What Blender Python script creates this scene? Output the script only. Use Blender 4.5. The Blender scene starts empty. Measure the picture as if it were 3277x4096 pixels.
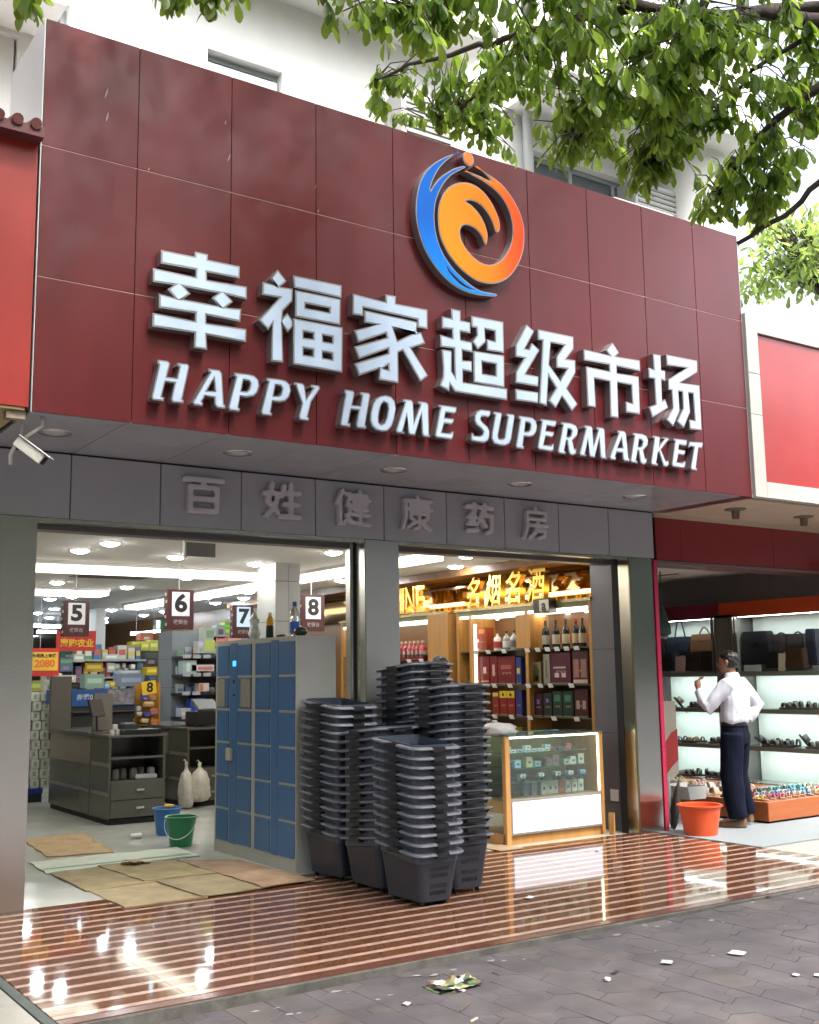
import bpy, bmesh, math, random
from mathutils import Vector, Matrix
C = bpy.context.scene
COL = C.collection
R = math.radians
random.seed(7)

# ------------------------------------------------------------ camera, sky, sun, exposure
cam_d = bpy.data.cameras.new('camera')
cam = bpy.data.objects.new('camera', cam_d)
COL.objects.link(cam)
rx = Vector((0.82869371, -0.55952183, -0.0142148))
ux = Vector((-0.0712177, -0.13060134, 0.98887377))
fx = Vector((0.55515293, 0.81846113, 0.14807636))
M = Matrix((rx, ux, -fx)).transposed().to_4x4()
M.translation = Vector((-1.74392, -7.68649, 1.5))
cam.matrix_world = M
cam_d.sensor_fit = 'VERTICAL'
cam_d.sensor_height = 24.0
cam_d.lens = 24.0 * 4416.86 / 4096.0
cam_d.clip_start = 0.05
cam_d.clip_end = 600
C.camera = cam

SUN_EL, SUN_AZ = R(58), R(170)          # azimuth measured from +Y towards +X
world = bpy.data.worlds.new('World')
C.world = world
world.use_nodes = True
wn = world.node_tree
bg = wn.nodes['Background']
sky = wn.nodes.new('ShaderNodeTexSky')
sky.sky_type = 'NISHITA'
sky.sun_disc = False
sky.sun_elevation = SUN_EL
sky.sun_rotation = SUN_AZ
sky.air_density = 1.0
sky.dust_density = 6.0
sky.ozone_density = 1.0
hs = wn.nodes.new('ShaderNodeHueSaturation')          # hazy, nearly white sky
hs.inputs['Saturation'].default_value = 0.5
wn.links.new(sky.outputs[0], hs.inputs['Color'])
wn.links.new(hs.outputs[0], bg.inputs[0])
bg.inputs[1].default_value = 0.15
sl = bpy.data.lights.new('sun', 'SUN')
sl.energy = 1.5
sl.angle = R(10)
sl.color = (1.0, 0.965, 0.91)
sun = bpy.data.objects.new('sun', sl)
COL.objects.link(sun)
sd = Vector((math.sin(SUN_AZ) * math.cos(SUN_EL), math.cos(SUN_AZ) * math.cos(SUN_EL), math.sin(SUN_EL)))
sun.rotation_euler = sd.to_track_quat('Z', 'Y').to_euler()
sun.location = (0, -10, 20)
C.view_settings.view_transform = 'Standard'
C.view_settings.look = 'None'
C.view_settings.exposure = 2.4
C.view_settings.gamma = 1.0
C.view_settings.use_curve_mapping = False
C.render.engine = 'CYCLES'
C.cycles.max_bounces = 8
C.cycles.transparent_max_bounces = 12
C.cycles.sample_clamp_indirect = 6.0
C.cycles.use_denoising = True

# ------------------------------------------------------------ materials
MATS = {}
def mat(name, col, rough=0.5, metal=0.0, spec=0.5, var=0.0, vscale=4.0, stretch=(1, 1, 1), bump=0.0, bscale=60.0,
        emit=None, estr=0.0, coat=0.0, trans=0.0, dirt=0.0, dscale=2.0, dcol=(0.05, 0.045, 0.04), alpha=1.0, ior=None, rvar=0.0, aniso=0.0):
    if name in MATS: return MATS[name]
    m = bpy.data.materials.new(name); MATS[name] = m
    m.use_nodes = True
    nt = m.node_tree; N = nt.nodes; L = nt.links
    b = N['Principled BSDF']
    b.inputs['Base Color'].default_value = (*col, 1)
    b.inputs['Roughness'].default_value = rough
    b.inputs['Metallic'].default_value = metal
    b.inputs['Specular IOR Level'].default_value = spec
    if coat:
        b.inputs['Coat Weight'].default_value = coat
        b.inputs['Coat Roughness'].default_value = 0.12
    if trans: b.inputs['Transmission Weight'].default_value = trans
    if ior: b.inputs['IOR'].default_value = ior
    if alpha < 1: b.inputs['Alpha'].default_value = alpha
    if aniso: b.inputs['Anisotropic'].default_value = aniso
    if emit:
        b.inputs['Emission Color'].default_value = (*emit, 1)
        b.inputs['Emission Strength'].default_value = estr
    if var or bump or dirt or rvar:
        tc = N.new('ShaderNodeTexCoord'); mp = N.new('ShaderNodeMapping')
        mp.inputs['Scale'].default_value = stretch
        L.new(tc.outputs['Object'], mp.inputs[0])
        src = None
        if var:
            nz = N.new('ShaderNodeTexNoise'); nz.inputs['Scale'].default_value = vscale
            nz.inputs['Detail'].default_value = 6; nz.inputs['Roughness'].default_value = 0.6
            L.new(mp.outputs[0], nz.inputs['Vector'])
            cr = N.new('ShaderNodeValToRGB')
            cr.color_ramp.elements[0].position = 0.3; cr.color_ramp.elements[1].position = 0.7
            cr.color_ramp.elements[0].color = (*[c * (1 - var) for c in col], 1)
            cr.color_ramp.elements[1].color = (*[min(1, c * (1 + var)) for c in col], 1)
            L.new(nz.outputs[0], cr.inputs[0]); src = cr.outputs[0]
        if dirt:
            nz = N.new('ShaderNodeTexNoise'); nz.inputs['Scale'].default_value = dscale
            nz.inputs['Detail'].default_value = 8; nz.inputs['Roughness'].default_value = 0.7
            L.new(tc.outputs['Object'], nz.inputs['Vector'])
            mr = N.new('ShaderNodeMapRange'); mr.inputs[1].default_value = 0.5; mr.inputs[2].default_value = 0.75
            mr.inputs[3].default_value = 0.0; mr.inputs[4].default_value = dirt
            L.new(nz.outputs[0], mr.inputs[0])
            mx = N.new('ShaderNodeMix'); mx.data_type = 'RGBA'
            L.new(mr.outputs[0], mx.inputs[0])
            if src: L.new(src, mx.inputs[6])
            else: mx.inputs[6].default_value = (*col, 1)
            mx.inputs[7].default_value = (*dcol, 1); src = mx.outputs[2]
        if src: L.new(src, b.inputs['Base Color'])
        if rvar:
            nz = N.new('ShaderNodeTexNoise'); nz.inputs['Scale'].default_value = 3.0; nz.inputs['Detail'].default_value = 6
            L.new(tc.outputs['Object'], nz.inputs['Vector'])
            mr = N.new('ShaderNodeMapRange'); mr.inputs[1].default_value = 0.35; mr.inputs[2].default_value = 0.7
            mr.inputs[3].default_value = rough; mr.inputs[4].default_value = rough + rvar
            L.new(nz.outputs[0], mr.inputs[0]); L.new(mr.outputs[0], b.inputs['Roughness'])
        if bump:
            nz = N.new('ShaderNodeTexNoise'); nz.inputs['Scale'].default_value = bscale; nz.inputs['Detail'].default_value = 5
            L.new(mp.outputs[0], nz.inputs['Vector'])
            bp = N.new('ShaderNodeBump'); bp.inputs['Strength'].default_value = bump; bp.inputs['Distance'].default_value = 0.01
            L.new(nz.outputs[0], bp.inputs['Height']); L.new(bp.outputs[0], b.inputs['Normal'])
    return m

def glow(name, col, s):
    if name in MATS: return MATS[name]
    m = bpy.data.materials.new(name); MATS[name] = m; m.use_nodes = True
    nt = m.node_tree; nt.nodes.clear()
    e = nt.nodes.new('ShaderNodeEmission'); e.inputs[0].default_value = (*col, 1); e.inputs[1].default_value = s
    o = nt.nodes.new('ShaderNodeOutputMaterial'); nt.links.new(e.outputs[0], o.inputs[0])
    return m

# ------------------------------------------------------------ mesh helpers
def link(name, me, parent=None, loc=(0, 0, 0), rot=(0, 0, 0)):
    o = bpy.data.objects.new(name, me); COL.objects.link(o)
    o.location = loc; o.rotation_euler = rot
    if parent is not None: o.parent = parent
    return o

class MB:
    def __init__(s): s.v = []; s.f = []; s.mi = []
    def add(s, vs, fs, mi=0):
        n = len(s.v); s.v += [tuple(p) for p in vs]
        for f in fs: s.f.append(tuple(i + n for i in f)); s.mi.append(mi)
    def box(s, x0, x1, y0, y1, z0, z1, mi=0):
        s.add([(x0, y0, z0), (x1, y0, z0), (x1, y1, z0), (x0, y1, z0), (x0, y0, z1), (x1, y0, z1), (x1, y1, z1), (x0, y1, z1)],
              [(0, 3, 2, 1), (4, 5, 6, 7), (0, 1, 5, 4), (1, 2, 6, 5), (2, 3, 7, 6), (3, 0, 4, 7)], mi); return s
    def rbox(s, c, d, rz=0, mi=0, rx_=0, ry_=0):
        m = Matrix.Translation(c) @ Matrix.Rotation(rz, 4, 'Z') @ Matrix.Rotation(ry_, 4, 'Y') @ Matrix.Rotation(rx_, 4, 'X')
        hx, hy, hz = d[0] / 2, d[1] / 2, d[2] / 2
        P = [m @ Vector(p) for p in [(-hx, -hy, -hz), (hx, -hy, -hz), (hx, hy, -hz), (-hx, hy, -hz), (-hx, -hy, hz), (hx, -hy, hz), (hx, hy, hz), (-hx, hy, hz)]]
        s.add(P, [(0, 3, 2, 1), (4, 5, 6, 7), (0, 1, 5, 4), (1, 2, 6, 5), (2, 3, 7, 6), (3, 0, 4, 7)], mi); return s
    def lathe(s, prof, n=20, c=(0, 0, 0), mi=0, cap=True, sx=1, sy=1):
        V = []; F = []
        for r, z in prof:
            for k in range(n):
                a = 2 * math.pi * k / n
                V.append((c[0] + r * sx * math.cos(a), c[1] + r * sy * math.sin(a), c[2] + z))
        for i in range(len(prof) - 1):
            for k in range(n):
                F.append((i * n + k, i * n + (k + 1) % n, (i + 1) * n + (k + 1) % n, (i + 1) * n + k))
        if cap:
            F.append(tuple(range(n - 1, -1, -1))); F.append(tuple((len(prof) - 1) * n + k for k in range(n)))
        s.add(V, F, mi); return s
    def tube(s, pts, rad, n=8, mi=0, cap=True):
        pts = [Vector(p) for p in pts]
        if not isinstance(rad, (list, tuple)): rad = [rad] * len(pts)
        V = []; F = []; up = None
        for i, p in enumerate(pts):
            d = (pts[min(i + 1, len(pts) - 1)] - pts[max(i - 1, 0)]).normalized()
            if up is None: up = d.orthogonal().normalized()
            up = (up - d * up.dot(d))
            if up.length < 1e-5: up = d.orthogonal()
            up.normalize(); w = d.cross(up)
            for k in range(n):
                a = 2 * math.pi * k / n
                V.append(p + (up * math.cos(a) + w * math.sin(a)) * rad[i])
        for i in range(len(pts) - 1):
            for k in range(n):
                F.append((i * n + k, i * n + (k + 1) % n, (i + 1) * n + (k + 1) % n, (i + 1) * n + k))
        if cap:
            F.append(tuple(range(n - 1, -1, -1))); F.append(tuple((len(pts) - 1) * n + k for k in range(n)))
        s.add(V, F, mi); return s
    def prism(s, poly, h0, h1, mi=0, axis='z'):
        n = len(poly)
        def P(u, v, h): return (u, v, h) if axis == 'z' else ((u, h, v) if axis == 'y' else (h, u, v))
        V = [P(u, v, h0) for u, v in poly] + [P(u, v, h1) for u, v in poly]
        F = [tuple(range(n - 1, -1, -1)), tuple(range(n, 2 * n))] + [(i, (i + 1) % n, n + (i + 1) % n, n + i) for i in range(n)]
        s.add(V, F, mi); return s
    def mesh(s, name, mats, smooth=False, bevel=0.0, fix=True, auto=None):
        me = bpy.data.meshes.new(name)
        me.from_pydata(s.v, [], s.f)
        for m in (mats if isinstance(mats, (list, tuple)) else [mats]): me.materials.append(m)
        for i, p in enumerate(me.polygons): p.material_index = s.mi[i]
        if bevel or fix:
            bm = bmesh.new(); bm.from_mesh(me)
            if fix: bmesh.ops.recalc_face_normals(bm, faces=bm.faces)
            if bevel: bmesh.ops.bevel(bm, geom=list(bm.edges), offset=bevel, segments=2, affect='EDGES', clamp_overlap=True)
            bm.to_mesh(me); bm.free()
        if smooth:
            for p in me.polygons: p.use_smooth = True
            if auto is not None:
                me.set_sharp_from_angle(angle=R(auto))
        me.update()
        return me
    def build(s, name, mats, parent=None, smooth=False, bevel=0.0, loc=(0, 0, 0), rot=(0, 0, 0), fix=True, auto=None):
        return link(name, s.mesh(name, mats, smooth, bevel, fix, auto), parent, loc, rot)

def tag(o, label=None, cat=None, group=None, kind=None):
    if label: o['label'] = label
    if cat: o['category'] = cat
    if group: o['group'] = group
    if kind: o['kind'] = kind
    return o
def thing(name, label, cat, loc=(0, 0, 0), rz=0, group=None):
    o = bpy.data.objects.new(name, None); COL.objects.link(o)
    o.empty_display_size = 0.1
    o.location = loc; o.rotation_euler = (0, 0, rz)
    return tag(o, label, cat, group)
def structure(o): o['kind'] = 'structure'; return o
def stuff(o): o['kind'] = 'stuff'; return o
def dup(o, loc=None, rot=None, label=None, name=None, group=None):
    def rec(a, par):
        c = a.copy(); COL.objects.link(c); c.parent = par
        for ch in a.children: rec(ch, c)
        return c
    c = rec(o, None)
    if loc is not None: c.location = loc
    if rot is not None: c.rotation_euler = rot
    if label: c['label'] = label
    if group: c['group'] = group
    return c

def outline(rings, depth=0.0, offset=0.0, bevel=0.0, text=None, size=1.0, shear=0.0, space=1.0, align='CENTER'):
    """2D outline (u, v) -> mesh lying in XZ, front towards -Y at y=0, thickness `depth` towards +Y."""
    if text is None:
        cu = bpy.data.curves.new('tmp', 'CURVE'); cu.dimensions = '2D'; cu.fill_mode = 'BOTH'
        for r in rings:
            sp = cu.splines.new('POLY'); sp.points.add(len(r) - 1); sp.use_cyclic_u = True
            for i, (u, v) in enumerate(r): sp.points[i].co = (u, v, 0, 1)
    else:
        cu = bpy.data.curves.new('tmp', 'FONT'); cu.body = text; cu.size = size; cu.shear = shear
        cu.align_x = align; cu.align_y = 'CENTER'; cu.space_character = space; cu.resolution_u = 4
    cu.offset = offset
    cu.extrude = max(depth / 2 - bevel, 0.0)
    cu.bevel_depth = bevel; cu.bevel_resolution = 1
    ob = bpy.data.objects.new('tmp', cu); COL.objects.link(ob)
    dg = bpy.context.evaluated_depsgraph_get()
    me = bpy.data.meshes.new_from_object(ob.evaluated_get(dg), depsgraph=dg)
    bpy.data.objects.remove(ob); bpy.data.curves.remove(cu)
    me.materials.clear()
    # local (x, y, z) with +z the front  ->  (x, -z, y); front face moves to y = 0
    me.transform(Matrix(((1, 0, 0, 0), (0, 0, -1, depth / 2), (0, 1, 0, 0), (0, 0, 0, 1))))
    bm = bmesh.new(); bm.from_mesh(me); bmesh.ops.remove_doubles(bm, verts=bm.verts, dist=1e-5); bm.to_mesh(me); bm.free()
    for p in me.polygons: p.use_smooth = False
    me.update()
    return me
def mesh_obj(name, me, m, parent=None, loc=(0, 0, 0), rot=(0, 0, 0)):
    me.name = name
    me.materials.clear()
    me.materials.append(m)
    return link(name, me, parent, loc, rot)

def split_loose(o):
    """every loose piece of a joined mesh becomes an object of its own, beside the first"""
    me = o.data; n = len(me.vertices); p = list(range(n))
    def f(a):
        while p[a] != a: p[a] = p[p[a]]; a = p[a]
        return a
    for e in me.edges: p[f(e.vertices[0])] = f(e.vertices[1])
    roots = sorted({f(i) for i in range(n)})
    if len(roots) < 2: return
    for k, r_ in enumerate(roots):
        bm = bmesh.new(); bm.from_mesh(me); bm.verts.ensure_lookup_table()
        bmesh.ops.delete(bm, geom=[v for v in bm.verts if f(v.index) != r_], context='VERTS')
        m2 = bpy.data.meshes.new(me.name); bm.to_mesh(m2); bm.free()
        for m_ in me.materials: m2.materials.append(m_)
        c = o if k == 0 else o.copy()
        if k: COL.objects.link(c)
        if k == 0: keep = m2
        else: c.data = m2
    o.data = keep
def remeshed(b, name, m_, voxel=.010, sm=3, parent=None, wrinkle=0.0, wscale=(9, 9, 5)):
    me = b.mesh('tmp', m_)
    ob = bpy.data.objects.new('tmp', me); COL.objects.link(ob)
    md = ob.modifiers.new('r', 'REMESH'); md.mode = 'VOXEL'; md.voxel_size = voxel; md.use_smooth_shade = True
    s_ = ob.modifiers.new('s', 'SMOOTH'); s_.factor = .5; s_.iterations = sm
    dg = bpy.context.evaluated_depsgraph_get()
    out = bpy.data.meshes.new_from_object(ob.evaluated_get(dg), depsgraph=dg)
    bpy.data.objects.remove(ob)
    out.materials.clear(); out.materials.append(m_)
    if wrinkle:                              # folds of cloth, strands of hair
        from mathutils import noise
        out.update()
        nrm = [v.normal.copy() for v in out.vertices]
        for v in out.vertices:
            q = Vector((v.co.x * wscale[0], v.co.y * wscale[1], v.co.z * wscale[2]))
            v.co += nrm[v.index] * wrinkle * (noise.noise(q + Vector((q.z * .8, q.x * .5, 0))) + .5 * noise.noise(q * 2.3))
    for p in out.polygons: p.use_smooth = True
    return link(name, out, parent)
ORD = ['first', 'second', 'third', 'fourth', 'fifth', 'sixth', 'seventh', 'eighth', 'ninth', 'tenth', 'eleventh', 'twelfth', 'thirteenth',
       'fourteenth', 'fifteenth', 'sixteenth', 'seventeenth', 'eighteenth', 'nineteenth', 'twentieth', 'twenty-first', 'twenty-second', 'twenty-third', 'twenty-fourth']
BIG = {
 'xing': [[[(0.766,4.254),(0.997,4.257),(0.998,4.293),(1.092,4.292),(1.09,4.255),(1.323,4.256),(1.322,4.171),(1.084,4.168),(1.087,4.115),(1.376,4.123),(1.377,4.034),(1.228,4.04),(1.276,3.998),(1.222,3.95),(1.337,3.96),(1.331,3.868),(1.086,3.873),(1.087,3.818),(1.376,3.827),(1.375,3.734),(1.088,3.739),(1.096,3.637),(1.001,3.637),(1.005,3.738),(0.717,3.732),(0.718,3.824),(1.006,3.818),(1.007,3.873),(0.76,3.864),(0.757,3.959),(0.867,3.949),(0.814,3.999),(0.859,4.036),(0.715,4.029),(0.714,4.122),(1.006,4.117),(1.007,4.169),(0.766,4.163)],[(0.926,4.037),(1.168,4.039),(1.121,3.997),(1.172,3.951),(0.921,3.951),(0.973,3.998)]]],
 'fu': [[[(1.609,4.292),(1.679,4.22),(1.627,4.171),(1.725,4.176),(1.723,4.086),(1.649,4.001),(1.645,3.948),(1.684,3.993),(1.724,3.946),(1.724,3.901),(1.686,3.856),(1.644,3.9),(1.654,3.636),(1.558,3.632),(1.567,3.894),(1.538,3.847),(1.465,3.905),(1.62,4.091),(1.489,4.088),(1.493,4.181),(1.594,4.175),(1.553,4.217)]],[[(1.727,4.274),(2.119,4.276),(2.116,4.182),(1.734,4.186)]],[[(1.743,4.171),(2.109,4.171),(2.105,3.979),(1.743,3.977)],[(1.825,4.088),(2.018,4.088),(2.016,4.056),(1.825,4.055)]],[[(1.729,3.965),(2.126,3.965),(2.12,3.633),(1.727,3.636)],[(1.81,3.883),(1.886,3.882),(1.886,3.841),(1.81,3.839)],[(1.962,3.882),(2.039,3.882),(2.039,3.837),(1.965,3.837)],[(1.81,3.764),(1.884,3.763),(1.884,3.718),(1.81,3.715)],[(1.962,3.761),(2.037,3.761),(2.037,3.717),(1.962,3.716)]]],
 'jia': [[[(2.211,4.232),(2.491,4.22),(2.489,4.279),(2.583,4.283),(2.579,4.225),(2.865,4.23),(2.864,4.078),(2.77,4.077),(2.772,4.136),(2.297,4.144),(2.299,4.08),(2.208,4.078)]],[[(2.308,4.125),(2.768,4.118),(2.763,4.031),(2.801,4.046),(2.84,3.963),(2.71,3.906),(2.862,3.718),(2.789,3.661),(2.635,3.876),(2.596,3.854),(2.596,3.624),(2.424,3.624),(2.425,3.706),(2.258,3.631),(2.217,3.715),(2.509,3.836),(2.508,3.87),(2.259,3.754),(2.218,3.839),(2.5,3.953),(2.49,3.983),(2.254,3.876),(2.219,3.959),(2.418,4.038),(2.307,4.033)],[(2.553,4.035),(2.743,4.029),(2.59,3.943)],[(2.459,3.716),(2.507,3.746),(2.507,3.711)]]],
 'chao': [[[(3.084,4.279),(3.177,4.279),(3.175,4.201),(3.268,4.2),(3.268,4.112),(3.17,4.112),(3.171,4.045),(3.28,4.043),(3.283,3.962),(3.184,3.965),(3.186,3.885),(3.275,3.893),(3.273,3.805),(3.187,3.807),(3.186,3.714),(3.616,3.722),(3.613,3.628),(3.105,3.629),(3.061,3.676),(3.053,3.625),(2.964,3.654),(2.995,3.725),(2.999,3.804),(2.99,3.943),(3.085,3.944),(3.079,3.784),(3.108,3.748),(3.105,3.967),(2.979,3.96),(2.977,4.054),(3.092,4.045),(3.091,4.115),(2.996,4.109),(2.996,4.202),(3.089,4.199)]],[[(3.276,4.255),(3.595,4.261),(3.594,4.007),(3.422,4.002),(3.426,4.091),(3.506,4.087),(3.506,4.17),(3.408,4.171),(3.414,4.066),(3.334,3.994),(3.285,4.048),(3.329,4.107),(3.326,4.167),(3.279,4.164)]],[[(3.291,3.978),(3.595,3.987),(3.589,3.727),(3.286,3.727)],[(3.372,3.904),(3.509,3.904),(3.504,3.81),(3.374,3.808)]]],
 'ji': [[[(3.834,4.28),(3.913,4.238),(3.811,4.077),(3.852,4.076),(3.884,4.136),(3.963,4.088),(3.809,3.869),(3.943,3.868),(3.937,3.782),(3.702,3.783),(3.708,3.87),(3.801,3.997),(3.71,3.996),(3.714,4.087)]],[[(3.698,3.733),(3.936,3.735),(3.929,3.646),(3.699,3.642)]],[[(3.949,4.261),(4.335,4.262),(4.332,4.156),(4.247,4.059),(4.347,4.064),(4.344,3.956),(4.243,3.809),(4.355,3.693),(4.289,3.626),(4.185,3.735),(4.116,3.629),(4.039,3.681),(4.126,3.797),(4.048,3.887),(4.02,3.635),(3.94,3.649),(3.999,4.175),(3.948,4.174)],[(4.086,4.171),(4.231,4.172),(4.14,4.057),(4.138,3.97),(4.253,3.976),(4.174,3.866),(4.059,3.984)]]],
 'shi': [[[(4.783,4.283),(4.853,4.206),(4.808,4.167),(5.098,4.176),(5.099,4.08),(4.82,4.084),(4.819,4.023),(5.077,4.029),(5.073,3.696),(4.906,3.694),(4.907,3.788),(4.986,3.779),(4.984,3.942),(4.819,3.942),(4.815,3.632),(4.721,3.631),(4.729,3.938),(4.553,3.94),(4.558,3.691),(4.465,3.691),(4.464,4.029),(4.731,4.025),(4.73,4.083),(4.444,4.078),(4.444,4.172),(4.742,4.166),(4.702,4.206)]]],
 'chang': [[[(5.265,4.261),(5.361,4.263),(5.359,4.129),(5.408,4.129),(5.406,4.037),(5.356,4.041),(5.353,3.849),(5.39,3.872),(5.425,3.797),(5.22,3.686),(5.186,3.772),(5.27,3.809),(5.268,4.037),(5.2,4.037),(5.201,4.128),(5.268,4.119)]],[[(5.431,4.28),(5.831,4.285),(5.825,4.177),(5.589,4.046),(5.845,4.058),(5.842,3.643),(5.687,3.638),(5.685,3.726),(5.759,3.724),(5.754,3.97),(5.693,3.97),(5.704,3.795),(5.609,3.638),(5.527,3.689),(5.614,3.815),(5.615,3.968),(5.565,3.965),(5.568,3.789),(5.475,3.637),(5.395,3.688),(5.484,3.804),(5.48,3.965),(5.439,3.963),(5.443,4.055),(5.692,4.197),(5.434,4.184)]]],
}
GLY = {'H':[[(0.0,0.0),(0.069,0.002),(0.086,-0.014),(0.064,-0.104),(0.13,-0.101),(0.145,-0.026),(0.128,-0.022),(0.135,0.0),(0.202,0.003),(0.216,-0.013),(0.171,-0.237),(0.183,-0.24),(0.177,-0.264),(0.105,-0.266),(0.093,-0.247),(0.115,-0.139),(0.054,-0.139),(0.032,-0.238),(0.051,-0.24),(0.045,-0.267),(-0.028,-0.268),(-0.037,-0.251),(0.008,-0.033),(-0.001,-0.028)]],'A':[[(0.0,0.0),(0.08,0.002),(0.1,-0.02),(0.115,-0.226),(0.128,-0.232),(0.123,-0.256),(0.065,-0.257),(0.046,-0.235),(0.046,-0.19),(-0.019,-0.189),(-0.04,-0.229),(-0.029,-0.235),(-0.036,-0.259),(-0.093,-0.258),(-0.106,-0.241),(0.011,-0.026),(-0.003,-0.02)],[(0.041,-0.067),(0.049,-0.145),(-0.005,-0.149)]],'P':[[(0.0,0.0),(0.105,0.003),(0.146,-0.001),(0.177,-0.025),(0.185,-0.067),(0.17,-0.115),(0.14,-0.147),(0.095,-0.16),(0.046,-0.16),(0.032,-0.235),(0.045,-0.24),(0.04,-0.262),(-0.031,-0.264),(-0.042,-0.244),(0.011,-0.031),(-0.004,-0.023)],[(0.067,-0.044),(0.105,-0.045),(0.117,-0.062),(0.106,-0.102),(0.091,-0.116),(0.053,-0.12)]],'Y':[[(0.0,0.0),(0.064,0.0),(0.08,-0.016),(0.092,-0.102),(0.143,-0.026),(0.124,-0.017),(0.132,0.001),(0.189,0.003),(0.203,-0.017),(0.132,-0.122),(0.102,-0.231),(0.114,-0.238),(0.108,-0.261),(0.04,-0.262),(0.03,-0.24),(0.056,-0.143),(0.008,-0.022),(-0.008,-0.017)]],'O':[[(0.0,0.0),(0.045,-0.007),(0.077,-0.036),(0.087,-0.09),(0.068,-0.175),(0.048,-0.226),(0.01,-0.264),(-0.035,-0.275),(-0.085,-0.269),(-0.122,-0.246),(-0.137,-0.205),(-0.133,-0.15),(-0.114,-0.083),(-0.089,-0.042),(-0.05,-0.015)],[(-0.019,-0.054),(0.009,-0.064),(0.018,-0.099),(0.005,-0.166),(-0.015,-0.207),(-0.04,-0.223),(-0.062,-0.212),(-0.065,-0.175),(-0.055,-0.119),(-0.039,-0.076)]],'M':[[(0.0,0.0),(0.069,0.001),(0.085,-0.016),(0.089,-0.162),(0.147,-0.027),(0.126,-0.019),(0.131,0.0),(0.201,0.001),(0.221,-0.013),(0.223,-0.241),(0.237,-0.245),(0.231,-0.262),(0.173,-0.261),(0.158,-0.243),(0.156,-0.093),(0.097,-0.262),(0.048,-0.261),(0.035,-0.246),(0.035,-0.097),(-0.01,-0.243),(0.006,-0.247),(0.001,-0.262),(-0.062,-0.26),(-0.071,-0.242),(0.01,-0.028),(-0.01,-0.022)]],'E':[[(0.0,0.0),(0.168,0.003),(0.16,-0.039),(0.139,-0.052),(0.064,-0.051),(0.053,-0.092),(0.14,-0.092),(0.131,-0.123),(0.113,-0.139),(0.048,-0.138),(0.023,-0.209),(0.101,-0.208),(0.115,-0.192),(0.136,-0.19),(0.124,-0.242),(0.107,-0.256),(-0.026,-0.253),(-0.042,-0.238),(0.013,-0.023),(-0.005,-0.017)]],'S':[[(0.0,0.0),(0.097,0.002),(0.09,-0.038),(0.07,-0.055),(0.034,-0.051),(0.005,-0.057),(-0.003,-0.076),(0.011,-0.097),(0.06,-0.126),(0.081,-0.159),(0.079,-0.199),(0.064,-0.236),(0.031,-0.257),(-0.015,-0.259),(-0.093,-0.256),(-0.103,-0.243),(-0.095,-0.193),(-0.074,-0.194),(-0.071,-0.213),(-0.014,-0.21),(0.011,-0.195),(0.019,-0.171),(0.002,-0.153),(-0.047,-0.127),(-0.064,-0.095),(-0.059,-0.054),(-0.04,-0.022)]],'U':[[(0.0,0.0),(0.069,0.002),(0.082,-0.011),(0.037,-0.189),(0.044,-0.209),(0.073,-0.211),(0.099,-0.194),(0.138,-0.028),(0.123,-0.021),(0.128,0.001),(0.198,0.003),(0.209,-0.013),(0.169,-0.198),(0.149,-0.235),(0.104,-0.259),(0.045,-0.261),(-0.005,-0.252),(-0.029,-0.214),(-0.024,-0.173),(0.013,-0.025),(-0.005,-0.022)]],'R':[[(0.0,0.0),(0.112,0.003),(0.16,-0.011),(0.18,-0.047),(0.17,-0.091),(0.113,-0.141),(0.131,-0.211),(0.156,-0.203),(0.146,-0.244),(0.119,-0.264),(0.087,-0.261),(0.068,-0.243),(0.055,-0.15),(0.047,-0.151),(0.021,-0.236),(0.04,-0.241),(0.034,-0.262),(-0.036,-0.26),(-0.047,-0.243),(0.015,-0.027),(-0.005,-0.02)],[(0.069,-0.051),(0.097,-0.051),(0.11,-0.067),(0.099,-0.102),(0.078,-0.115),(0.054,-0.114)]],'K':[[(0.0,0.0),(0.075,0.0),(0.088,-0.016),(0.069,-0.092),(0.14,-0.017),(0.117,-0.013),(0.127,0.001),(0.194,0.001),(0.198,-0.014),(0.091,-0.114),(0.142,-0.207),(0.182,-0.203),(0.177,-0.24),(0.152,-0.26),(0.11,-0.257),(0.066,-0.14),(0.051,-0.148),(0.026,-0.238),(0.05,-0.239),(0.042,-0.262),(-0.031,-0.26),(-0.041,-0.245),(0.017,-0.024),(-0.006,-0.019)]],'T':[[(0.0,0.0),(0.18,0.011),(0.167,-0.027),(0.151,-0.046),(0.116,-0.043),(0.067,-0.228),(0.083,-0.233),(0.078,-0.255),(0.01,-0.254),(-0.003,-0.238),(0.056,-0.046),(0.017,-0.043),(-0.014,-0.057),(-0.015,-0.043)]]}
LAT = [('H', (0.758, 3.521)), ('A', (1.103, 3.514)), ('P', (1.29, 3.515)), ('P', (1.528, 3.514)), ('Y', (1.74, 3.512)), ('H', (2.136, 3.514)), ('O', (2.484, 3.52)), ('M', (2.638, 3.512)), ('E', (2.953, 3.509)), ('S', (3.349, 3.522)), ('U', (3.475, 3.521)), ('P', (3.727, 3.519)), ('E', (3.95, 3.522)), ('R', (4.169, 3.522)), ('M', (4.426, 3.525)), ('A', (4.796, 3.525)), ('R', (4.978, 3.525)), ('K', (5.216, 3.527)), ('E', (5.475, 3.531)), ('T', (5.672, 3.524))]
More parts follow.
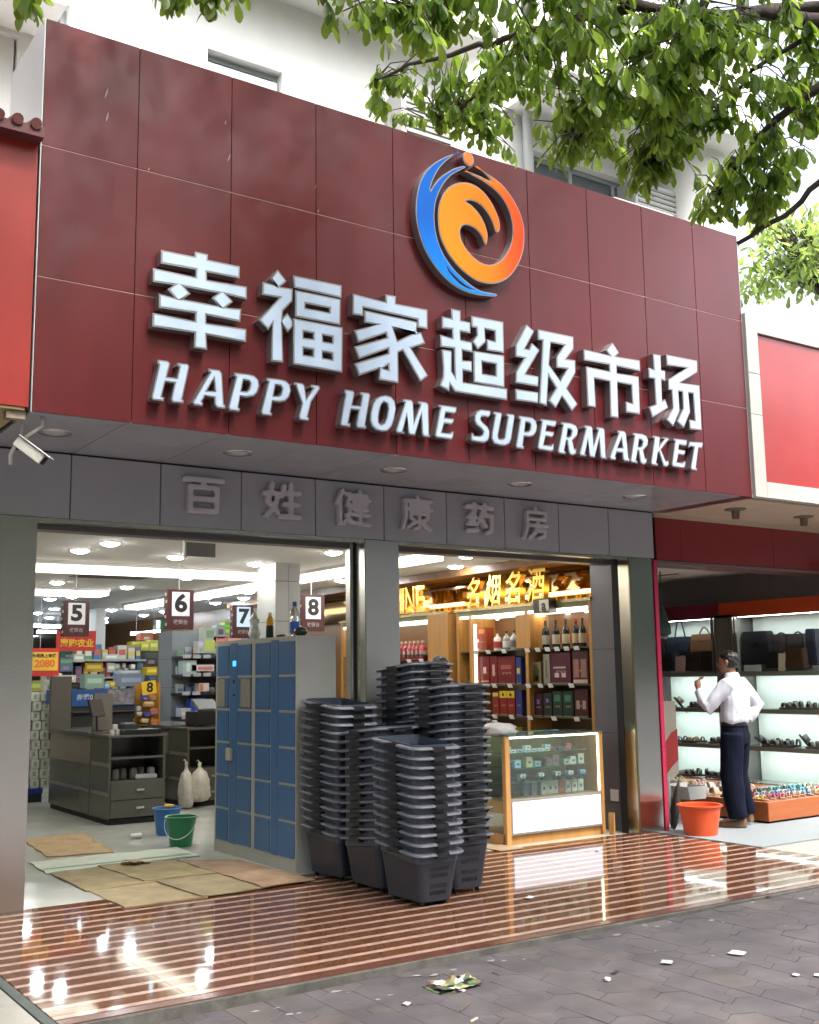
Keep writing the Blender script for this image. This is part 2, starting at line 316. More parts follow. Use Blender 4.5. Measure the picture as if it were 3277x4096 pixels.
LOGO = {'blue':[[(3.198,5.578),(3.076,5.512),(2.965,5.432),(2.88,5.345),(2.824,5.252),(2.794,5.159),(2.775,5.041),(2.777,4.928),(2.8,4.821),(2.842,4.718),(2.906,4.626),(2.995,4.539),(3.093,4.48),(3.202,4.445),(3.322,4.435),(3.444,4.444),(3.528,4.459),(3.538,4.476),(3.498,4.479),(3.392,4.474),(3.298,4.499),(3.205,4.545),(3.122,4.599),(3.044,4.676),(2.991,4.757),(2.96,4.849),(2.946,4.946),(2.948,5.039),(2.966,5.122),(3.002,5.21),(3.054,5.295),(3.124,5.371),(3.194,5.422),(3.255,5.464),(3.251,5.476),(3.212,5.463),(3.142,5.427),(3.073,5.376),(3.004,5.315),(2.944,5.239),(2.905,5.175),(2.923,5.241),(2.954,5.313),(3.006,5.399),(3.075,5.475),(3.145,5.538)],[(3.038,4.621),(3.087,4.571),(3.17,4.517),(3.254,4.483),(3.327,4.468),(3.237,4.473),(3.153,4.506),(3.079,4.562)]],'head':[[(3.341,5.554),(3.341,5.539),(3.337,5.524),(3.33,5.51),(3.32,5.499),(3.307,5.491),(3.294,5.487),(3.279,5.487),(3.265,5.491),(3.253,5.498),(3.243,5.509),(3.236,5.522),(3.232,5.537),(3.232,5.553),(3.236,5.568),(3.243,5.581),(3.253,5.593),(3.265,5.601),(3.279,5.605),(3.294,5.605),(3.308,5.601),(3.32,5.594),(3.33,5.583),(3.337,5.569)]],'flame':[[(3.348,5.503),(3.423,5.485),(3.503,5.46),(3.61,5.42),(3.699,5.351),(3.769,5.27),(3.817,5.183),(3.841,5.083),(3.837,4.976),(3.815,4.874),(3.769,4.775),(3.702,4.68),(3.627,4.613),(3.536,4.566),(3.438,4.547),(3.343,4.55),(3.249,4.582),(3.165,4.629),(3.09,4.693),(3.033,4.766),(2.993,4.85),(2.979,4.946),(2.981,5.032),(2.999,5.116),(3.043,5.206),(3.104,5.271),(3.182,5.319),(3.269,5.342),(3.348,5.339),(3.427,5.307),(3.496,5.25),(3.547,5.18),(3.581,5.106),(3.588,5.048),(3.578,5.009),(3.555,4.992),(3.537,5.007),(3.517,5.062),(3.474,5.126),(3.414,5.178),(3.344,5.202),(3.283,5.198),(3.248,5.179),(3.299,5.166),(3.359,5.128),(3.411,5.074),(3.444,5.016),(3.46,4.953),(3.454,4.893),(3.439,4.864),(3.422,4.879),(3.398,4.932),(3.346,4.972),(3.286,4.987),(3.234,4.983),(3.199,4.953),(3.189,4.907),(3.204,4.846),(3.254,4.784),(3.322,4.734),(3.391,4.708),(3.47,4.706),(3.542,4.736),(3.606,4.786),(3.663,4.864),(3.703,4.947),(3.719,5.033),(3.717,5.107),(3.693,5.192),(3.65,5.264),(3.588,5.324),(3.509,5.364),(3.42,5.395),(3.324,5.415),(3.246,5.435),(3.307,5.436),(3.395,5.429),(3.465,5.417),(3.51,5.417),(3.475,5.446),(3.414,5.475)]]}
TWIGS = [[-0.85,-3.96,3.91],[-0.84,-4.1,3.83],[-0.79,-3.71,4.13],[-0.8,-3.9,3.92],[-0.78,-3.89,4.04],[-0.23,-3.84,4.18],[-0.27,-3.85,4.24],[-0.39,-4.13,4.0],[-0.23,-3.85,4.18],[0.01,-3.86,4.24],[-0.14,-4.01,4.09],[-0.17,-4.08,4.06],[-0.16,-4.09,4.11],[0.54,-3.89,4.4],[0.57,-3.89,4.32],[0.49,-3.78,4.37],[0.54,-4.03,4.33],[0.38,-3.99,4.22],[0.76,-3.86,4.65],[0.59,-4.38,4.17],[0.83,-3.74,4.48],[0.37,-4.31,4.07],[0.92,-3.88,4.6],[1.06,-3.83,4.61],[0.65,-4.03,4.5],[0.52,-4.29,4.13],[0.86,-3.7,4.44],[0.66,-4.05,4.37],[0.77,-4.05,4.35],[0.76,-4.04,4.24],[0.81,-4.09,4.21],[0.72,-4.26,4.14],[0.7,-4.24,4.14],[0.77,-4.24,4.14],[1.03,-3.89,4.47],[1.0,-3.78,4.44],[0.89,-4.1,4.16],[0.84,-4.06,4.27],[0.82,-4.05,4.36],[0.88,-4.09,4.36],[1.09,-4.12,4.37],[0.96,-4.09,4.31],[1.17,-3.79,4.7],[0.92,-4.06,4.51],[1.47,-3.83,4.79],[1.12,-3.84,4.7],[1.11,-4.3,4.39],[0.87,-4.14,4.36],[1.1,-4.25,4.26],[1.21,-3.79,4.55],[1.01,-4.37,4.36],[0.99,-4.08,4.33],[1.98,-1.92,5.47],[1.95,-2.02,5.18],[2.28,-1.52,5.49],[2.14,-1.57,5.53],[2.05,-2.06,5.38],[1.82,-2.17,5.38],[2.22,-1.75,5.68],[2.36,-1.61,5.48],[2.02,-2.28,5.24],[2.05,-2.13,5.5],[2.1,-1.98,5.43],[2.18,-2.08,5.36],[2.02,-1.78,5.33],[2.04,-2.17,5.39],[2.17,-2.47,5.01],[2.19,-2.7,4.91],[2.14,-2.59,4.92],[2.18,-2.2,5.48],[2.44,-2.0,5.53],[2.17,-2.45,5.33],[2.32,-2.09,5.34],[2.09,-2.42,5.4],[2.27,-1.93,5.46],[2.0,-2.57,5.35],[2.44,-1.95,5.47],[2.38,-2.04,5.28],[2.26,-2.26,5.41],[2.52,-2.18,5.5],[2.28,-2.27,5.5],[2.29,-2.48,5.5],[2.61,-1.77,5.42],[2.49,-1.87,5.32],[1.96,-2.5,5.15],[2.74,-2.01,5.49],[2.63,-2.12,5.4],[2.34,-2.29,5.59],[2.14,-2.84,5.2],[2.72,-2.06,5.46],[2.74,-2.15,5.48],[2.1,-2.54,5.02],[2.25,-2.46,5.24],[2.31,-2.95,5.06],[2.46,-2.33,5.21],[2.29,-2.66,5.13],[2.11,-2.86,4.96],[2.42,-2.58,4.9],[2.56,-2.61,5.35],[2.53,-2.63,5.06],[2.64,-2.3,5.26],[2.56,-2.59,4.97],[2.24,-2.76,4.9],[2.33,-2.53,5.29],[2.41,-2.47,5.33],[2.66,-2.63,5.3],[2.46,-2.46,5.03],[2.03,-2.91,5.0],[2.2,-2.84,5.01],[2.48,-2.41,5.34],[2.49,-2.53,4.88],[2.62,-2.53,4.85],[2.63,-2.36,4.96],[2.65,-2.3,4.98],[2.38,-2.66,4.91],[2.72,-2.36,4.99],[2.45,-2.74,4.89],[2.49,-2.43,5.05],[1.71,-3.46,4.57],[1.6,-3.73,4.48],[1.84,-3.35,4.95],[1.81,-3.43,4.86],[2.1,-2.96,5.1],[1.59,-3.73,4.57],[1.56,-3.68,4.53],[2.06,-3.14,4.89],[1.94,-3.23,4.87],[2.16,-3.4,5.09],[2.13,-3.54,4.77],[1.63,-3.46,4.75],[2.05,-3.44,4.8],[1.87,-3.21,4.87],[2.2,-3.23,5.27],[1.87,-3.19,5.06],[2.04,-3.35,4.9],[1.62,-3.74,4.7],[1.92,-3.06,4.92],[1.84,-3.54,4.65],[2.04,-3.09,5.14],[1.54,-3.53,4.68],[1.67,-4.22,4.64],[1.89,-3.73,4.88],[1.43,-4.19,4.33],[1.31,-4.29,4.58],[1.61,-4.27,4.41],[1.77,-3.71,4.92],[1.93,-3.96,4.67],[1.36,-4.14,4.55],[1.52,-4.21,4.48],[1.33,-4.24,4.31],[2.22,-3.66,4.84],[1.74,-3.87,4.75],[1.97,-3.79,4.65],[1.69,-3.87,4.57],[1.42,-4.36,4.29],[1.83,-4.04,4.63],[1.5,-4.24,4.51],[1.66,-4.07,4.87],[1.81,-3.99,4.77],[1.72,-3.72,4.7],[1.35,-4.09,4.59],[1.87,-3.5,5.0],[1.85,-3.71,4.71],[1.98,-3.77,4.69],[2.01,-3.85,4.97],[1.72,-3.93,4.61],[2.16,-3.3,4.88],[2.28,-3.5,4.87],[2.27,-3.31,4.93],[2.38,-3.28,5.17],[2.11,-3.82,4.69],[1.94,-3.84,4.49],[2.17,-3.81,4.84],[1.71,-3.85,4.63],[1.67,-4.05,4.54],[1.68,-4.1,4.57],[2.28,-3.42,4.92],[1.86,-3.56,4.72],[1.94,-3.61,4.9],[1.9,-3.6,4.58],[2.45,-3.49,5.02],[2.04,-3.68,4.4],[2.26,-3.28,5.07],[1.83,-4.03,4.5],[2.3,-3.04,4.95],[2.54,-3.16,4.86],[2.45,-3.11,4.99],[2.22,-3.18,5.09],[1.83,-3.64,4.68],[2.01,-3.87,4.31],[2.58,-3.35,4.83],[2.12,-3.66,4.44],[2.3,-3.38,5.06],[1.83,-3.93,4.6],[2.44,-3.48,4.81],[1.81,-3.87,4.5],[2.33,-3.38,4.73],[2.2,-3.2,5.11],[2.59,-3.25,4.79],[2.39,-3.29,4.7],[1.95,-3.62,4.38],[2.04,-3.54,4.21],[1.99,-3.7,4.46],[2.01,-3.73,4.4],[2.21,-3.22,4.52],[2.42,-3.24,4.66],[2.33,-3.35,4.43],[1.89,-3.61,4.45],[1.97,-3.51,4.23],[2.39,-3.21,4.76],[2.44,-3.23,4.58],[2.4,-3.44,4.6],[2.38,-3.22,4.8],[2.14,-3.55,4.29],[2.38,-3.26,4.63],[2.1,-3.31,4.57],[2.29,-3.36,4.63],[2.34,-3.56,4.5],[2.52,-3.23,4.88],[1.87,-3.99,4.29],[2.44,-3.32,4.92],[2.8,-3.33,4.6],[2.4,-3.64,4.33],[2.62,-3.27,4.53],[2.65,-3.65,4.64],[2.74,-3.55,4.83],[2.33,-3.8,4.59],[2.44,-3.64,4.84],[2.05,-3.76,4.44],[2.22,-3.91,4.26],[2.02,-3.68,4.55],[2.78,-3.39,4.67],[2.02,-3.87,4.53],[2.29,-3.65,4.51],[2.09,-3.77,4.23],[2.55,-3.37,4.51],[2.39,-3.43,4.81],[2.02,-3.97,4.29],[2.75,-3.43,4.79],[1.95,-3.68,4.45],[1.79,-3.88,4.26],[2.39,-3.44,4.8],[1.84,-4.07,4.32],[2.4,-3.51,4.55],[2.32,-3.48,4.82],[2.64,-3.54,4.68],[1.99,-4.01,4.39],[2.62,-3.32,4.68],[2.32,-3.86,4.39],[1.98,-4.01,4.44],[1.84,-4.31,4.5],[1.97,-4.1,4.41],[1.83,-4.15,4.52],[2.61,-3.82,4.73],[2.01,-4.21,4.84],[1.79,-4.36,4.41],[1.74,-4.5,4.09],[2.04,-4.21,4.64],[2.39,-3.88,5.05],[2.13,-3.74,4.92],[2.28,-3.71,5.06],[2.02,-4.43,4.55],[1.6,-4.36,4.55],[1.44,-4.49,4.38],[2.36,-3.79,4.73],[1.61,-4.57,4.06],[1.75,-4.04,4.7],[1.47,-4.46,4.22],[1.73,-4.5,4.23],[2.09,-3.79,5.01],[2.05,-4.41,4.45],[2.24,-3.56,5.05],[1.5,-4.46,4.46],[2.18,-3.64,5.01],[1.99,-4.01,4.37],[1.57,-4.67,4.27],[2.23,-3.77,4.7],[2.04,-4.14,4.63],[2.28,-3.8,4.83],[2.28,-3.6,4.9],[2.51,-3.94,5.08],[1.83,-4.53,4.52],[2.53,-4.02,4.89],[2.68,-3.79,4.8],[2.32,-3.97,4.77],[1.77,-4.03,4.54],[1.69,-4.15,4.42],[1.79,-4.33,4.49],[2.4,-3.62,4.92],[2.54,-3.89,5.04],[1.82,-4.13,4.76],[2.19,-4.13,4.76],[1.99,-4.1,4.62],[2.1,-4.05,4.7],[2.11,-3.67,4.92],[2.58,-3.88,5.0],[1.92,-4.1,4.76],[2.49,-3.98,4.88],[1.85,-4.42,4.47],[1.85,-4.28,4.53],[2.49,-3.91,4.29],[2.0,-4.03,4.47],[1.9,-4.44,4.28],[1.77,-4.36,4.2],[2.41,-3.91,4.24],[2.75,-3.75,4.46],[2.61,-4.01,4.53],[2.6,-3.63,4.69],[2.45,-3.7,4.79],[1.84,-4.49,4.26],[2.16,-4.35,4.38],[2.19,-4.01,4.37],[2.31,-4.07,4.29],[2.25,-4.19,4.54],[2.63,-3.67,4.71],[2.31,-4.21,4.41],[2.11,-4.21,4.05],[2.31,-3.91,4.7],[1.94,-4.34,4.11],[2.5,-3.6,4.68],[2.71,-3.65,4.84],[2.08,-4.29,4.2],[1.95,-4.17,4.02],[2.19,-4.11,4.26],[2.8,-3.73,4.43],[1.93,-4.49,4.23],[1.96,-4.26,4.29],[2.69,-3.93,4.74],[2.16,-4.39,4.24],[2.6,-3.72,4.7],[1.95,-4.25,4.25],[2.33,-3.78,4.67],[1.92,-4.24,4.4],[2.05,-4.18,4.22],[2.48,-3.98,4.64],[2.51,-3.89,4.72],[2.35,-3.87,4.47],[1.93,-4.42,4.14],[2.45,-4.05,4.23],[2.65,-3.74,4.78],[2.61,-3.86,4.74],[2.17,-4.44,4.18],[2.57,-3.75,4.33],[2.41,-3.84,4.32],[2.51,-3.86,4.22],[2.48,-3.89,4.21],[2.3,-3.93,4.02],[2.37,-3.66,4.17],[2.6,-3.52,4.23],[2.64,-3.59,4.18],[2.19,-4.11,4.09],[2.39,-3.89,4.09],[2.28,-3.91,4.11],[2.4,-3.89,4.15],[2.23,-3.8,4.15],[2.37,-3.93,4.25],[2.37,-3.71,4.27],[2.38,-3.82,4.29],[2.6,-4.01,4.67],[1.77,-4.72,4.32],[2.46,-3.97,5.01],[1.94,-4.55,4.45],[1.93,-4.62,4.37],[2.7,-4.12,4.76],[2.29,-3.98,4.72],[2.5,-3.9,4.98],[1.85,-4.53,4.27],[2.2,-4.46,4.68],[2.42,-4.06,4.62],[2.14,-4.39,4.47],[2.28,-4.48,4.7],[1.77,-4.76,4.3],[1.83,-4.46,4.35],[2.69,-4.11,4.9],[2.21,-4.54,4.39],[2.24,-4.0,4.78],[2.48,-4.27,4.76],[2.21,-4.1,4.72],[1.83,-4.73,4.45],[1.94,-4.62,4.18],[2.22,-4.52,4.59],[1.68,-4.65,4.18],[1.84,-4.52,4.3],[1.86,-4.34,4.49],[2.55,-4.26,4.84],[2.03,-4.45,4.41],[2.34,-4.04,4.85],[2.0,-4.43,4.65],[2.07,-4.2,4.75],[2.02,-4.53,4.4],[2.13,-4.31,4.78],[2.23,-4.16,4.58],[2.29,-4.36,4.51],[1.73,-4.71,4.35],[1.9,-4.77,4.29],[2.45,-4.41,4.62],[2.54,-4.03,5.13],[2.48,-3.88,5.04],[2.38,-4.02,4.5],[2.42,-4.04,4.28],[1.94,-4.34,4.22],[3.0,-3.86,4.55],[2.23,-4.1,4.32],[2.31,-4.3,4.45],[2.07,-4.3,4.21],[2.44,-3.93,4.43],[2.72,-4.13,4.54],[2.41,-3.96,4.45],[2.75,-3.64,4.69],[2.58,-4.03,4.44],[2.56,-4.03,4.57],[2.54,-4.27,4.55],[2.54,-3.97,4.65],[2.33,-4.29,4.5],[2.34,-4.33,4.28],[2.21,-4.21,4.36],[2.51,-4.37,4.34],[2.62,-4.02,4.82],[2.78,-4.09,4.66],[2.17,-4.3,4.44],[2.55,-3.91,4.54],[2.76,-4.09,4.79],[2.5,-4.15,4.54],[2.36,-4.24,4.54],[2.96,-3.86,4.63],[2.73,-3.74,4.51],[2.77,-3.67,4.62],[2.78,-3.66,4.74],[2.85,-3.71,4.58],[2.2,-4.37,4.45],[2.55,-4.06,4.25],[2.47,-3.96,4.1],[2.79,-3.64,4.51],[2.7,-3.7,4.56],[2.73,-3.66,4.55],[2.47,-3.87,4.14],[2.54,-3.86,4.4],[2.59,-3.91,4.33],[2.8,-3.6,4.36],[2.43,-4.12,4.06],[2.32,-4.03,4.27],[2.46,-4.16,4.14],[2.74,-3.73,4.57],[2.75,-3.65,4.53],[2.36,-4.47,4.56],[2.74,-4.55,4.79],[2.61,-4.5,4.66],[2.21,-4.48,4.55],[2.55,-4.67,4.69],[2.47,-4.41,4.93],[2.61,-4.43,4.81],[2.96,-3.99,5.12],[2.79,-4.22,4.77],[2.78,-4.5,4.79],[2.72,-4.31,4.65],[2.24,-4.6,4.6],[2.78,-4.3,4.89],[2.96,-4.11,5.06],[2.49,-4.28,4.62],[2.94,-3.85,5.15],[2.9,-4.12,5.26],[3.09,-3.99,4.99],[2.5,-4.7,4.54],[2.28,-4.51,4.5],[2.27,-4.47,4.49],[2.58,-4.41,4.5],[3.01,-4.23,4.85],[2.43,-4.69,4.44],[3.11,-3.8,5.24],[2.34,-4.43,4.61],[2.91,-4.4,4.9],[2.98,-4.25,5.2],[3.21,-4.35,4.74],[3.4,-3.99,5.28],[3.23,-4.2,5.02],[3.16,-4.36,4.93],[3.2,-4.34,4.77],[3.25,-4.3,4.88],[3.15,-4.47,4.83],[3.19,-4.07,5.09],[3.37,-4.05,4.9],[3.32,-4.13,4.97],[3.29,-4.23,4.97],[3.08,-4.31,4.73],[3.52,-4.16,5.17],[3.1,-4.12,4.97],[3.1,-4.41,4.93],[3.21,-4.06,5.01],[3.09,-4.17,4.57],[3.57,-3.95,4.67],[3.48,-3.93,5.13],[3.31,-3.93,4.92],[3.67,-3.84,4.94],[2.86,-4.39,4.53],[3.32,-4.07,4.81],[3.48,-3.99,4.98],[3.5,-4.02,5.08],[2.9,-4.13,4.7],[3.55,-4.09,4.59],[3.34,-3.78,4.92],[3.85,-3.79,4.94],[2.82,-4.26,4.6],[2.85,-4.17,4.37],[3.73,-3.92,4.99],[3.75,-3.89,4.82],[3.4,-3.89,4.88],[3.89,-3.88,4.83],[3.34,-4.15,4.78],[3.31,-4.19,4.48],[3.0,-4.17,4.52],[3.05,-4.32,4.54],[3.76,-3.77,5.02],[3.81,-3.95,4.88],[3.95,-3.8,4.83],[3.23,-3.94,4.48],[3.58,-3.63,4.79],[3.35,-3.74,4.39],[3.5,-3.47,4.5],[3.31,-3.67,4.54],[3.28,-3.84,4.47],[3.21,-3.96,4.52],[3.6,-3.63,4.5],[3.35,-3.55,4.52],[3.33,-3.66,4.53],[3.81,-3.43,4.67],[3.6,-3.29,4.76],[3.7,-3.53,4.69],[3.3,-3.82,4.46],[3.39,-3.76,4.73],[3.59,-3.37,4.55],[3.33,-3.71,4.43],[3.6,-3.54,4.87],[3.19,-3.96,4.29],[3.09,-3.95,4.39],[3.5,-3.54,4.48],[3.27,-3.67,4.41],[3.18,-4.05,4.41],[3.08,-3.79,4.33],[3.51,-3.6,4.47],[3.61,-3.42,4.62],[3.44,-3.88,4.34],[3.62,-3.57,4.69],[3.59,-3.59,4.7],[3.79,-3.55,4.43],[3.43,-3.7,4.33],[3.45,-3.93,4.34],[3.54,-3.94,4.52],[3.66,-3.47,4.68],[3.31,-3.95,4.47],[3.81,-3.65,4.68],[3.5,-3.85,4.27],[3.24,-4.06,4.46],[3.89,-3.64,4.43],[3.88,-3.69,4.56],[3.54,-3.87,4.39],[3.21,-3.9,4.33],[3.83,-3.79,4.49],[3.87,-3.74,4.68],[3.5,-3.22,4.43],[3.47,-3.54,4.43],[3.21,-3.48,4.46],[3.6,-3.43,4.63],[3.49,-3.28,4.4],[3.56,-3.53,4.44],[3.14,-3.6,4.19],[3.22,-3.77,4.22],[3.21,-3.81,4.3],[3.58,-3.22,4.48],[3.59,-3.37,4.37],[3.26,-3.67,4.34],[3.13,-3.55,4.3],[3.43,-3.55,4.46],[3.36,-3.77,4.17],[3.34,-3.68,4.18],[3.52,-3.68,4.14],[3.82,-3.56,4.36],[3.62,-3.55,4.27],[3.49,-3.54,4.32],[3.72,-3.46,4.36],[3.41,-3.81,4.11],[3.77,-3.51,4.37],[3.69,-3.67,4.37],[3.54,-4.03,4.63],[3.65,-3.93,4.49],[3.74,-3.98,4.75],[3.84,-3.82,4.68],[3.55,-4.04,4.68],[3.65,-3.76,4.85],[3.45,-4.13,4.4],[3.47,-3.89,4.69],[3.73,-3.95,4.76]]
FAR = [[8.38,-0.43,6.3],[7.66,-0.49,5.88],[7.92,-0.27,6.1],[8.54,-0.34,6.29],[7.73,-1.08,6.03],[7.94,-1.06,5.89],[7.72,-0.54,5.79],[7.96,-0.53,5.86],[8.54,-0.34,5.82],[8.02,-0.71,5.86],[8.29,-0.53,5.95],[7.89,-0.68,5.74],[7.88,-0.97,5.77],[8.63,-0.5,6.32],[8.24,-0.38,6.4],[7.92,-0.46,6.16],[8.53,-0.29,6.28],[8.37,-0.21,6.22],[8.24,-0.23,6.43],[8.4,-0.14,5.9],[7.67,-0.76,5.99],[8.13,-0.85,5.97],[8.25,-0.16,6.42],[8.07,-0.23,6.08],[8.04,-0.61,5.99],[8.39,-0.03,6.0],[8.48,-0.35,6.38],[8.03,-0.35,6.35],[7.92,-0.96,5.79],[7.9,-0.93,5.66],[7.8,-1.06,5.86],[8.26,-0.02,6.28],[8.26,-0.29,6.31],[8.33,-0.59,6.31],[8.21,-0.54,6.07],[8.34,-0.21,6.44],[8.41,-0.22,6.53],[8.01,-0.61,5.85],[8.23,-0.15,6.33],[7.91,-0.46,5.69],[7.93,-0.88,5.78],[8.33,-0.63,5.83],[8.04,-0.66,5.79],[8.39,-0.51,5.63],[8.49,-0.22,5.96],[8.5,-0.38,5.99],[8.33,-0.72,5.94],[8.54,-0.25,5.87],[8.38,-0.56,5.91],[8.07,-0.92,5.84],[8.06,-0.73,5.67],[8.7,-0.45,6.02],[7.85,-0.88,5.72],[8.52,-0.27,6.06],[8.7,-0.3,5.97],[8.22,-0.55,5.85],[7.96,-0.75,5.73],[8.36,-0.44,5.7],[8.39,-0.54,5.82],[8.25,-0.86,5.69],[8.15,-0.67,5.95],[7.91,-0.88,5.66],[8.54,-0.51,5.97],[8.59,-0.45,5.98],[7.78,-0.42,5.82],[8.27,0.18,5.95],[7.85,-0.61,5.52],[7.82,-0.28,5.82],[8.02,-0.35,5.92],[8.33,0.02,5.8],[7.81,-0.36,5.61],[7.63,-0.53,5.51],[7.75,-0.47,5.61],[7.86,-0.24,5.56],[7.95,-0.16,5.85],[7.84,-0.35,5.74],[8.05,-0.09,5.79],[7.76,-0.24,5.65],[8.19,-0.27,6.35],[8.64,-0.29,6.41],[8.67,-0.31,6.5],[8.79,-0.06,6.49],[8.36,-0.23,6.61],[8.73,-0.09,6.68],[8.53,-0.35,6.4],[8.69,-0.18,6.71],[8.12,-0.55,6.4],[8.59,-0.19,6.57],[8.41,-0.64,6.37],[8.03,-0.96,6.16],[7.94,-0.99,6.27],[8.27,-0.71,6.28],[8.48,-0.7,6.41],[8.0,-0.87,6.13],[8.34,-0.81,6.31],[8.46,-0.55,6.27]]
LIMBS = {'B1':[[3.407,-4.266,5.19],[2.815,-4.087,5.035],[2.167,-4.077,4.87],[1.802,-3.936,4.751],[1.714,-3.709,4.765],[1.712,-3.333,4.869],[1.714,-2.76,5.074],[1.803,-2.134,5.288]],'B0':[[3.482,-4.541,4.934],[3.219,-4.384,4.974],[2.871,-4.275,4.957],[2.597,-4.192,4.846],[2.245,-4.234,4.757]],'B2':[[2.369,-4.395,4.955],[2.326,-4.366,4.794],[2.278,-4.341,4.637],[2.26,-4.203,4.508],[2.356,-4.046,4.395],[2.45,-3.872,4.248]],'B2b':[[2.181,-4.289,4.704],[2.19,-4.039,4.608],[2.25,-3.719,4.544],[2.314,-3.41,4.467]],'B3':[[3.689,-4.248,4.956],[3.486,-4.175,4.775],[3.32,-3.99,4.614],[3.333,-3.722,4.486],[3.363,-3.479,4.338],[3.372,-3.369,4.284]],'B4':[[3.789,-4.173,4.48],[3.651,-4.018,4.301],[3.546,-3.849,4.144],[3.379,-3.631,4.01]],'B5':[[3.377,-4.468,5.024],[3.239,-4.366,4.929],[3.003,-4.083,4.775],[3.01,-3.963,4.626]],'B6':[[1.712,-3.707,4.765],[2.105,-2.973,4.959],[2.2,-2.529,5.051],[2.265,-2.197,5.118]],'B7':[[2.167,-4.077,4.87],[1.194,-4.148,4.695],[0.842,-4.147,4.479],[0.709,-4.091,4.346]],'B8':[[1.194,-4.148,4.695],[0.377,-4.187,4.373],[-0.037,-4.126,4.23],[-0.366,-4.04,4.126],[-0.813,-3.943,4.005]],'B9':[[3.32,-3.99,4.614],[3.425,-3.827,4.467],[3.553,-3.695,4.301]]}
# ============================================================ GROUND
m_pave = mat('paver_stone', (0.070, 0.061, 0.063), 0.72, var=0.34, vscale=4, bump=0.35, bscale=120, dirt=0.65, dscale=1.1, dcol=(0.045, 0.04, 0.042))
m_joint = mat('joint_dirt', (0.036, 0.032, 0.032), 0.95, var=0.3, vscale=20)
m_conc = mat('old_concrete', (0.16, 0.15, 0.14), 0.85, var=0.3, vscale=6, bump=0.4, bscale=40, dirt=0.6, dscale=5)
m_beige = mat('beige_tile', (0.24, 0.23, 0.195), 0.3, var=0.08, vscale=6)
def pz(x, y):                                  # the pavement rises a little towards the right, up to the porch level
    return -0.056 + 0.0092 * max(-3.0, min(5.2, x)) - 0.004 * max(0, -2.55 - y)
gnd = MB()
gx = [-300, -60, -12, -3, 0, 2, 5.2, 12, 60, 300]; gy = [-300, -60, -20, -12, -7, -4, -2.575]
for i in range(len(gx) - 1):
    for j in range(len(gy) - 1):
        q = [(gx[i], gy[j]), (gx[i + 1], gy[j]), (gx[i + 1], gy[j + 1]), (gx[i], gy[j + 1])]
        gnd.add([(x, y, pz(x, y) - 0.014) for x, y in q], [(0, 1, 2, 3)])
pavement = structure(gnd.build('pavement', m_joint))
road = MB(); road.add([(-300, -300, -.088), (300, -300, -.088), (300, -9.0, -.088), (-300, -9.0, -.088)], [(0, 1, 2, 3)]); structure(road.build('road', mat('pale_road', (.16, .155, .15), .85, var=.1)))

pav_v = MB()
def paver(poly, own):
    cx = sum(p[0] for p in poly) / len(poly); cy = sum(p[1] for p in poly) / len(poly)
    g = 0.0017; P = []
    for x, y in poly:
        d = math.hypot(x - cx, y - cy); k = (d - g) / d
        P.append((cx + (x - cx) * k, cy + (y - cy) * k))
    n = len(P); dz = random.uniform(-0.0012, 0.0012)
    tx, ty = random.uniform(-.005, .005), random.uniform(-.005, .005)
    def z(x, y): return pz(x, y) + dz + tx * (x - cx) + ty * (y - cy)
    V = [(x, y, z(x, y) - 0.012) for x, y in P] + [(x, y, z(x, y) - 0.002) for x, y in P]
    V += [(cx + (x - cx) * 0.993, cy + (y - cy) * 0.993, z(x, y)) for x, y in P]
    F = [(i, (i + 1) % n, n + (i + 1) % n, n + i) for i in range(n)] + [(n + i, n + (i + 1) % n, 2 * n + (i + 1) % n, 2 * n + i) for i in range(n)] + [tuple(range(2 * n, 3 * n))]
    if own:
        b = MB(); b.add(V, F); b.build('paver', random.choice(m_paves), pavement)
    else: pav_v.add(V, F, random.randrange(3))
m_paves = [m_pave] + [mat('paver_stone_%d' % k, c, 0.72, var=0.34, vscale=4, bump=0.35, bscale=120, dirt=0.65, dscale=1.1, dcol=(0.045, 0.04, 0.042)) for k, c in enumerate(((0.064, 0.056, 0.060), (0.076, 0.064, 0.062)))]
# rows run away from the shop; each row repeats an elongated hexagon with two halves beside it
roww = 0.215; pitch = 0.43; cells = []
for i in range(-8, 32):
    x0 = -0.9 + i * roww; x1 = x0 + roww; xm = (x0 + x1) / 2; off = random.choice((0.0, 0.14, 0.28))
    for j in range(-1, 11):
        y1 = -2.575 - j * pitch + off; y0 = y1 - pitch
        if y1 < -5.2 or xm < -1.6: continue
        e = 0.055
        for q in ([(x0, y0 + e), (xm, y0), (x1, y0 + e), (x1, y1 - e * 2.3), (xm, y1 - e * 1.3), (x0, y1 - e * 2.3)],
                  [(x0, y1 - e * 2.3), (xm, y1 - e * 1.3), (xm, y1), (x0, y1 + e)], [(xm, y1 - e * 1.3), (x1, y1 - e * 2.3), (x1, y1 + e), (xm, y1)]):
            if min(y for _, y in q) > -2.62: continue
            q = [(x, min(y, -2.578)) for x, y in q]; r_ = []
            for p in q:
                if not r_ or abs(p[0] - r_[-1][0]) + abs(p[1] - r_[-1][1]) > .004: r_.append(p)
            if len(r_) < 3 or max(y for _, y in r_) - min(y for _, y in r_) < .04: continue
            cells.append(r_)
def in_front(q):
    x = sum(p[0] for p in q) / len(q); y = sum(p[1] for p in q) / len(q)
    v = Vector((x, y, -.05)) - cam.matrix_world.translation; d = v.dot(fx)
    return d > .5 and abs(v.dot(rx) / d) < .40 and v.dot(ux) / d > -.49, (x + 1.74) ** 2 + (y + 7.69) ** 2
cells.sort(key=lambda q: (not in_front(q)[0], in_front(q)[1]))
for k, q in enumerate(cells): paver(q, k < 297)
if pav_v.v: stuff(pav_v.build('paver_field', m_paves, pavement))
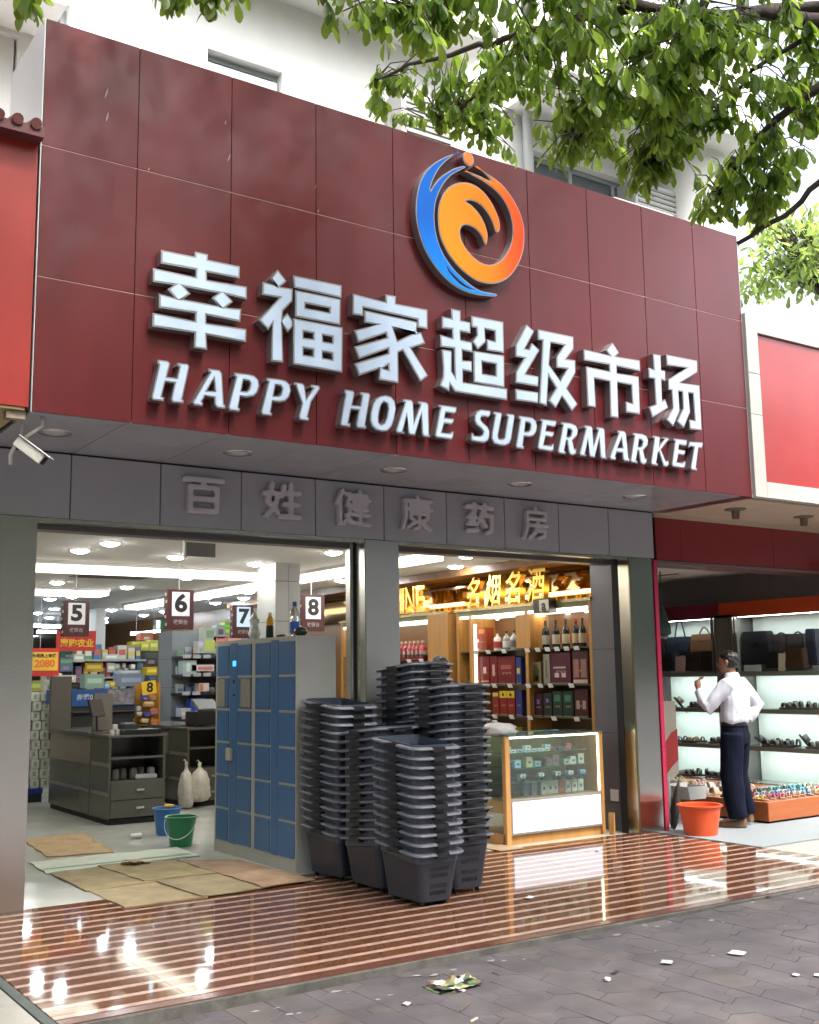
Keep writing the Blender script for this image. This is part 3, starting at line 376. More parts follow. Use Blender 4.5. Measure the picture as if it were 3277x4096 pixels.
# mortar smears and gum spots along the step
sm = MB()
for k in range(34):
    x = random.uniform(0.6, 5.6); y = -2.6 - abs(random.gauss(0, 0.28)); r = random.uniform(0.004, 0.022)
    n = 9; pts = [(x + r * random.uniform(.5, 1.3) * math.cos(2 * math.pi * i / n) * 1.5, y + r * random.uniform(.4, 1.1) * math.sin(2 * math.pi * i / n)) for i in range(n)]
    sm.add([(px, py, pz(px, py) + 0.004) for px, py in pts], [tuple(range(n))])
stuff(sm.build('mortar_splashes', mat('mortar', (0.24, 0.235, 0.235), 0.9), pavement, fix=False))

# porch: the raised strip of glossy striped tiles
m_tile = mat('red_brown_tile', (0.108, 0.044, 0.020), 0.035, spec=0.42, var=0.22, vscale=9, dirt=0.25, dscale=2.2, dcol=(0.12, 0.05, 0.03), rvar=0.05)
m_pink = mat('pink_stripe_tile', (0.37, 0.255, 0.215), 0.045, spec=0.42, var=0.16, vscale=12, dirt=0.3, dscale=3, dcol=(0.25, 0.15, 0.11), rvar=0.05)
b = MB(); b.box(-0.15, 6.28, -2.53, 0.15, -0.30, -0.012)
porch = structure(b.build('porch_floor', m_conc))
PX = [-0.15 + 0.643 * i for i in range(11)]; PITCH = 0.1605
YT = [0.15 - 0.032 - 4 * PITCH * k for k in range(5)]
def tile_mesh(w, d):
    b = MB(); g = 0.0012; ys = [(d - g, 0)]
    for k in range(int(round(d / PITCH))):
        y = d - PITCH * k
        ys += [(y - .100, 1), (y - .148, 0)]
    ys.append((g, None)); n = len(ys)
    V = []; F = []; mi = []
    for (y, _) in ys: V += [(g, y, 0), (w - g, y, 0), (g, y, -.011), (w - g, y, -.011)]
    for k in range(n - 1):
        a, c = 4 * k, 4 * k + 4; m = ys[k][1]
        for q in ((a, c, c + 1, a + 1), (a + 2, a + 3, c + 3, c + 2), (a, a + 2, c + 2, c), (a + 1, c + 1, c + 3, a + 3)): b.f.append(q); b.mi.append(m)
    b.f += [(0, 1, 3, 2), (4 * n - 4, 4 * n - 2, 4 * n - 1, 4 * n - 3)]; b.mi += [0, 0]
    b.v = V
    return b.mesh('floor_tile', [m_tile, m_pink])
tm = tile_mesh(0.643, 4 * PITCH)
for i in range(10):
    for k in range(4):
        o = link('floor_tile', tm, porch, (PX[i], YT[k + 1], random.uniform(-.0004, .0004)), (random.uniform(-.0006, .0006), random.uniform(-.0006, .0006), 0))
b = MB(); b.box(-0.149, 6.279, YT[0] + 0.002, 0.149, -0.011, 0.0); b.build('threshold_strip', m_tile, porch)
b = MB(); b.box(-0.149, 6.279, -2.53, YT[4] - 0.001, -0.011, -0.001); b.build('edge_strip', mat('red_edge_tile', (0.10, 0.04, 0.026), 0.2, var=0.15, vscale=5), porch)
b = MB()
n = 40; xs = [-0.16 + 6.44 * i / n for i in range(n + 1)]
V = []; F = []
for x in xs:
    j = random.uniform(-.008, .006)
    V += [(x, -2.533, -0.006), (x, -2.552 + j * .4, -0.009 + j * .3), (x, -2.560 + j, -0.2), (x, -2.533, -0.2)]
for i in range(n):
    for k in range(4): F.append((i * 4 + k, i * 4 + (k + 1) % 4, (i + 1) * 4 + (k + 1) % 4, (i + 1) * 4 + k))
b.add(V, F); structure(b.build('kerb', mat('mossy_concrete', (0.085, 0.08, 0.07), 0.9, var=0.4, vscale=7, bump=0.5, bscale=40, dirt=0.7, dscale=4, dcol=(0.03, 0.034, 0.025))))
# neighbours' paving, left and right of the porch
b = MB(); b.box(-3.2, -0.205, -2.56, 0.1, -0.3, -0.02)
lp = structure(b.build('left_porch_floor', m_conc))
for i in range(4):
    for k in range(5):
        b = MB(); b.box(-0.209 - 0.6 * (i + 1) + .002, -0.209 - 0.6 * i - .002, -2.555 + 0.5 * k + .002, -2.555 + 0.5 * (k + 1) - .002, -0.019, -0.006)
        b.build('pale_tile', m_beige, lp)
b = MB(); b.box(-0.203, -0.152, -2.56, 0.1, -0.2, -0.003); structure(b.build('porch_edging', mat('dark_edging', (0.045, 0.055, 0.05), 0.5, var=0.4, vscale=10)))
b = MB(); b.box(6.284, 12, -2.56, 0.0, -0.3, -0.012)
rp = structure(b.build('right_porch_floor', m_conc))
for i in range(9):
    for k in range(4):
        b = MB(); b.box(6.285 + 0.6 * i + .0015, 6.285 + 0.6 * (i + 1) - .0015, -2.56 + 0.62 * k + .0015, -2.56 + 0.62 * (k + 1) - .0015, -0.0115, 0.0)
        b.build('pale_tile', m_beige, rp)
b = MB(); b.box(6.27, 11.9, -1.21, 2.9, 0.001, 0.0095)
tag(b.build('floor_mat', mat('pale_grey_mat', (0.20, 0.225, 0.235), 0.8, var=0.06, vscale=30, bump=0.2, bscale=200), bevel=0.002), 'pale grey rubber sheet laid on the floor in front of the shoe racks', 'mat')
# shop interior floor
m_white_tile = mat('polished_white_tile', (0.46, 0.48, 0.44), 0.10, spec=0.5, var=0.06, vscale=3, rvar=0.08)
b = MB(); b.box(-8, 13.0, 0.152, 24, -0.3, -0.012); fl = structure(b.build('shop_floor', m_conc))
tmw = MB(); tmw.box(.001, .799, .001, .799, -0.0115, 0.0); tmw = tmw.mesh('white_floor_tile', m_white_tile)
for i in range(9):
    for k in range(9):
        link('white_floor_tile', tmw, fl, (0.2 - 0.8 + 0.8 * i, 0.153 + 0.8 * k, random.uniform(-.0005, .0005)))
for (x0, x1, y0, y1) in ((-8, -0.6, 0.153, 24), (-0.6, 6.6, 7.353, 24), (6.6, 13, 0.153, 24)):
    b = MB(); b.box(x0 + .001, x1 - .001, y0 + .001, y1, -0.0115, 0.0); b.build('floor_field', m_white_tile, fl)

# ============================================================ SUPERMARKET BUILDING
m_panel_g = mat('grey_cladding', (0.35, 0.36, 0.40), 0.32, metal=0.0, spec=0.5, var=0.05, vscale=2)
m_soffit = mat('soffit_cladding', (0.33, 0.34, 0.38), 0.24, spec=0.55, var=0.06, vscale=2, dirt=0.25, dscale=1.5, dcol=(0.1, 0.09, 0.09))
m_dark = mat('dark_matt', (0.012, 0.012, 0.014), 0.8)  # near-black for joints, slots, cores and plinths
m_steel = mat('brushed_steel', (0.58, 0.575, 0.55), 0.25, metal=1.0, var=0.05, vscale=.6, stretch=(1, 1, 0.4))
m_steel_d = mat('grey_green_steel', (0.50, 0.51, 0.50), 0.20, metal=1.0, var=0.04, vscale=.6)
m_wallw = mat('white_render', (0.80, 0.80, 0.78), 0.8, var=0.04, vscale=3, dirt=0.15, dscale=1.2, dcol=(0.45, 0.45, 0.43))
bld = thing('supermarket_building', 'supermarket shopfront with steel pillars and grey panelled fascia under the dark red signboard', 'building', (0, 0, 0))
ZF, ZB = 2.635, 3.102                   # fascia bottom and top
# fascia cladding panels
FX = [-1.5, -0.72, -0.07, 0.587, 1.25, 1.904, 2.556, 3.211, 3.859, 4.504, 5.152, 5.793, 6.405]
fb = MB(); fb.box(-1.6, 6.40, 0.016, 0.3, ZF + .01, ZB + 0.3); fb.build('fascia_core', m_dark, bld)
for i in range(len(FX) - 1):
    b = MB(); b.box(FX[i] + .004, FX[i + 1] - .004, 0.0, 0.02, ZF, ZB - .012); b.build('fascia_panel', m_panel_g, bld, bevel=.0015)
# soffit under the signboard
sb = MB(); sb.box(-0.02, 6.42, -1.07, 0.0, ZB + .016, ZB + .2); sb.build('soffit_core', m_dark, bld)
for i in range(2, len(FX) - 1):
    x0 = max(FX[i], 0.0)
    for (y0, y1) in ((-1.088, -0.55), (-0.546, -0.004)):
        b = MB(); b.box(x0 + .0025, FX[i + 1] - .0025, y0, y1, ZB, ZB + .018); b.build('soffit_panel', m_soffit, bld)
# red cladding return of soffit on the right end
b = MB(); b.box(6.408, 6.578, -1.085, -0.004, ZB, ZB + .018); b.build('soffit_panel', mat('dark_red_soffit', (0.10, 0.02, 0.025), 0.3), bld)
# steel door head with roller shutter slot
b = MB(); b.box(0.35, 6.04, 0.004, 0.10, ZF - .03, ZF - .003); b.build('door_head', m_steel, bld)
b = MB(); b.box(0.35, 6.04, 0.20, 0.34, ZF - .06, ZF + .05); b.build('shutter_box', mat('shutter_grey', (0.16, 0.155, 0.15), 0.4, metal=0.5), bld)
# pillars
def pillar(x0, x1, depth, label):
    b = MB(); b.box(x0 + .004, x1 - .004, 0.004, depth, -0.05, ZF - .004); p = b.build('pillar', m_steel_d, bld)
    return p
p = pillar(-0.8, 0.362, 0.30, 'left'); b = MB(); b.box(-0.8, 0.36, -0.002, 0.003, 0, ZF - .005); b.build('steel_cover', m_steel, p)
b = MB(); b.box(0.358, 0.366, 0.002, 0.22, 0, ZF - .005); b.build('steel_reveal', m_steel, p)
p = pillar(3.025, 3.355, 0.24, 'middle')
b = MB(); b.box(3.027, 3.353, -0.002, 0.003, 0, ZF - .006); b.build('steel_cover', mat('dull_steel_sheet', (0.42, 0.43, 0.42), 0.34, metal=0.8, var=0.04, vscale=.6), p)
b = MB(); b.box(3.020, 3.0285, 0.004, 0.17, 0, ZF - .006); b.build('steel_reveal', m_steel, p)
b = MB(); b.box(2.985, 3.020, 0.165, 0.235, 0, ZF); b.build('shutter_guide', m_dark, p)
b = MB(); b.box(2.982, 3.0, 0.16, 0.163, 0, ZF); b.box(2.975, 2.985, 0.165, 0.235, 0, ZF); b.build('guide_lip', m_steel, p)
p = pillar(6.045, 6.36, 0.24, 'right')
b = MB(); b.box(6.06, 6.36, -0.002, 0.003, 0, ZF - .006); b.build('steel_cover', m_steel_d, p)
b = MB(); b.box(6.0405, 6.048, 0.010, 0.15, 0, ZF - .006); b.build('steel_reveal', mat('warm_steel', (0.50, 0.46, 0.37), 0.22, metal=1.0, var=0.05, vscale=1, stretch=(1, 1, .5)), p)
b = MB(); b.box(6.040, 6.059, -0.004, 0.009, 0, ZF - .006); b.build('corner_trim', mat('bronze_trim', (0.20, 0.17, 0.11), 0.3, metal=0.9), p)
b = MB(); b.box(6.035, 6.052, 0.152, 0.235, 0, ZF); b.build('shutter_guide', m_dark, p)
# right jamb wall in front of the liquor cabinets, with a switch plate
b = MB(); b.box(6.092, 6.16, 0.24, 0.598, 0, ZF); j = b.build('jamb_wall', mat('dark_stone_cladding', (0.13, 0.125, 0.13), 0.35, var=.06), bld)
for z in (0.93, 1.75):
    b = MB(); b.box(6.090, 6.0925, 0.24, 0.596, z, z + .004); b.build('joint_line', m_dark, j)
b = MB(); b.box(6.08, 6.0915, 0.31, 0.42, 0.28, 0.39); b.build('switch_plate', mat('off_white_plastic', (0.7, 0.7, 0.68), 0.4), j, bevel=.002)
# interior shell
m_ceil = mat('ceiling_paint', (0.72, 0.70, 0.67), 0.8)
m_ceil_far = mat('ceiling_far', (0.52, 0.54, 0.58), 0.8)  # far part of the ceiling, darker and bluer than the near part
b = MB()
CZ = 2.75
TX1 = 4.45
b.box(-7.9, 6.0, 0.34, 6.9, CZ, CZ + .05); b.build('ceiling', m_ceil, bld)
b = MB(); b.box(-7.9, 12.9, 6.9, 23.9, CZ, CZ + .05); b.build('ceiling', m_ceil_far, bld)
m_cove = glow('cove_light_glow', (1.0, 0.93, 0.78), .80)
# stepped ceiling bands with lit cove faces
for (x0, x1, y0, y1) in ((-7.9, TX1 - .05, 3.78, 4.15), (-7.9, 3.3, 7.02, 7.5)):
    b = MB(); b.box(x0, x1, y0, y1, CZ - .035, CZ - .001); b.build('ceiling_band', m_ceil, bld)
    b = MB(); b.box(x0, x1 - .01, y0 + .03, y1 - .03, CZ - .10 if y0 < 5 else CZ - .09, CZ - .036); b.build('cove_light', m_cove, bld)
b = MB(); b.box(TX1, TX1 + .3, 1.2, 9.8, CZ - .035, CZ - .001); b.build('ceiling_band', m_ceil, bld)
b = MB(); b.box(TX1 + .03, TX1 + .27, 1.25, 9.75, CZ - .10, CZ - .036); b.build('cove_light', m_cove, bld)
t = thing('ceiling_vent', 'grey air vent in the supermarket ceiling between the two cove lights', 'air vent', (2.7, 5.2, CZ - .012))
b = MB(); b.box(-.45, .45, -.25, .25, 0, .01); b.build('vent_frame', mat('vent_grey', (.35, .34, .33), .6), t)
for k in range(7):
    b = MB(); b.box(-.4, .4, -.22 + .065 * k, -.19 + .065 * k, -.006, .0); b.build('vent_slat', mat('vent_dark', (.15, .15, .15), .6), t)
t = thing('hanging_board', 'small grey panel hanging from the ceiling just inside the door head, with a white hook', 'panel', (1.95, 1.2, 2.63))
b = MB(); b.box(0, .28, 0, .02, -.07, .05); b.build('panel_board', mat('grey_board', (.22, .22, .215), .5), t); b = MB(); b.box(-.01, .006, -.01, .03, -.09, .09); b.build('panel_bracket', mat('white_bracket', (.7, .7, .68), .5), t)
m_iwall = mat('interior_wall', (0.34, 0.36, 0.36), 0.7, var=.05)
b = MB(); b.box(-8.0, -7.9, 0.34, 24, -.01, 3.3); b.box(-8.0, 13.0, 23.9, 24, -.01, 3.3); b.box(12.9, 13.0, 3.0, 24, -.01, 3.3); b.box(-8, -0.8, 0.24, 0.34, -.01, 3.2)
b.build('interior_wall', m_iwall, bld)
b = MB(); b.box(-8.0, 13.0, 0.3, 24, 3.2, 3.3); b.build('roof_slab', m_iwall, bld)
# partition between the supermarket and the shoe shop, wood bulkhead over the liquor cabinets
m_wood = mat('honey_wood', (0.40, 0.20, 0.055), 0.35, var=0.18, vscale=3, stretch=(6, 6, 0.6))
m_wood_d = mat('brown_wood', (0.17, 0.085, 0.03), 0.3, var=0.2, vscale=3, stretch=(6, 6, .6))
b = MB(); b.box(6.50, 6.56, 0.24, 23.8, -.01, 3.2); b.build('partition_wall', m_wood_d, bld)
b = MB(); b.box(5.98, 6.50, 0.34, 9.0, 2.68, 2.74); b.build('wood_bulkhead', m_wood_d, bld)
b = MB(); b.box(5.93, 5.98, 0.34, 9.0, 2.66, 2.76); b.build('bulkhead_edge', m_wood_d, bld)
# panelled column by the entrance and a slim one deeper inside
m_col = mat('column_cladding', (0.36, 0.37, 0.36), 0.4, var=.04)
def column(x0, x1, y0, y1, joints, name='column'):
    b = MB(); b.box(x0, x1, y0, y1, -0.005, CZ + .2); c = b.build(name, m_dark, bld)
    zs = [0.0] + joints + [CZ + .1]
    for k in range(len(zs) - 1):
        b = MB(); xm = x0 + (x1 - x0) * .52
        b.box(x0 - .012, xm - .002, y0 - .012, y1 + .012, zs[k] + .003, zs[k + 1] - .003)
        b.box(xm + .002, x1 + .012, y0 - .012, y1 + .012, zs[k] + .003, zs[k + 1] - .003); b.build('cladding_panel', m_col, c)
column(3.746, 4.022, 3.0, 3.42, [0.7, 1.4, 2.12, 2.553])
m_col2 = mat('blue_grey_cladding', (0.20, 0.225, 0.245), 0.35, var=.05)
b = MB(); b.box(4.60, 6.44, 8.0, 8.5, 0, 2.235); cb = b.build('clad_wall', m_dark, bld)
zs = [0, .5, .95, 1.4, 1.82, 2.235]
for k in range(5):
    for (x0, x1) in ((4.588, 5.2), (5.204, 5.82), (5.824, 6.43)):
        b = MB(); b.box(x0, x1, 7.988, 8.51, zs[k] + .002, zs[k + 1] - .002); b.build('cladding_panel', m_col2, cb)
# round recessed ceiling lamps, each a thing
m_lamp = glow('lamp_disc_glow', (1.0, 0.97, 0.92), 25.0)
m_lamp_c = glow('cool_lamp_disc_glow', (0.86, 0.93, 1.0), 25.0)
m_ring = mat('lamp_ring', (0.75, 0.75, 0.74), 0.4)
LAMPS = [(1.6,2.11),(1.54,2.79),(2.57,2.93),(3.56,5.01),(3.4,6.66),(2.37,6.32),(3.25,8.55),(3.1,9.14),(3.88,12.63),(4.5,14.01),(3.82,11.37),(4.85,12.51),(5.49,13.77),(4.8,11.33),(6.69,16.34),(4.91,10.35),(6.69,15.26),(5.88,12.62),(6.59,13.95),(5.83,11.47),(5.11,7.92),(5.73,9.01),(6.51,22.53),(7.05,22.89),(7.12,24.21),(9.1,29.42),(8.82,24.41),(3.79,1.84),(3.58,3.17),(5.24,6.76),(5.68,7.85),(5.47,4.53),(5.75,2.44),(5.2,1.5),(4.9,3.6)]
first = None
def lampgeo(mm):
    t = thing('ceiling_lamp', 'round white recessed lamp in the supermarket ceiling, switched on', 'ceiling lamp', group='round recessed ceiling lamps')
    b = MB(); b.lathe([(0.088, -.004), (0.105, -.004), (0.105, .004), (0.088, .004)], 28, cap=False); b.add([], [])
    b.build('lamp_ring', m_ring, t, smooth=True)
    b = MB(); b.lathe([(0.001, -.030), (.03, -.028), (.06, -.020), (0.08, -0.008), (0.088, .002)], 28); b.build('lamp_disc', mm, t, smooth=True)
    return t
lw = lampgeo(m_lamp); lc = lampgeo(m_lamp_c)
uw = uc = False
for (x, y) in LAMPS:
    if y < 6.5:
        o = lw if not uw else dup(lw); uw = True
    else:
        o = lc if not uc else dup(lc); uc = True
    o.location = (x, y, CZ - .003)
# soffit lamps (off): chrome ring and frosted bowl
so = None
for i, x in enumerate((0.292, 1.593, 2.918, 4.193, 5.54)):
    if so is None:
        so = thing('soffit_lamp', '', 'soffit lamp', group='unlit round lamps in the soffit under the signboard')
        b = MB(); b.lathe([(0.07, -.002), (0.10, -.006), (0.108, 0.0), (0.108, .004)], 28, cap=False); b.build('lamp_ring', mat('chrome', (0.6, 0.6, 0.62), 0.15, metal=1), so, smooth=True)
        b = MB(); b.lathe([(0.0005, -.014), (0.04, -.011), (0.07, -.002)], 24, cap=False); b.build('lamp_bowl', mat('frosted_glass', (0.45, 0.45, 0.46), 0.25), so, smooth=True)
        o = so
    else: o = dup(so)
    o.location = (x, -0.60, ZB - .001)
    o['label'] = 'unlit round soffit lamp, %s from the left end under the signboard' % ORD[i]
# ============================================================ SIGNBOARD
SY = -1.0952                             # signboard face
XR, ZT = 6.581, 5.657
m_red = mat('dark_red_panel', (0.102, 0.0095, 0.0125), 0.36, spec=0.32, coat=0.22, var=0.09, vscale=1.6, stretch=(3.6, 1, .3), rvar=0.05, dirt=0.05, dscale=1.4, dcol=(0.14, 0.04, 0.04))
m_gap = mat('panel_gap_seal', (0.03, 0.022, 0.026), 0.7)
m_lite = mat('panel_gap_bead', (0.42, 0.25, 0.23), 0.4)
sg = thing('shop_signboard', 'huge dark red panelled signboard with white HAPPY HOME SUPERMARKET lettering above the shop entrance', 'signboard')
b = MB(); b.box(0.006, XR - .006, SY + .012, -0.30, ZB + .022, ZT - .006); b.build('sign_box', m_gap, sg)
for x in (0.0, XR - .007):
    b = MB(); b.box(x, x + .007, SY, -.3, ZB + .002, ZT); b.build('side_cheek', mat('pale_edge_metal', (0.45, 0.46, 0.47), 0.4, metal=.4), sg)
SXE = [0.008] + [0.622 + 0.6655 * i for i in range(9)] + [XR - .008]
SZE = [ZB + 0.002 + (ZT - ZB - 0.002) * k / 3 for k in range(4)]
for i in range(10):
    for k in range(3):
        b = MB(); g = 0.0028
        b.box(SXE[i] + g, SXE[i + 1] - g, SY, SY + .014, SZE[k] + g + .001, SZE[k + 1] - g - .001)
        o = b.build('sign_panel', m_red, sg, bevel=.0012)
        o.rotation_euler = (0, 0, 0)
for k in (1, 2):
    b = MB(); b.box(0.01, XR - .01, SY + .0015, SY + .011, SZE[k] - .0036, SZE[k] + .0006); b.build('joint_bead', m_lite, sg)
# two pale scuffs on the top left panel and a few smaller ones
sc = MB()
for (x, z, l, w, a) in ((0.405, 5.265, .085, .011, 1.3), (0.415, 5.105, .075, .009, 1.38), (1.24, 5.30, .03, .006, 1.4), (1.27, 5.05, .07, .005, 1.25), (0.70, 4.82, .03, .006, 1.4), (1.95, 5.01, .05, .004, 1.4), (1.97, 4.83, .03, .005, 1.35)):
    dx, dz = math.cos(a) * l / 2, math.sin(a) * l / 2; nx, nz = -math.sin(a) * w / 2, math.cos(a) * w / 2
    sc.add([(x - dx, SY - .0006, z - dz), (x - dx * .3 + nx, SY - .0006, z - dz * .3 + nz), (x + dx * .5 + nx * .8, SY - .0006, z + dz * .5 + nz * .8), (x + dx, SY - .0006, z + dz), (x + dx * .4 - nx, SY - .0006, z + dz * .4 - nz), (x - dx * .4 - nx, SY - .0006, z - dz * .4 - nz)], [(0, 1, 2, 3, 4, 5)])
stuff(sc.build('scuff_marks', mat('scuff', (0.36, 0.27, 0.28), 0.8), sg, fix=False))
m_face = mat('white_acrylic', (0.47, 0.58, 0.74), 0.35, spec=.4, var=.04, vscale=5)
m_trim = mat('letter_metal', (0.33, 0.31, 0.32), 0.30, metal=0.7)
LY = SY - 0.075
def orient(r, want=True):
    a = sum(r[i][0] * r[(i + 1) % len(r)][1] - r[(i + 1) % len(r)][0] * r[i][1] for i in range(len(r)))
    return r if (a > 0) == want else r[::-1]
def inset(r, d, hole=False):
    """move every edge of ring r inwards by d (outwards for a hole ring)"""
    r = orient(r, True); n = len(r); out = []
    s = -1 if hole else 1
    for i in range(n):
        p0, p1, p2 = Vector(r[i - 1]), Vector(r[i]), Vector(r[(i + 1) % n])
        d1 = (p1 - p0).normalized(); d2 = (p2 - p1).normalized()
        n1 = Vector((-d1.y, d1.x)); n2 = Vector((-d2.y, d2.x))
        k = n1 + n2
        if k.length < .3: k = n1 * 1.0; q = p1 + n1 * d * s
        else:
            k.normalize(); q = p1 + k * (d * s / max(.35, k.dot(n1)))
        out.append((q.x, q.y))
    return out
def channel_letter(pieces, rim, parent, loc=(0, 0, 0), depth=.073, tr=None, fc=None, name='letter'):
    tr = tr or m_trim; fc = fc or m_face
    for pc in pieces:
        me = outline(pc, depth=depth)
        o = mesh_obj(name, me, tr, parent, (loc[0], LY, loc[1]))
        ins = [inset(pc[0], rim)] + [inset(h, rim, True) for h in pc[1:]]
        fm = outline(ins, depth=0.006)
        mesh_obj('letter_face', fm, fc, o, (0, -0.0035, 0))
for pieces in BIG.values(): channel_letter(pieces, 0.0115, sg)
for ch, (x, z) in LAT: channel_letter([GLY[ch]], 0.010, sg, (x, z))
# emblem
def smooth_ring(r, it=2):
    for _ in range(it):
        n = len(r); out = []
        for i in range(n):
            p0, p1, p2, p3 = (Vector(r[(i + k) % n]) for k in (-1, 0, 1, 2))
            out.append(tuple(p1))
            a1 = (p1 - p0).angle(p2 - p1, 0) if (p1 - p0).length and (p2 - p1).length else 0
            a2 = (p2 - p1).angle(p3 - p2, 0) if (p3 - p2).length else 0
            t1 = (p2 - p0) / 2 if a1 < 1.0 else (p2 - p1); t2 = (p3 - p1) / 2 if a2 < 1.0 else (p2 - p1)
            q = (p1 + p2) / 2 + (t1 - t2) / 8
            out.append((q.x, q.y))
        r = out
    return r
def grad(name, stops, axis, a, bnd, rough=.42):
    m = bpy.data.materials.new(name); m.use_nodes = True; nt = m.node_tree; N = nt.nodes; L = nt.links
    tc = N.new('ShaderNodeTexCoord'); sx = N.new('ShaderNodeSeparateXYZ'); L.new(tc.outputs['Object'], sx.inputs[0])
    mr = N.new('ShaderNodeMapRange'); mr.inputs[1].default_value = a; mr.inputs[2].default_value = bnd
    L.new(sx.outputs[axis], mr.inputs[0])
    cr = N.new('ShaderNodeValToRGB')
    while len(cr.color_ramp.elements) < len(stops): cr.color_ramp.elements.new(0.5)
    for e, (p, c) in zip(cr.color_ramp.elements, stops): e.position = p; e.color = (*c, 1)
    L.new(mr.outputs[0], cr.inputs[0]); L.new(cr.outputs[0], N['Principled BSDF'].inputs['Base Color'])
    N['Principled BSDF'].inputs['Roughness'].default_value = rough
    N['Principled BSDF'].inputs['Specular IOR Level'].default_value = .2
    return m
m_blue = grad('emblem_blue', [(0.0, (0.004, 0.05, 0.30)), (0.22, (0.003, 0.11, 0.52)), (0.45, (0.002, 0.30, 0.92)), (0.7, (0.002, 0.20, 0.80)), (1.0, (0.002, 0.12, 0.55))], 2, 3.75, 4.95)
m_flame = grad('emblem_flame', [(0.0, (0.78, 0.27, 0.012)), (0.42, (0.78, 0.20, 0.008)), (0.62, (0.78, 0.10, 0.008)), (0.8, (0.82, 0.055, 0.010)), (1.0, (0.76, 0.08, 0.012))], 0, 3.12, 4.02)
m_head = mat('emblem_orange', (0.76, 0.20, 0.025), 0.3)
em = thing('shop_emblem', 'round blue and orange swirl emblem mounted high on the dark red signboard', 'emblem')
for k, m_ in (('blue', m_blue), ('head', m_head), ('flame', m_flame)):
    rings = [smooth_ring(r) for r in LOGO[k]]
    me = outline(rings, depth=.073)
    o = mesh_obj({'blue': 'emblem_swoosh', 'head': 'emblem_dot', 'flame': 'emblem_swirl'}[k], me, m_trim, em, (0, LY, 0))
    fm = outline([inset(rings[0], .009)] + [inset(h, .004, True) for h in rings[1:]], depth=.006)
    f = mesh_obj('emblem_face', fm, m_, o, (0, -.0035, 0))
# grey lettering on the fascia
m_glet = mat('grey_plastic_letter', (0.50, 0.485, 0.53), 0.5, var=.04)
ps = thing('fascia_lettering', 'six rounded grey Chinese characters fixed to the grey fascia over the entrance', 'sign')
STROKES = {
'百': [[(5,92),(95,92)],[(52,92),(46,72)],[(18,72),(18,8)],[(18,72),(82,72)],[(82,72),(82,8)],[(18,40),(82,40)],[(18,8),(82,8)]],
'姓': [[(22,96),(12,50),(36,20)],[(5,70),(42,70)],[(38,70),(30,36),(8,8)],[(55,92),(48,64)],[(53,74),(95,74)],[(72,97),(72,8)],[(55,42),(92,42)],[(46,8),(97,8)]],
'健': [[(20,96),(5,60)],[(13,76),(13,4)],[(28,88),(41,88),(33,58),(43,58),(37,25),(24,5)],[(29,28),(46,10),(97,5)],[(50,86),(88,86),(88,62)],[(46,74),(97,74)],[(50,62),(88,62)],[(50,47),(90,47)],[(47,32),(96,32)],[(69,97),(69,16)]],
'康': [[(50,98),(54,90)],[(12,88),(95,88)],[(14,88),(14,35),(5,5)],[(28,75),(85,75),(85,50)],[(22,62),(96,62)],[(28,50),(85,50)],[(56,84),(56,10),(44,6)],[(28,38),(40,30)],[(22,11),(46,26)],[(84,38),(68,28)],[(60,28),(92,5)]],
'药': [[(8,86),(94,86)],[(32,96),(32,76)],[(68,96),(68,76)],[(34,72),(14,53),(36,55),(12,33),(42,35)],[(10,12),(42,16)],[(60,73),(48,46)],[(56,62),(92,62),(90,14),(76,8)],[(60,44),(71,29)]],
'房': [[(50,97),(54,88)],[(18,85),(90,85),(90,63)],[(18,63),(90,63)],[(18,85),(18,40),(6,5)],[(56,58),(60,48)],[(27,44),(96,44)],[(54,44),(48,22),(26,4)],[(50,28),(87,28),(83,9),(67,6)]]}
for ch, x0, x1, z0, z1 in (('百', 1.387, 1.761, 2.715, 3.035), ('姓', 2.054, 2.421, 2.72, 3.045), ('健', 2.697, 3.073, 2.71, 3.045), ('康', 3.337, 3.702, 2.71, 3.04), ('药', 4.005, 4.367, 2.71, 3.04), ('房', 4.661, 5.002, 2.71, 3.045)):
    b = MB(); w, h = x1 - x0, z1 - z0; hw = .0205 if ch in '百姓药' else .0165
    for st in STROKES[ch]:
        P = [Vector((x0 + .02 + (w - .04) * u / 100, z0 + .02 + (h - .04) * v / 100)) for u, v in st]
        for a, c in zip(P, P[1:]):
            d = (c - a).normalized(); n = Vector((-d.y, d.x)); ring = []
            t0 = math.atan2(n.y, n.x)
            for k in range(9): t = t0 + math.pi * k / 8; ring.append((a.x + hw * math.cos(t), a.y + hw * math.sin(t)))
            for k in range(9): t = t0 + math.pi + math.pi * k / 8; ring.append((c.x + hw * math.cos(t), c.y + hw * math.sin(t)))
            b.prism(ring, -.055, -.001, axis='y')
    remeshed(b, 'letter', m_glet, .0065, 2, ps)
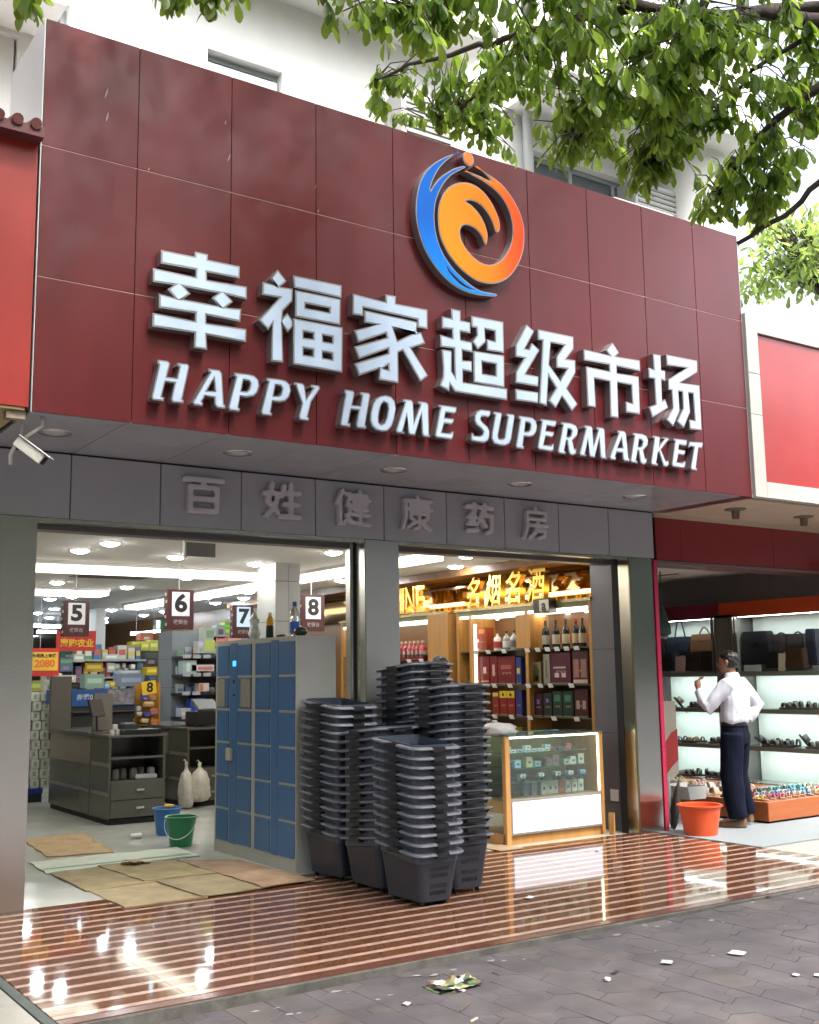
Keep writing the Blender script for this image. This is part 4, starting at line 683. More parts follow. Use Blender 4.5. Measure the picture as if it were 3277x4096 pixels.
# ============================================================ SURVEILLANCE CAMERA under the soffit, left end
cc = thing('surveillance_camera', 'white box surveillance camera on a curved arm hanging at the left end of the soffit', 'surveillance camera')
m_cam = mat('cream_plastic', (0.50, 0.50, 0.44), 0.45, var=.05)
b = MB(); b.tube([(0.10, -1.00, 3.10), (0.10, -0.99, 3.05), (0.03, -0.93, 2.99), (-0.03, -0.90, 2.93), (-0.055, -0.89, 2.87), (-0.05, -0.885, 2.81)], .0125, 10); b.build('bracket_arm', m_cam, cc, smooth=True)
ax0, ax1 = Vector((-0.035, -0.955, 2.945)), Vector((0.10, -1.045, 2.822))
dv = (ax1 - ax0).normalized(); mid = (ax0 + ax1) / 2; L_ = (ax1 - ax0).length
qm = dv.to_track_quat('Y', 'Z').to_matrix().to_4x4()
def orbox(c, d, mats, name, off=(0, 0, 0), bev=.004):
    b = MB(); b.box(-d[0] / 2 + off[0], d[0] / 2 + off[0], -d[1] / 2 + off[1], d[1] / 2 + off[1], -d[2] / 2 + off[2], d[2] / 2 + off[2])
    me = b.mesh(name, mats, bevel=bev); me.transform(Matrix.Translation(c) @ qm)
    return link(name, me, cc)
orbox(mid, (.066, L_, .062), m_cam, 'camera_body')
orbox(mid, (.086, L_ + .035, .006), mat('white_cover', (0.72, 0.73, 0.70), 0.4), 'sun_cover', (0, .018, .040), .002)
orbox(mid, (.058, .004, .054), mat('black_glass', (0.01, 0.01, 0.012), 0.1), 'camera_lens', (0, L_ / 2 + .003, 0), .0005)
b = MB(); b.tube([(-0.005, -.93, 3.10), (-0.005, -.93, 2.97)], .008, 8); b.build('drop_rod', m_cam, cc, smooth=True)
# damaged corner of the neighbouring soffit beside it
# ============================================================ INSIDE THE SUPERMARKET
F_PX = 4416.86
def at(px, py, y):
    """the point of the plane y = const that the photograph shows at full-size pixel (px, py)"""
    d = fx + rx * ((px - 1638.5) / F_PX) - ux * ((py - 2048.0) / F_PX)
    o = cam.matrix_world.translation
    return o + d * ((y - o.y) / d.y)
def atx(px, py, x):
    d = fx + rx * ((px - 1638.5) / F_PX) - ux * ((py - 2048.0) / F_PX)
    o = cam.matrix_world.translation
    return o + d * ((x - o.x) / d.x)
def S(x, y): return (80 + x * .3594, 2350 + y * .3594)
m_plain = {}
def pm(col, rough=.45, **k):
    key = (tuple(col), rough)
    if key not in m_plain: m_plain[key] = mat('paint_%d' % len(m_plain), col, rough, **k)
    return m_plain[key]
def text_on(txt, parent, m, loc, size, rot=(0, 0, 0), name='lettering', offset=0.0, shear=0.0, depth=.002, space=1.0):
    me = outline(None, depth=depth, text=txt, size=size, offset=offset, shear=shear, space=space)
    return mesh_obj(name, me, m, parent, loc, rot)
# ---- left-luggage lockers
m_lk = mat('locker_cream', (0.36, 0.36, 0.31), 0.42, var=.05)
m_lkb = mat('locker_blue', (0.045, 0.125, 0.27), 0.38, var=.08, vscale=3)
m_lks = mat('locker_side_grey', (0.33, 0.335, 0.31), 0.45, var=.05)
lk = thing('luggage_locker', 'cream steel self-service luggage locker with twenty-four blue doors at the entrance', 'locker', (2.5, .22, 0))
b = MB(); b.box(0.014, 0.37, 0.0, 0.765, 0, 1.84); b.box(0.014, 0.37, 0.768, 1.535, 0, 1.84); b.build('locker_body', m_lks, lk, bevel=.003)
b = MB(); b.box(0.0, 0.013, 0.0, 1.535, 0.0, 1.838); b.build('locker_front_frame', m_lk, lk)
cols = [(0.014, .286, 0), (.301, .430, 1), (.446, .722, 0), (.800, 1.065, 0), (1.082, 1.232, 1), (1.250, 1.494, 0)]
for (y0, y1, strip) in cols:
    if strip:
        b = MB(); b.box(-.004, 0.003, y0, y1, .10, 1.822); s_ = b.build('control_strip', m_lkb, lk)
        if y0 > 1:
            b = MB(); b.box(-.006, -.003, 1.11, 1.17, 1.62, 1.665); b.build('locker_screen', glow('blue_screen', (0.01, 0.12, 1.0), 2.2), s_)
            b = MB(); b.box(-.0055, -.003, 1.13, 1.165, 1.47, 1.50); b.box(-.0055, -.003, 1.12, 1.175, 1.36, 1.375); b.build('card_slot', m_dark, s_)
            b = MB(); b.box(-.03, -.004, 1.16, 1.255, 0.80, 0.91); b.build('slip_box', pm((.42, .41, .36)), s_, bevel=.004)
    else:
        for r in range(6):
            z0 = .106 + r * .2865; b = MB(); b.box(-.007, .003, y0, y1, z0, z0 + .266)
            d = b.build('locker_door', m_lkb, lk, bevel=.0015)
            b = MB(); b.box(-.0085, -.006, y1 - .05 if y0 > .4 else y0 + .03, y1 - .03 if y0 > .4 else y0 + .05, z0 + .225, z0 + .25); b.build('number_plate', pm((.06, .09, .16)), d)
            if r == 4 and (y0 > 1.2 or .7 < y0 < 1.0):
                b = MB(); ya = y1 - .20 if y0 > 1.2 else y0 + .01
                b.box(-.0095, -.0072, ya + (.03 if y0 > 1.2 else 0), ya + .19, z0 + .012, z0 + .255); b.build('user_notice', mat('notice_paper', (0.22, 0.205, 0.165), 0.8, var=.15, vscale=30), d)
b = MB(); b.box(-.002, .37, 0, 1.535, 1.838, 1.846); b.build('locker_top', m_lk, lk)
def bottle(name, prof, label, cat, loc, mats, parts):
    t = thing(name, label, cat, loc)
    for nm, pr, mm in parts:
        b = MB(); b.lathe(pr, 18); b.build(nm, mm, t, smooth=True, auto=40)
    return t
m_clear = mat('clear_plastic', (0.75, 0.82, 0.86), 0.08, trans=.85, ior=1.2)
bottle('water_bottle', None, 'clear water bottle with blue cap and blue label standing on the lockers', 'bottle', (2.62, .47, 1.846), None,
       [('bottle_body', [(.036, 0), (.04, .01), (.04, .02), (.036, .03), (.04, .14), (.040, .19), (.03, .225), (.015, .245), (.015, .255)], m_clear),
        ('bottle_label', [(.0412, .03), (.0412, .125)], pm((.02, .12, .5))), ('bottle_cap', [(.018, .252), (.018, .285), (.015, .29)], pm((.01, .06, .35)))])
bottle('soy_sauce_bottle', None, 'small dark bottle with yellow shoulder and white cap standing on the lockers', 'bottle', (2.62, .92, 1.846), None,
       [('bottle_body', [(.030, 0), (.033, .01), (.033, .10), (.030, .115), (.033, .14)], pm((.012, .012, .02), .2)), ('bottle_label', [(.0335, .115), (.033, .15), (.026, .18), (.014, .197)], pm((.75, .42, .02))), ('bottle_cap', [(.016, .195), (.016, .222), (.012, .226)], pm((.75, .75, .72)))])
t = thing('dark_teapot', 'small dark round pot lying on top of the lockers beside the water bottle', 'pot', (2.60, .33, 1.846))
b = MB(); b.lathe([(.03, 0), (.055, .02), (.058, .04), (.045, .065), (.012, .075)], 18); b.build('pot_body', pm((.02, .03, .025), .3), t, smooth=True)
t = thing('keyring', 'bunch of small dark locks and keys lying on the lockers between two bottles', 'keys', (2.58, .66, 1.846))
for k in range(5):
    b = MB(); b.rbox((random.uniform(-.02, .03), (k - 2) * .035, .012), (.03, .03, .022), random.random()); b.build('key', pm((.05, .04, .03)), t)
t = thing('plastic_wrap', 'crumpled clear plastic bag with pale label on the locker top, near its far end', 'bag', (2.62, 1.22, 1.846))
b = MB(); b.lathe([(.03, 0), (.05, .05), (.03, .13), (.045, .18), (.012, .24)], 12, sx=1, sy=1.3); b.build('wrap', mat('crinkled_film', (.6, .66, .66), .25, var=.3, vscale=25), t)

# ---- checkout counters
m_ct = mat('counter_laminate', (0.085, 0.085, 0.066), 0.24, var=.08, vscale=2)
m_ctb = mat('counter_band', (0.17, 0.15, 0.12), 0.28, var=.08)
m_black = mat('black_plastic', (0.013, 0.013, 0.015), 0.35)
m_ctop = mat('counter_top', (0.10, 0.095, 0.085), 0.2)
def counter(x0, y0, x1, y1, label):
    t = thing('checkout_counter', label, 'checkout counter', (x0, y0, 0))
    w, d = x1 - x0, y1 - y0
    b = MB(); b.box(0, .02, .62, d, .06, .60); b.box(.02, w, .62, d, .06, .88); b.build('counter_side', m_ct, t)
    b = MB(); b.box(-.004, .022, .62, d, .60, .64); b.box(-.004, .022, .62, d, .30, .335); b.build('metal_band', m_ctb, t)
    b = MB(); b.box(.0, .02, .62, d, .64, .90); b.build('upper_side', m_ctb, t)
    b = MB(); b.box(-.03, w + .02, .60, d, .90, .945); b.build('counter_top', m_ctop, t, bevel=.006)
    b = MB(); b.box(0.02, w - .02, .02, d - .02, 0, .06); b.build('plinth', m_dark, t)
    # cashier's cabinet at the near end: two open shelves over three drawers
    b = MB(); b.box(0, .025, 0, .60, .06, .93); b.box(w - .025, w, 0, .60, .06, .93); b.box(.025, w - .025, .56, .60, .06, .93); b.build('cabinet_carcass', m_ct, t)
    b = MB()
    for z in (.93, .70, .455): b.box(-.01 if z > .9 else .02, w + (.01 if z > .9 else -.02), 0.0 if z < .9 else -.01, .58, z - .022, z)
    b.build('cabinet_shelf', m_ctop, t)
    for k in range(2):
        z = .07 + .185 * k; b = MB(); b.box(.028, w - .028, -.006, .014, z, z + .178); dr = b.build('drawer', m_ct, t, bevel=.002)
        b = MB(); b.box(w * .48, w * .62, -.03, -.006, z + .085, z + .11); b.build('drawer_handle', m_steel, dr, bevel=.003)
    b = MB(); b.box(-.003, .003, 0.0, .56, .30, .335); b.box(-.003, .003, 0, .56, .60, .64); b.build('metal_band', m_ctb, t)
    return t
counter(2.30, 4.02, 2.93, 6.15, 'brown-grey checkout counter with open shelves and drawers, nearest the left pillar')
counter(3.62, 5.05, 4.25, 7.2, 'brown-grey checkout counter half hidden behind the blue lockers')
# things on and in the nearest counter
def goods(name, label, cat, p0, p1, y, depth, col, group=None, bands=None, rough=.45, bev=.004, emit=None):
    """one carton or pack; p0 / p1 = its upper-left and lower-right corners as seen in the photograph, front at plane y"""
    a = at(*p0, y); c = at(*p1, y)
    x0, x1 = a.x, c.x; z1, z0 = (at((p0[0] + p1[0]) / 2, p0[1], y)).z, (at((p0[0] + p1[0]) / 2, p1[1], y)).z
    t = thing(name, label, cat, ((x0 + x1) / 2, y, z0), 0, group)
    w, h = (x1 - x0) / 2, z1 - z0
    b = MB(); b.box(-w, w, 0, depth, 0, h); b.build(name + '_body', pm(col, rough), t, bevel=min(bev, w * .3, h * .3))
    if not bands and w > .03:
        q = random.Random(int(abs(x0) * 997 + y * 31)); c1 = tuple(min(.8, c * q.uniform(.3, 2.2) + q.uniform(0, .06)) for c in col); c2 = tuple(min(.8, .5 * c + q.uniform(.05, .4)) for c in col)
        bands = [(.06, .94, q.uniform(.55, .65), q.uniform(.75, .92), c1), (q.uniform(.1, .3), q.uniform(.6, .9), .14, q.uniform(.3, .45), c2)]
    for (u0, u1, v0, v1, cc_) in bands or []:
        b = MB(); b.box(-w + 2 * w * u0, -w + 2 * w * u1, -.002, .0, h * v0, h * v1); b.build('printed_patch', pm(cc_, .5), t)
    return t
K = lambda x, y: (x * .5566, 2100 + y * .5566)
t = thing('receipt_printer', 'dark receipt printer on the near checkout counter', 'printer', (2.62, 4.25, .93))
b = MB(); b.box(-.09, .09, 0, .16, 0, .10); b.build('printer_body', pm((.03, .04, .04)), t, bevel=.012)
b = MB(); b.box(-.075, .06, .02, .13, .10, .118); b.build('paper_lid', pm((.16, .19, .18)), t, bevel=.004)
t = thing('cash_drawer', 'flat black cash drawer and keyboard on the near checkout counter', 'cash drawer', (2.48, 4.06, .932))
b = MB(); b.box(0, .42, 0, .36, 0, .05); b.build('drawer_body', m_black, t, bevel=.004)
t = thing('paper_stack', 'small stack of white paper rolls left of the receipt printer', 'paper', (2.40, 4.22, .93))
for k, (x, z) in enumerate(((0, 0), (.055, 0), (.03, .055))):
    b = MB(); b.lathe([(.026, 0), (.026, .055)], 14, c=(x, 0, z)); b.build('paper_roll', pm((.55, .55, .52)), t, smooth=True, auto=40)
t = thing('till_screen', 'black till monitor tilted on a stalk over the near checkout counter', 'monitor', (2.44, 4.85, .945))
b = MB(); b.box(-.05, .05, -.05, .05, 0, .012); b.tube([(0, 0, .01), (0, .02, .16)], .014); b.build('monitor_stand', m_black, t)
b = MB(); b.rbox((-.02, -.02, .26), (.24, .03, .20), R(35), rx_=R(-18)); b.build('monitor_panel', m_black, t, bevel=.006)
t = thing('customer_display', 'tall grey-brown panel post standing at the end of the near checkout counter', 'post', (2.50, 5.15, .945))
b = MB(); b.box(0, .22, 0, .06, 0, .42); b.build('post_panel', pm((.16, .145, .125)), t, bevel=.004)
t = thing('side_panel_post', 'tall grey-brown upright panel at the far left of the near checkout counter', 'post', (2.24, 5.98, .93))
b = MB(); b.box(0, .25, 0, .07, 0, .64); b.build('post_panel', pm((.12, .11, .095)), t, bevel=.004)
t = thing('bag_rolls', 'rolls of pale plastic bags on the open shelf of the near checkout counter', 'bag rolls', (2.36, 4.10, .456))
for k in range(5):
    b = MB(); b.lathe([(.045, 0), (.05, .02), (.04, .11), (.01, .12)], 12, c=(.06 + .1 * k, .06 + .05 * (k % 2), 0)); b.build('bag_roll', pm((.13, .13, .12) if k < 4 else (.3, .3, .3)), t, smooth=True)
b = MB(); b.box(.25, .50, -.04, .04, .0, .05); b.build('folded_bags', pm((.42, .43, .45)), t, bevel=.01)
# gum rack with the blue header
t = thing('gum_rack', 'dark checkout rack with a blue header reading 亲密0距离', 'display rack', tuple(at(*K(520, 1500), 6.3).xy) + (0,))
a = at(*K(522, 1182), 6.3); c = at(*K(968, 1292), 6.3); t.location = (a.x, 6.3, 0); w = c.x - a.x
b = MB(); b.box(0, w, .03, .33, .1, a.z - .01); b.build('rack_body', pm((.03, .03, .034)), t)
b = MB(); b.box(0, w, 0, .028, c.z, a.z); b.build('rack_header', pm((.012, .10, .34)), t)
text_on('亲密0距离', t, pm((.55, .66, .8)), (w * .30, -.003, (a.z + c.z) / 2), .085, offset=.002)
b = MB()
for (u, v, r_) in ((.64, .3, .05), (.70, .55, .04), (.90, .4, .055)): b.lathe([(r_, 0), (r_ * .8, .0015)], 14, c=(w * u, 0, 0)); 
b2 = MB(); b2.box(w * .56, w * .995, -.003, -.0005, c.z + .01, a.z - .008); b2.build('header_picture', mat('header_photo', (.22, .21, .24), .5, var=.9, vscale=9), t)
for k in range(4):
    b = MB(); b.box(0.01, w - .01, -.06, .04, .55 + .19 * k, .562 + .19 * k); b.build('rack_shelf', pm((.08, .08, .085)), t)
# hanging checkout number boards
m_brd = mat('maroon_board', (0.065, 0.022, 0.024), 0.35)
m_brdw = mat('white_board_face', (0.72, 0.74, 0.80), 0.4)
m_brdk = mat('board_black', (0.012, 0.012, 0.014), 0.5)
def number_board(n, px0, py0, px1, py1, y, lit):
    a = at(px0, py0, y); c = at(px1, py1, y); w = c.x - a.x; z1 = at((px0 + px1) / 2, py0, y).z; z0 = at((px0 + px1) / 2, py1, y).z; h = z1 - z0
    t = thing('checkout_number_board', {'5': 'maroon checkout board with black 5, hanging in front of the red banner', '6': 'largest maroon checkout board, black 6 on white, hanging over the near counter', '7': 'lit bluish-white checkout board with black 7, just over the locker top', '8': 'maroon checkout board with black 8, hanging behind the blue-capped water bottle'}[n], 'sign', ((a.x + c.x) / 2, y, z0), 0, 'hanging checkout number boards')
    b = MB(); b.box(-w / 2, w / 2, 0, .10, 0, h); b.build('board_case', m_brd, t, bevel=.004)
    b = MB(); b.box(-w * .33, w * .33, -.004, 0, h * .33, h * .94); f = b.build('white_square', glow('lit_board_face', (.62, .78, 1.0), .22) if lit else m_brdw, t, bevel=.001)
    bw = outline(None, depth=.003, text=n, size=h * .60, offset=.010)
    for v in bw.vertices: v.co.x *= 1.12
    mesh_obj('number', bw, m_brdk, t, (0, -.0062, h * .635))
    text_on('收银台', t, pm((.30, .26, .27)), (0, -.003, h * .17), h * .13, offset=.001)
    b = MB(); b.tube([(0, .05, h), (0, .05, CZ - z0)], .006, 6); b.build('hanger_rod', pm((.7, .7, .68)), t)
    for k in range(5):
        b = MB(); b.rbox((-w / 2 - .004, .02 + .02 * (k % 3), h * (.12 + .19 * k)), (.014, .02, .03), 0); b.build('side_lamp', pm((.45, .42, .38)) , t)
    return t
number_board('5', *K(462, 545), *K(640, 800), 4.61, False)
number_board('6', *K(1205, 465), *K(1393, 748), 3.39, False)
zz = lambda x, y: (800 + x * .6028, 2200 + y * .6028)
number_board('7', *zz(222, 365), *zz(357, 582), 4.93, True)
number_board('8', *zz(676, 298), *zz(828, 538), 4.0, False)
# promotional boards on the left
def promo(p0, p1, y, label, parts, cat='sign'):
    a = at(*p0, y); c = at(*p1, y); w = c.x - a.x; h = a.z - c.z
    t = thing('promotion_board', label, cat, (a.x, y, c.z))
    b = MB(); b.box(0, w, 0, .03, 0, h); b.build('board_panel', pm((.55, .03, .025)), t)
    for (u0, u1, v0, v1, col) in parts:
        b = MB(); b.box(w * u0, w * u1, -.004, 0, h * v0, h * v1); b.build('printed_panel', pm(col), t)
    b = MB(); b.tube([(w / 2, .015, h), (w / 2, .015, CZ + .06 - c.z)], .004, 5); b.build('hanger_rod', pm((.5, .5, .5)), t)
    return t, w, h
t, w, h = promo(K(150, 885), K(424, 1085), 6.9, 'yellow and red price board hanging beside the left pillar', [(0, .96, .20, .86, (.80, .52, .05))])
text_on('会员晚上专供', t, pm((.10, .08, .02)), (w * .60, -.006, h * .72), h * .145, offset=.003)
text_on('2080', t, pm((.75, .18, .03)), (w * .62, -.006, h * .44), h * .36, offset=.006)
t, w, h = promo(K(408, 758), K(688, 905), 8.4, 'red hanging banner with yellow characters behind checkout board 5', [])
text_on('惠购农业', t, pm((.80, .50, .02)), (w * .52, -.004, h * .36), h * .42, offset=.004)
b = MB()
# exit lamp
t = thing('exit_lamp', 'green and white exit lamp hanging behind checkout board 6', 'exit lamp', tuple(at(*K(1120, 750), 6.0)))
b = MB(); b.box(0, .12, 0, .05, 0, .13); b.build('lamp_case', pm((.01, .12, .08)), t)
b = MB(); b.box(.005, .055, -.004, 0, .015, .115); b.build('lit_panel', glow('exit_glow', (.55, .9, 1.0), .8), t)
# strip lamps far inside
m_tube = glow('tube_glow', (.9, .96, 1.0), 5.0)
for i, (p, q, y, lb) in enumerate(((S(105, 425), S(230, 430), 13, 'long white tube lamp deep inside at the far left'), (S(245, 435), S(470, 440), 13, 'white tube lamp deep inside, left of checkout board 5'), (S(190, 495), S(415, 500), 15, 'lower white tube lamp deep inside, left of checkout board 5'),
        (S(762, 378), S(975, 385), 12, 'white tube lamp deep inside, right of checkout board 5'), (S(1235, 520), S(1560, 482), 11, 'slanting white tube lamp left of the clad wall'))):
    a = at(*p, y); c = at(*q, y)
    t = thing('tube_lamp', lb, 'tube lamp', tuple(a)); v = c - a
    b = MB(); b.tube([(0, 0, 0), v], .022, 8); b.build('lamp_tube', m_tube, t)
    b = MB(); b.box(0, v.x, .0, .05, .03, .05); b.build('lamp_batten', pm((.6, .6, .6)), t)
    b = MB(); b.tube([(v.x * .2, .02, .05), (v.x * .2, .02, CZ - a.z)], .004, 5); b.tube([(v.x * .8, .02, .05), (v.x * .8, .02, CZ - a.z)], .004, 5); b.build('lamp_hanger', pm((.5, .5, .5)), t)
# tissue packs stacked at the far left of the nearest counter
base = at(*K(300, 1940), 6.9)
t = thing('display_plinth', 'low black and blue plinth under the white tissue stack by the left pillar', 'plinth', (1.0, 6.9, 0))
b = MB(); b.box(0, base.x - 1.0, 0, .5, .0, .11); b.build('plinth_base', pm((.01, .012, .02)), t); b = MB(); b.box(0, base.x - .99, -.01, .51, .11, .17); b.build('plinth_rim', pm((.01, .03, .25)), t)
m_tis = mat('tissue_wrap', (.60, .62, .56), .5, var=.10, vscale=20)
n = 0
tb = MB(); tb.box(-.055, .055, 0, .16, 0, .118); tbm = tb.mesh('pack', m_tis, bevel=.008)
tb = MB(); tb.box(-.018, .018, -.002, .001, .035, .09); tpm = tb.mesh('leaf_print', pm((.28, .36, .22)))
for r in range(12):
    ncol = 4 if r < 3 else (5 if r < 8 else (4 if r < 10 else 2))
    for k in range(ncol):
        x = base.x + .04 - .125 * (ncol - 1 - k) - .02 * (r % 2); 
        if r > 9: x += .14
        t = thing('tissue_pack', '', 'tissue pack', (x + random.uniform(-.008, .008), 6.92 + random.uniform(-.01, .02), .17 + r * .121), random.uniform(-.06, .06), 'white tissue packs stacked by the left pillar')
        t['label'] = 'white tissue pack, %s from right in %s row up, beside the left pillar' % (ORD[ncol - 1 - k], ORD[r])
        link('pack', tbm, t); link('leaf_print', tpm, t)
# gondola shelving behind the counters
gd = thing('grocery_gondola', 'dark double-sided grocery shelf unit in the middle of the shop behind the checkouts', 'shelf unit', (0, 0, 0))
def shelfboard(p0, p1, y, dep=.35, col=(.30, .33, .34), th=.03):
    a = at(*p0, y); c = at(*p1, y); b = MB(); b.box(min(a.x, c.x), max(a.x, c.x), y, y + dep, a.z - th, a.z); return b.build('shelf_board', pm(col), gd)
a = at(*S(600, 700), 9.6); c = at(*S(1400, 1100), 9.6)
b = MB(); b.box(a.x, c.x, 9.95, 10.0, 0, at(*S(1000, 760), 9.6).z); b.box(a.x - .02, a.x, 9.6, 10, 0, 1.75); b.build('back_panel', pm((.035, .036, .042)), gd)
for z in (.2, .55, .9, 1.25, 1.58, 1.85):
    b = MB(); b.box(a.x, c.x, 9.6, 9.96, z - .03, z); b.build('shelf_board', pm((.33, .36, .37)), gd)
GB = [(725, 735, 950, 800, 9.7, (.10, .19, .06), 'long green carton lying on top of the middle shelf unit'), (725, 835, 925, 940, 9.65, (.45, .30, .02), 'yellow carton on the second shelf of the middle shelf unit'),
      (1145, 645, 1335, 765, 9.7, (.36, .24, .10), 'open brown cardboard carton on top of the middle shelf unit'), (945, 745, 1090, 800, 9.65, (.50, .58, .60), 'pale blue tray on top of the middle shelf unit'),
      (975, 840, 1060, 945, 9.62, (.42, .42, .36), 'cream canister on the second shelf, left of the grey jars'), (1065, 850, 1110, 910, 9.62, (.35, .36, .33), 'grey jar in the middle of the second shelf'), (1140, 845, 1180, 905, 9.62, (.30, .25, .22), 'brownish jar on the second shelf'), (1235, 855, 1285, 905, 9.62, (.65, .65, .6), 'small white pack at the right of the second shelf'),
      (450, 780, 590, 935, 9.3, (.10, .14, .20), 'dark blue bundle of goods right of the yellow price board'), (600, 740, 715, 830, 9.5, (.40, .42, .36), 'pale sack on the shelf left of the green carton'),
      (455, 705, 640, 780, 9.9, (.02, .10, .07), 'dark green carton under the red banner'),
      (1410, 885, 1530, 975, 9.4, (.60, .42, .02), 'yellow carton at the right end of the middle shelf unit'), (1440, 985, 1520, 1025, 9.4, (.02, .14, .30), 'small blue carton under the yellow one at the shelf end'),
      (1350, 600, 1440, 700, 10.2, (.55, .55, .10), 'bright yellow bag of crisps, left one above the dark shelf'), (1445, 585, 1540, 705, 10.2, (.50, .55, .12), 'bright yellow bag of crisps, right one above the dark shelf'), (1245, 600, 1340, 645, 10.3, (.50, .50, .06), 'yellow flat pack behind the brown carton'),
      (1390, 715, 1535, 870, 10.1, (.05, .055, .06), 'dark bin of goods left of the clad wall'), (1345, 500, 1485, 590, 10.4, (.35, .08, .05), 'dull red poster panel above the yellow bags'),
      (1100, 920, 1345, 960, 8.6, (.40, .46, .50), 'long silver tray of small packs in front of the shelf unit'), (1095, 965, 1385, 1100, 8.5, (.20, .25, .34), 'blue-grey wire crate of packs in front of the shelf unit'),
      (725, 965, 940, 1120, 8.4, (.24, .36, .30), 'green and white printed tray of jars behind the blue header'), (945, 1060, 1000, 1120, 8.4, (.25, .40, .55), 'pale blue pack beside the tray of jars'), (1005, 1040, 1060, 1110, 8.4, (.6, .42, .08), 'small yellow pack beside the tray of jars'),
      (425, 975, 625, 1055, 6.7, (.60, .60, .54), 'white box resting on a black till above the counter'), (445, 1060, 660, 1165, 6.75, (.02, .021, .024), 'black till cabinet under the white box'), (350, 1140, 470, 1300, 6.6, (.012, .09, .33), 'blue panel at the left end of the checkout, left of the grey post'),
      (630, 1000, 720, 1060, 9.0, (.25, .10, .09), 'dull red pack left of the tray of jars'), (285, 995, 365, 1130, 7.3, (.55, .58, .52), 'tall white pack standing behind the tissue stack'), (370, 975, 420, 1120, 7.6, (.30, .36, .30), 'grey-green pack behind the tissue stack'),
      (105, 1035, 250, 1160, 9.5, (.25, .28, .04), 'olive green carton under the yellow price board'), (960, 690, 1040, 740, 9.8, (.15, .2, .4), 'blue and white pack on the shelf top'), (1100, 660, 1140, 735, 9.8, (.35, .08, .06), 'small red pack beside the brown carton')]
for (x0, y0, x1, y1, yy, col, lb) in GB:
    bands = []
    if col[0] + col[1] + col[2] > .5: bands = [(.12, .88, .35, .7, tuple(min(.85, c * 1.5 + .05) for c in col))]
    goods('grocery_pack', lb, 'grocery pack', S(x0, y0), S(x1, y1), yy, .22, col, bands=bands)
# rows of small packs filling the gondola shelves
rg = random.Random(31)
for si, z in enumerate((1.25, 1.58, 1.85)):
    x = at(*S(600, 700), 9.6).x + .05; i = 0; xe = at(*S(1400, 1100), 9.6).x - .1
    while x < xe and i < 22:
        w_ = rg.uniform(.07, .16); h_ = rg.uniform(.12, .24); c_ = rg.choice([((.32, .36, .38), 'grey'), ((.45, .42, .10), 'yellow'), ((.08, .16, .30), 'blue'), ((.12, .26, .12), 'green'), ((.40, .10, .07), 'red'), ((.52, .52, .48), 'white'), ((.30, .20, .10), 'brown')])
        t = thing('shelf_pack', 'small %s pack, %s from the left on the %s shelf of the middle unit' % (c_[1], ORD[i], ('lower', 'middle', 'upper')[si]), 'grocery pack', (x + w_ / 2, 9.66, z))
        b = MB(); b.box(-w_ / 2 + .004, w_ / 2 - .004, 0, .2, 0, h_); b.build('pack_body', pm(c_[0]), t, bevel=.005)
        b = MB(); b.box(-w_ * .35, w_ * .35, -.002, 0, h_ * .3, h_ * .7); b.build('printed_patch', pm(rg.choice([(.6, .58, .5), (.5, .12, .08), (.1, .1, .12), (.6, .5, .1)])), t)
        x += w_ + rg.uniform(0, .03); i += 1
for si, (ya, n_) in enumerate(((640, 9), (808, 9), (980, 7), (1200, 7))):
    a = at(*Z2(285, ya), 7.7) if False else at(600 + 285 * .4348, 2350 + ya * .4348, 7.7)
    for i in range(n_):
        h_ = rg.uniform(.07, .16); c_ = rg.choice([((.5, .52, .52), 'white'), ((.35, .42, .42), 'grey-green'), ((.10, .18, .38), 'blue'), ((.5, .2, .18), 'pink'), ((.2, .32, .2), 'green')])
        t = thing('medicine_box', 'tiny %s medicine box, %s from the left at the back of the %s wall shelf' % (c_[1], ORD[i], ('top', 'second', 'third', 'lowest')[si]), 'medicine pack', (a.x + .06 + .125 * i, 7.86, a.z + .012))
        b = MB(); b.box(-.05, .05, 0, .08, 0, h_); b.build('pack_body', pm(c_[0]), t, bevel=.003)
        b = MB(); b.box(-.04, .04, -.002, 0, h_ * .2, h_ * .5); b.build('printed_patch', pm((.15, .2, .3)), t)
# slim white column far inside
a = at(*S(850, 440), 11.0); c = at(*S(945, 720), 11.0)
b = MB(); b.box(a.x, c.x, 11.0, 11.4, 0, CZ); b.build('column', pm((.50, .52, .49)), bld)
